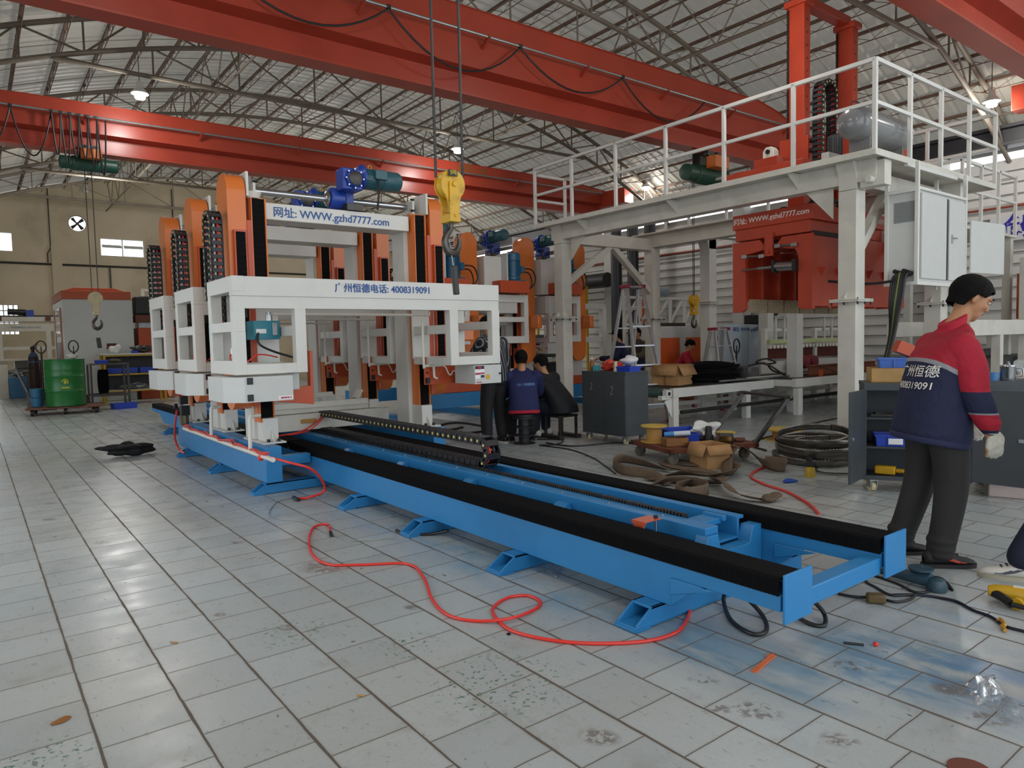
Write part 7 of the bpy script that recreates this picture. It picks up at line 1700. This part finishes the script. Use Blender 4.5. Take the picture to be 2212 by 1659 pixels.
b = MB(); p = M @ V3(-.66,-.35,.165); b.bar(p,p+V3(0,0,.35),.04).bar(p+V3(0,0,.35),p+V3(-.18,.1,.85),.04).bar(p+V3(-.18,.1,.85),p+V3(.25,.5,.86),.03); b.build('handle', DSTEEL, t)
for x,y in ((-.6,-.38),(.58,-.38),(0,-.38),(.58,.38),(-.6,.38)):
    p = M @ V3(x,y,.065); MB().cyl(p-V3(.03,0,0),p+V3(.03,0,0),.065,seg=16).build('wheel', BLACK, t)
jk1 = jack_handle(1.30,19.6,1.32,'pallet truck with black wire handle, left one behind the green drum'); jk2 = jack_handle(1.95,19.7,1.32,'pallet truck with black loop handle, right one behind the green drum')
o = MB().lathe([(.03,0),(.09,.02),(.13,.09),(.125,.1),(.02,.03)],(1.78,18.25,1.19),'Z',20); tag(o.build('funnel', PVC),'pale funnel lying on top of the green drum','funnel')
for k,z_ in enumerate((0.17,.37)):
    o = MB().lathe([(.11,0),(.13,.19),(.12,.19),(.1,.01)],(1.10,18.55,z_),'Z',20); tag(o.build('paint_bucket', mat('bucket_blue','#2f6a8c',.45)),('blue bucket on the dolly left of the green drum','blue bucket stacked on another left of the green drum')[k],'bucket','stacked blue buckets')
# steel cart
t = thing('steel_cart','bare angle-iron cart frame standing before the yellow shelf','cart',(2.6,19.3,0))
b = MB()
for x in (2.18,2.95):
    for y in (19.0,19.6): b.box(x,x+.045,y,y+.045,.05,1.05)
b.box(2.18,2.995,19.0,19.645,1.02,1.05); b.box(2.18,2.995,19.0,19.03,.28,.33); b.box(2.18,2.995,19.6,19.63,.28,.33); b.build('frame', DSTEEL, t)
for x,y in ((2.2,19.02),(2.97,19.02),(2.2,19.62),(2.97,19.62)): MB().cyl((x-.02,y,.05),(x+.04,y,.05),.05,seg=12).build('wheel', BLACK, t)
bin_('small blue bin on top of the angle-iron cart',(2.45,19.2,1.052),(.26,.2,.08),0)
blob('rag',(2.75,19.3,1.052),.08,(1.4,1,.5),OL,'dull crumpled rag on top of the angle-iron cart','rag',61,amp=.4)
t = thing('hose_reel','thick black hose coil hanging inside the angle-iron cart','hose',(2.45,19.32,.34))
for k in range(9): MB().tube([(2.40+.02*k,19.32+.19*math.cos(a),.62+.27*math.sin(a)) for a in [2*PI*i/20 for i in range(20)]],.018,seg=6,closed=True).build('hose_loop', RUBBER, t)
# yellow shelf
YF = mat('shelf_yellow','#c9a022',.5)
t = thing('yellow_workbench','yellow framed workbench shelf with blue bins in front of the white booth','workbench',(3.1,20.5,0))
b = MB()
for x in (2.62,3.98):
    for y in (20.2,20.75): b.box(x,x+.05,y,y+.05,0,1.24)
for z_ in (.30,.72,1.20): b.box(2.62,4.03,20.2,20.25,z_,z_+.035); b.box(2.62,4.03,20.75,20.8,z_,z_+.035)
b.build('frame', YF, t, bevel=.003)
MB().box(2.55,4.1,20.15,20.85,1.24,1.27).build('bench_top', GREYW, t); MB().box(2.62,4.03,20.2,20.8,.335,.35).build('lower_shelf', GREYW, t); MB().box(2.62,4.03,20.2,20.8,.755,.77).build('middle_shelf', DSTEEL, t)
b = MB(); b.box(2.65,4.0,20.78,20.8,.35,1.2); b.build('back_panel', BLACK, t)
for k in range(3): bin_(('blue bin at the left of the yellow workbench shelf','blue bin in the middle of the yellow workbench shelf','blue bin at the right of the yellow workbench shelf')[k],(2.88+.36*k,20.42,.771),(.32,.3,.13),0)
blob('white_rag',(2.92,20.4,1.271),.11,(1.1,1,1.0),WHITEPL,'crumpled white plastic on the left end of the yellow workbench top','rag',64,amp=.4)
blob('tool_heap',(3.6,20.4,1.271),.11,(2.0,1,.7),DSTEEL,'dark heap of tools on the yellow workbench top','tools',66,sub=4,amp=.5,frq=7)
blob('welding_helmet',(3.95,20.4,1.271),.13,(1,1,.9),mat('helmet_grey','#9fa3a6',.25,metal=.5),'shiny grey rounded cover on the right end of the yellow workbench','cover',69,amp=.08)
bin_('tiny blue bin near the middle of the yellow workbench top',(3.35,20.35,1.271),(.14,.12,.06),0)
blob('cable_heap',(3.3,20.4,.351),.12,(2.6,1,.5),GALV,'tangled pale cables on the bottom shelf of the yellow workbench','cables',70,sub=4,amp=.5,frq=8)
bin_('blue bin alone on the floor before the yellow workbench',(2.78,18.6,0),(.5,.35,.13),R(5))
# gas cylinder and brown box
t = thing('gas_cylinder','dark gas cylinder with a grey valve standing left of the green drum','gas cylinder',(1.42,24.4,0))
MB().lathe([(.12,0),(.13,.02),(.13,1.15),(.11,1.26),(.05,1.34),(.04,1.42),(.06,1.43),(.06,1.5),(.02,1.52)],(1.42,24.4,0),'Z',20).build('cylinder_body', mat('cylinder_brown','#3c2b2a',.5,noise=.2), t)
MB().lathe([(.135,1.05),(.112,1.27),(.05,1.35),(.045,1.34)],(1.42,24.4,0),'Z',20).build('shoulder', mat('cylinder_blue','#3d5d86',.4), t)
b = MB().cyl((1.42,24.3,1.52),(1.52,24.2,1.6),.03,seg=10).cyl((1.42,24.4,1.5),(1.42,24.4,1.56),.03,seg=10); b.build('regulator', STEEL, t)
t = thing('brown_cabinet','dark red-brown steel chest behind the gas cylinder','chest',(1.85,24.9,0))
MB().box(1.58,2.15,24.6,25.3,0,1.0).build('chest_body', mat('chest_brown','#4a2620',.55,noise=.2,scale=4), t, bevel=.01); MB().boxr((1.72,24.59,.62),(.05,.01,.12)).build('label', GALV, t)
o = MB().box(.82,1.30,25.6,26.0,0,.62); tag(o.build('blue_tub', mat('tub_blue','#3f7aa8',.5), bevel=.02),'light blue tub on the floor at the far left','tub')
blob('scrap_heap',(1.06,25.8,.621),.16,(1.6,1,.6),GALV,'metal offcuts piled on the light blue tub','scrap metal',75,sub=4,amp=.5,frq=7)
# far white portal machine
t = thing('portal_machine','white portal machine with blue motor against the back wall at the far left','machine',(1.0,26.2,0))
b = MB(); b.box(.0,2.25,26.0,26.2,1.98,2.22); b.box(.0,2.25,26.0,26.2,1.42,1.52); b.box(.68,.78,26.0,26.2,.9,2.0); b.box(1.90,2.0,26.0,26.2,.9,2.0); b.box(.0,2.2,25.95,26.25,2.28,2.42); b.box(.2,2.3,25.9,26.6,1.1,1.16); b.build('portal_frame', WHITE2, t, bevel=.006)
text('广州恒德电话: 4008319091', .07, mat('faded_blue','#7a8aa0',.6), t, face_my(1.35,25.995,2.1))
b = MB(); b.box(1.05,2.2,26.1,26.6,.0,1.1); b.build('panel_back', mat('panel_grey_brown','#807c74',.6,noise=.1), t); MB().box(.62,.85,25.6,26.0,0,1.0).build('side_cabinet', WHITE2, t)
b = MB(); b.cyl((.95,26.1,2.58),(1.4,26.1,2.56),.09,seg=14); b.build('motor', BLACK, t); MB().boxr((1.5,26.1,2.48),(.2,.2,.3)).build('gearbox', GEARB, t); MB().cyl((-.2,26.1,2.43),(2.2,26.1,2.46),.025,seg=8).build('shaft', DSTEEL, t)
for x in (.72,1.95): MB().boxr((x,25.97,2.36),(.14,.1,.12)).build('end_block', RUST, t)
# ------------------------------------------------------------------ step ladders
def ladder(c, yaw, H_, W_, n, label):
    t = thing('step_ladder', label, 'ladder', c, 'aluminium step ladders'); F_ = V3(math.cos(yaw),math.sin(yaw),0); S_ = V3(-F_.y,F_.x,0); c = Vector(c); spd = H_*.27; w0 = W_*.5
    for sd in (-1,1):
        for k,fr in enumerate((1,-1)):
            MB().bar(c+S_*sd*w0*1.5+F_*fr*spd, c+S_*sd*w0*.82+F_*fr*.06+V3(0,0,H_-.05), .07,.03,up=tuple(S_)).build('rail', ALU, t, bevel=.003)
            MB().boxr(c+S_*sd*w0*1.5+F_*fr*spd+V3(0,0,.03),(.07,.07,.06),rz=yaw).build('foot', MAROON, t, bevel=.006)
    for i in range(n):
        z = H_*(i+1)/(n+1)*.98; u = z/(H_-.05); w_ = w0*(1.5-.68*u); f_ = spd+(.06-spd)*u
        MB().bar(c+S_*w_+F_*f_+V3(0,0,z),c-S_*w_+F_*f_+V3(0,0,z),.07,.022).build('rung', ALU, t)
        if i < n-0: MB().bar(c+S_*w_-F_*f_+V3(0,0,z-.02),c-S_*w_-F_*f_+V3(0,0,z-.02),.05,.02).build('rung', ALU, t)
    MB().boxr(c+V3(0,0,H_-.02),(.2,W_*.86,.03),rz=yaw).build('top_step', ALU, t, bevel=.003)
    for sd in (-1,1): MB().boxr(c+S_*sd*W_*.42+V3(0,0,H_-.01),(.24,.06,.055),rz=yaw).build('top_cap', MAROON, t, bevel=.01)
    return t
lc = (8.53,7.9,0); 
la = D_x = None
ladder((8.52,8.62,0) if False else (8.74,8.11,0), math.atan2(-.62,-.78)+R(38), 2.23, .36, 6, 'tall aluminium step ladder with maroon caps standing behind the chalked cabinet')
ladder((11.34,8.33,0), math.atan2(-.62,-.78)+R(38), 1.52, .36, 4, 'short aluminium step ladder with a red cap behind the black hoses')
# ------------------------------------------------------------------ far right background
t = thing('dust_duct','group of tall dark ducts standing against the right wall','duct',(14.9,13.2,0))
for k,(x,y) in enumerate(((14.9,14.45),(15.0,13.9),(15.1,13.35),(15.1,9.0))): MB().cyl((x,y,0),(x,y,4.7),.16,seg=18).build('vertical_duct', mat('duct_dark','#2b2b2d',.45), t)
MB().cyl((15.0,14.9,3.1),(15.0,17.5,3.1),.22,seg=20).build('horizontal_duct', mat('duct_dark','#2b2b2d',.45), t)
b = MB()
for z_ in (1.5,3.9): b.box(14.7,15.3,13.2,14.6,z_,z_+.03)
b.build('duct_clamp', DSTEEL, t)
t = thing('blue_cabinet_rack','yellow framed rack with blue boxes beside the dark ducts','rack',(14.3,16.4,0))
b = MB()
for y in (15.6,17.2): b.box(14.2,14.26,y,y+.06,0,3.0); b.box(14.8,14.86,y,y+.06,0,3.0)
for z_ in (1.9,2.2,2.9): b.box(14.2,14.86,15.6,17.26,z_,z_+.05)
b.build('frame', YF, t)
for k in range(3): MB().box(14.25,14.8,15.68+.52*k,16.1+.52*k,2.25,2.85).build('blue_box', mat('rack_blue','#1d4f80',.3), t, bevel=.01)
t = thing('white_frame_machine','white square-tube machine frame seen left of the tall ladder','machine frame',(10.3,11.4,0))
b = MB(); b.box(9.9,11.3,11.3,11.42,2.02,2.14); b.box(9.9,10.02,11.3,11.42,0,2.1); b.box(11.2,11.32,11.3,11.42,0,2.1); b.box(9.9,11.3,11.32,11.40,1.30,1.42); b.box(8.9,11.3,11.9,12.0,1.72,1.86); b.box(8.9,9.0,11.9,12.0,0,1.8); b.build('frame', WHITE, t, bevel=.004)
t = thing('control_screen','dark grey-green control panel standing behind the left gantry column','control panel',(9.35,10.9,0))
MB().boxr((9.35,10.9,1.25),(.75,.1,.46),rz=R(-35)).build('screen', mat('panel_olive','#4a5148',.5), t, bevel=.01); MB().box(9.0,9.8,10.75,11.3,0,.92).build('base_block', mat('machine_dark','#26282a',.5,noise=.2), t, bevel=.01); MB().boxr((9.3,10.8,.98),(.8,.3,.04),rz=R(-35)).build('tray', GALV, t)
t = thing('orange_door_machine','white machine housing with orange doors behind the short ladder','machine',(13.4,10.2,0))
b = MB(); b.box(12.3,15.2,10.6,11.4,0,1.62); b.build('housing', BW, t, bevel=.02)
for k in range(4): MB().box(12.30+.88*k,12.95+.88*k,10.58,10.6,.2,1.36).build('orange_door', mat('door_orange','#cf5a22',.45), t, bevel=.004)
MB().box(12.5,13.3,10.7,11.3,1.62,1.70).build('top_tray', mat('tray_dark','#3a2e28',.5), t)
b = MB()
for k in range(6):
    x = 12.2+.55*k; b.box(x,x+.06,11.6,11.66,1.0,2.35)
    b.bar((x,11.63,1.7),(x+.5,11.63,2.3),.05)
b.box(12.2,15.0,11.6,11.66,2.3,2.36); b.box(12.2,15.0,11.6,11.66,1.66,1.72); tag(b.build('lattice_rack', WHITE, bevel=.003),'white lattice racking behind the orange door machine','rack')
MB
t = thing('rack_motor','small grey motor on a shelf above the orange door machine','motor',(13.6,11.8,2.36))
MB().cyl((13.3,11.63,2.48),(13.75,11.63,2.48),.11,seg=16).build('motor_body', mat('motor_grey','#7d8a90',.4), t); MB().boxr((13.5,11.63,2.38),(.3,.12,.04)).build('motor_foot', mat('motor_grey','#7d8a90',.4), t)
for k in range(3): MB().box(12.75+.9*k,12.95+.9*k,11.62,11.64,1.72,2.3).build('orange_panel', mat('door_orange','#cf5a22',.45), t) if k == 0 else None
hk3 = hook_block(10.97,8.62,2.06,.92,4.5,'small yellow crane hook block hanging beside the short ladder',sep=.02)
# second gantry column and beam
t = thing('second_gantry','white bolted gantry column with a chamfered head behind the short ladder','gantry',(11.4,8.35,0))
b = MB(); b.box(11.35,11.57,8.55,8.77,0,3.3); b.prism([(11.25,3.3),(11.67,3.3),(11.57,3.05),(11.35,3.05)],'XZ',8.55,8.77); b.build('column', WHITE, t, bevel=.004); b = MB(); b.box(11.27,11.65,8.47,8.85,2.0,2.02); b.box(11.27,11.65,8.47,8.85,2.03,2.05); b.build('flange', WHITE, t)
b = MB(); b.box(13.3,13.52,8.55,8.77,0,3.3); b.build('column', WHITE, t, bevel=.004); b = MB(); b.box(11.35,15.3,8.56,8.76,3.3,3.52); b.build('beam', WHITE, t, bevel=.004)
# roller line
t = thing('roller_machine','white roller conveyor line with a pale green beam and a row of small rollers','roller conveyor',(13.9,8.0,0))
b = MB()
for x in (12.2,13.3,14.0,15.1):
    b.box(x,x+.09,7.9,7.99,0,1.5); 
b.box(12.2,15.2,7.9,7.99,.55,.85); b.box(12.2,13.4,7.9,7.96,1.44,1.5); b.box(14.0,15.2,7.9,7.96,1.44,1.5); b.build('frame', WHITE, t, bevel=.003)
MB().box(12.25,15.2,7.82,7.9,1.20,1.28).build('green_beam', mat('pale_green_paint','#b9c48c',.5), t, bevel=.004)
for k in range(22): MB().cyl((12.3+.13*k,7.84,1.14),(12.3+.13*k,7.9,1.14),.038,seg=10).build('roller', PVC, t, smooth=40)
for k,x in enumerate((12.5,12.8,13.15,14.3,14.6)): MB().cyl((x,7.86,1.28),(x,7.86,1.72),.022,seg=8).cyl((x,7.86,1.72),(x,7.86,1.735),.07,seg=12).build('screw_jack', GREYW, t)
b = MB(); b.box(12.3,15.2,7.95,8.0,.9,1.12); b.build('rust_panel', mat('panel_maroon','#5a231c',.6), t)
for k,x in enumerate((13.25,13.55,15.0)):
    tt = MB().lathe([(.05,-.1),(.12,-.09),(.13,0),(.12,.09),(.05,.1)],(x,7.72,.82),'Y',20); o = tt.build('drive_roll', mat('roll_maroon','#7a2b33',.45), t)
MB().boxr((13.0,7.74,.82),(.3,.12,.2)).build('gear_block', WHITE2, t, bevel=.01)
t = thing('pale_blue_boxes','pale blue machine covers with small blue lettering behind the roller line','machine cover',(13.3,9.0,0))
b = MB(); b.box(12.6,14.6,9.1,9.3,0,1.62); b.build('cover', mat('cover_blue_grey','#aebcc6',.4), t, bevel=.05)
text('网址: WWW.gzhd7777', .11, TEXTB, t, face_my(13.4,9.095,1.5))
MB().boxr((13.8,9.2,1.72),(.5,.2,.2)).build('black_block', BLACK, t, bevel=.02)
t = thing('laptop','open black laptop standing on the conveyor end table','laptop',(14.2,7.2,.626))
MB().boxr((14.15,7.3,.632),(.34,.24,.012)).build('keyboard_base', BLACK, t, bevel=.003); MB().boxr((14.15,7.19,.75),(.36,.012,.25),rx=R(12)).build('screen_lid', BLACK, t, bevel=.003)
o = MB().bar((13.6,8.9,1.5),(14.9,8.9,2.4),.09,.12); tag(o.build('inclined_beam', mat('duct_dark','#2b2b2d',.45)),'dark inclined beam rising behind the roller line','beam') 
MB
# cream frames behind the standing worker
t = thing('cream_frame','cream welded machine frame behind the standing worker','machine frame',(12.5,4.6,0))
b = MB(); b.box(10.9,14.9,3.9,4.02,1.30,1.52); b.box(10.9,11.02,3.9,4.02,0,1.5); b.box(13.2,13.4,3.9,4.05,0,2.5); b.prism([(13.2,2.5),(13.5,2.7),(15.2,2.7),(15.2,2.5),(13.4,2.5)],'XZ',3.9,4.02); b.bar((13.4,3.96,1.6),(14.6,3.96,2.4),.10,.12)
b.box(10.9,14.9,4.9,5.02,1.30,1.52); b.box(14.7,14.9,3.9,5.0,0,1.5); b.box(12.0,12.12,3.9,4.02,0,1.3); b.box(10.9,14.9,3.92,4.0,.55,.66); b.build('frame', WHITE2, t, bevel=.005)
b = MB(); b.cyl((11.6,4.3,1.0),(13.1,4.3,1.0),.09,seg=12); b.box(11.3,14.6,4.1,4.8,.7,.95); b.build('drive_unit', mat('machine_dark','#26282a',.5,noise=.2), t, bevel=.01)
for x in (11.2,13.9): MB().box(x,x+.35,4.15,4.3,1.55 if x>13 else .2,2.3 if x>13 else 1.25).build('rust_panel', mat('rust_orange','#a04a2a',.55,noise=.15), t, bevel=.006)
t = thing('black_fan_unit','round black motor cover hanging behind the right gantry column','motor',(11.6,5.2,1.6)) if False else None
b = MB(); b.box(15.80,15.86,4.0,5.35,3.06,3.52); o = tag(b.build('wall_banner', mat('banner_white','#c8c9c8',.6)),'white wall banner with large deep blue characters at the right edge','banner')
text('创新', .50, mat('banner_blue','#2a1f8f',.5), o, face_mx(15.795,4.62,3.29), name='banner_lettering', bold=.012)
# near standing white column of the far line, seen under the clamp
t = thing('white_post','plain white square post standing under the red clamp','post',(10.7,7.0,0))
b = MB(); b.box(11.55,11.75,6.85,7.05,.0,2.0); 
o = b.build('post_body', WHITE, t, bevel=.004)
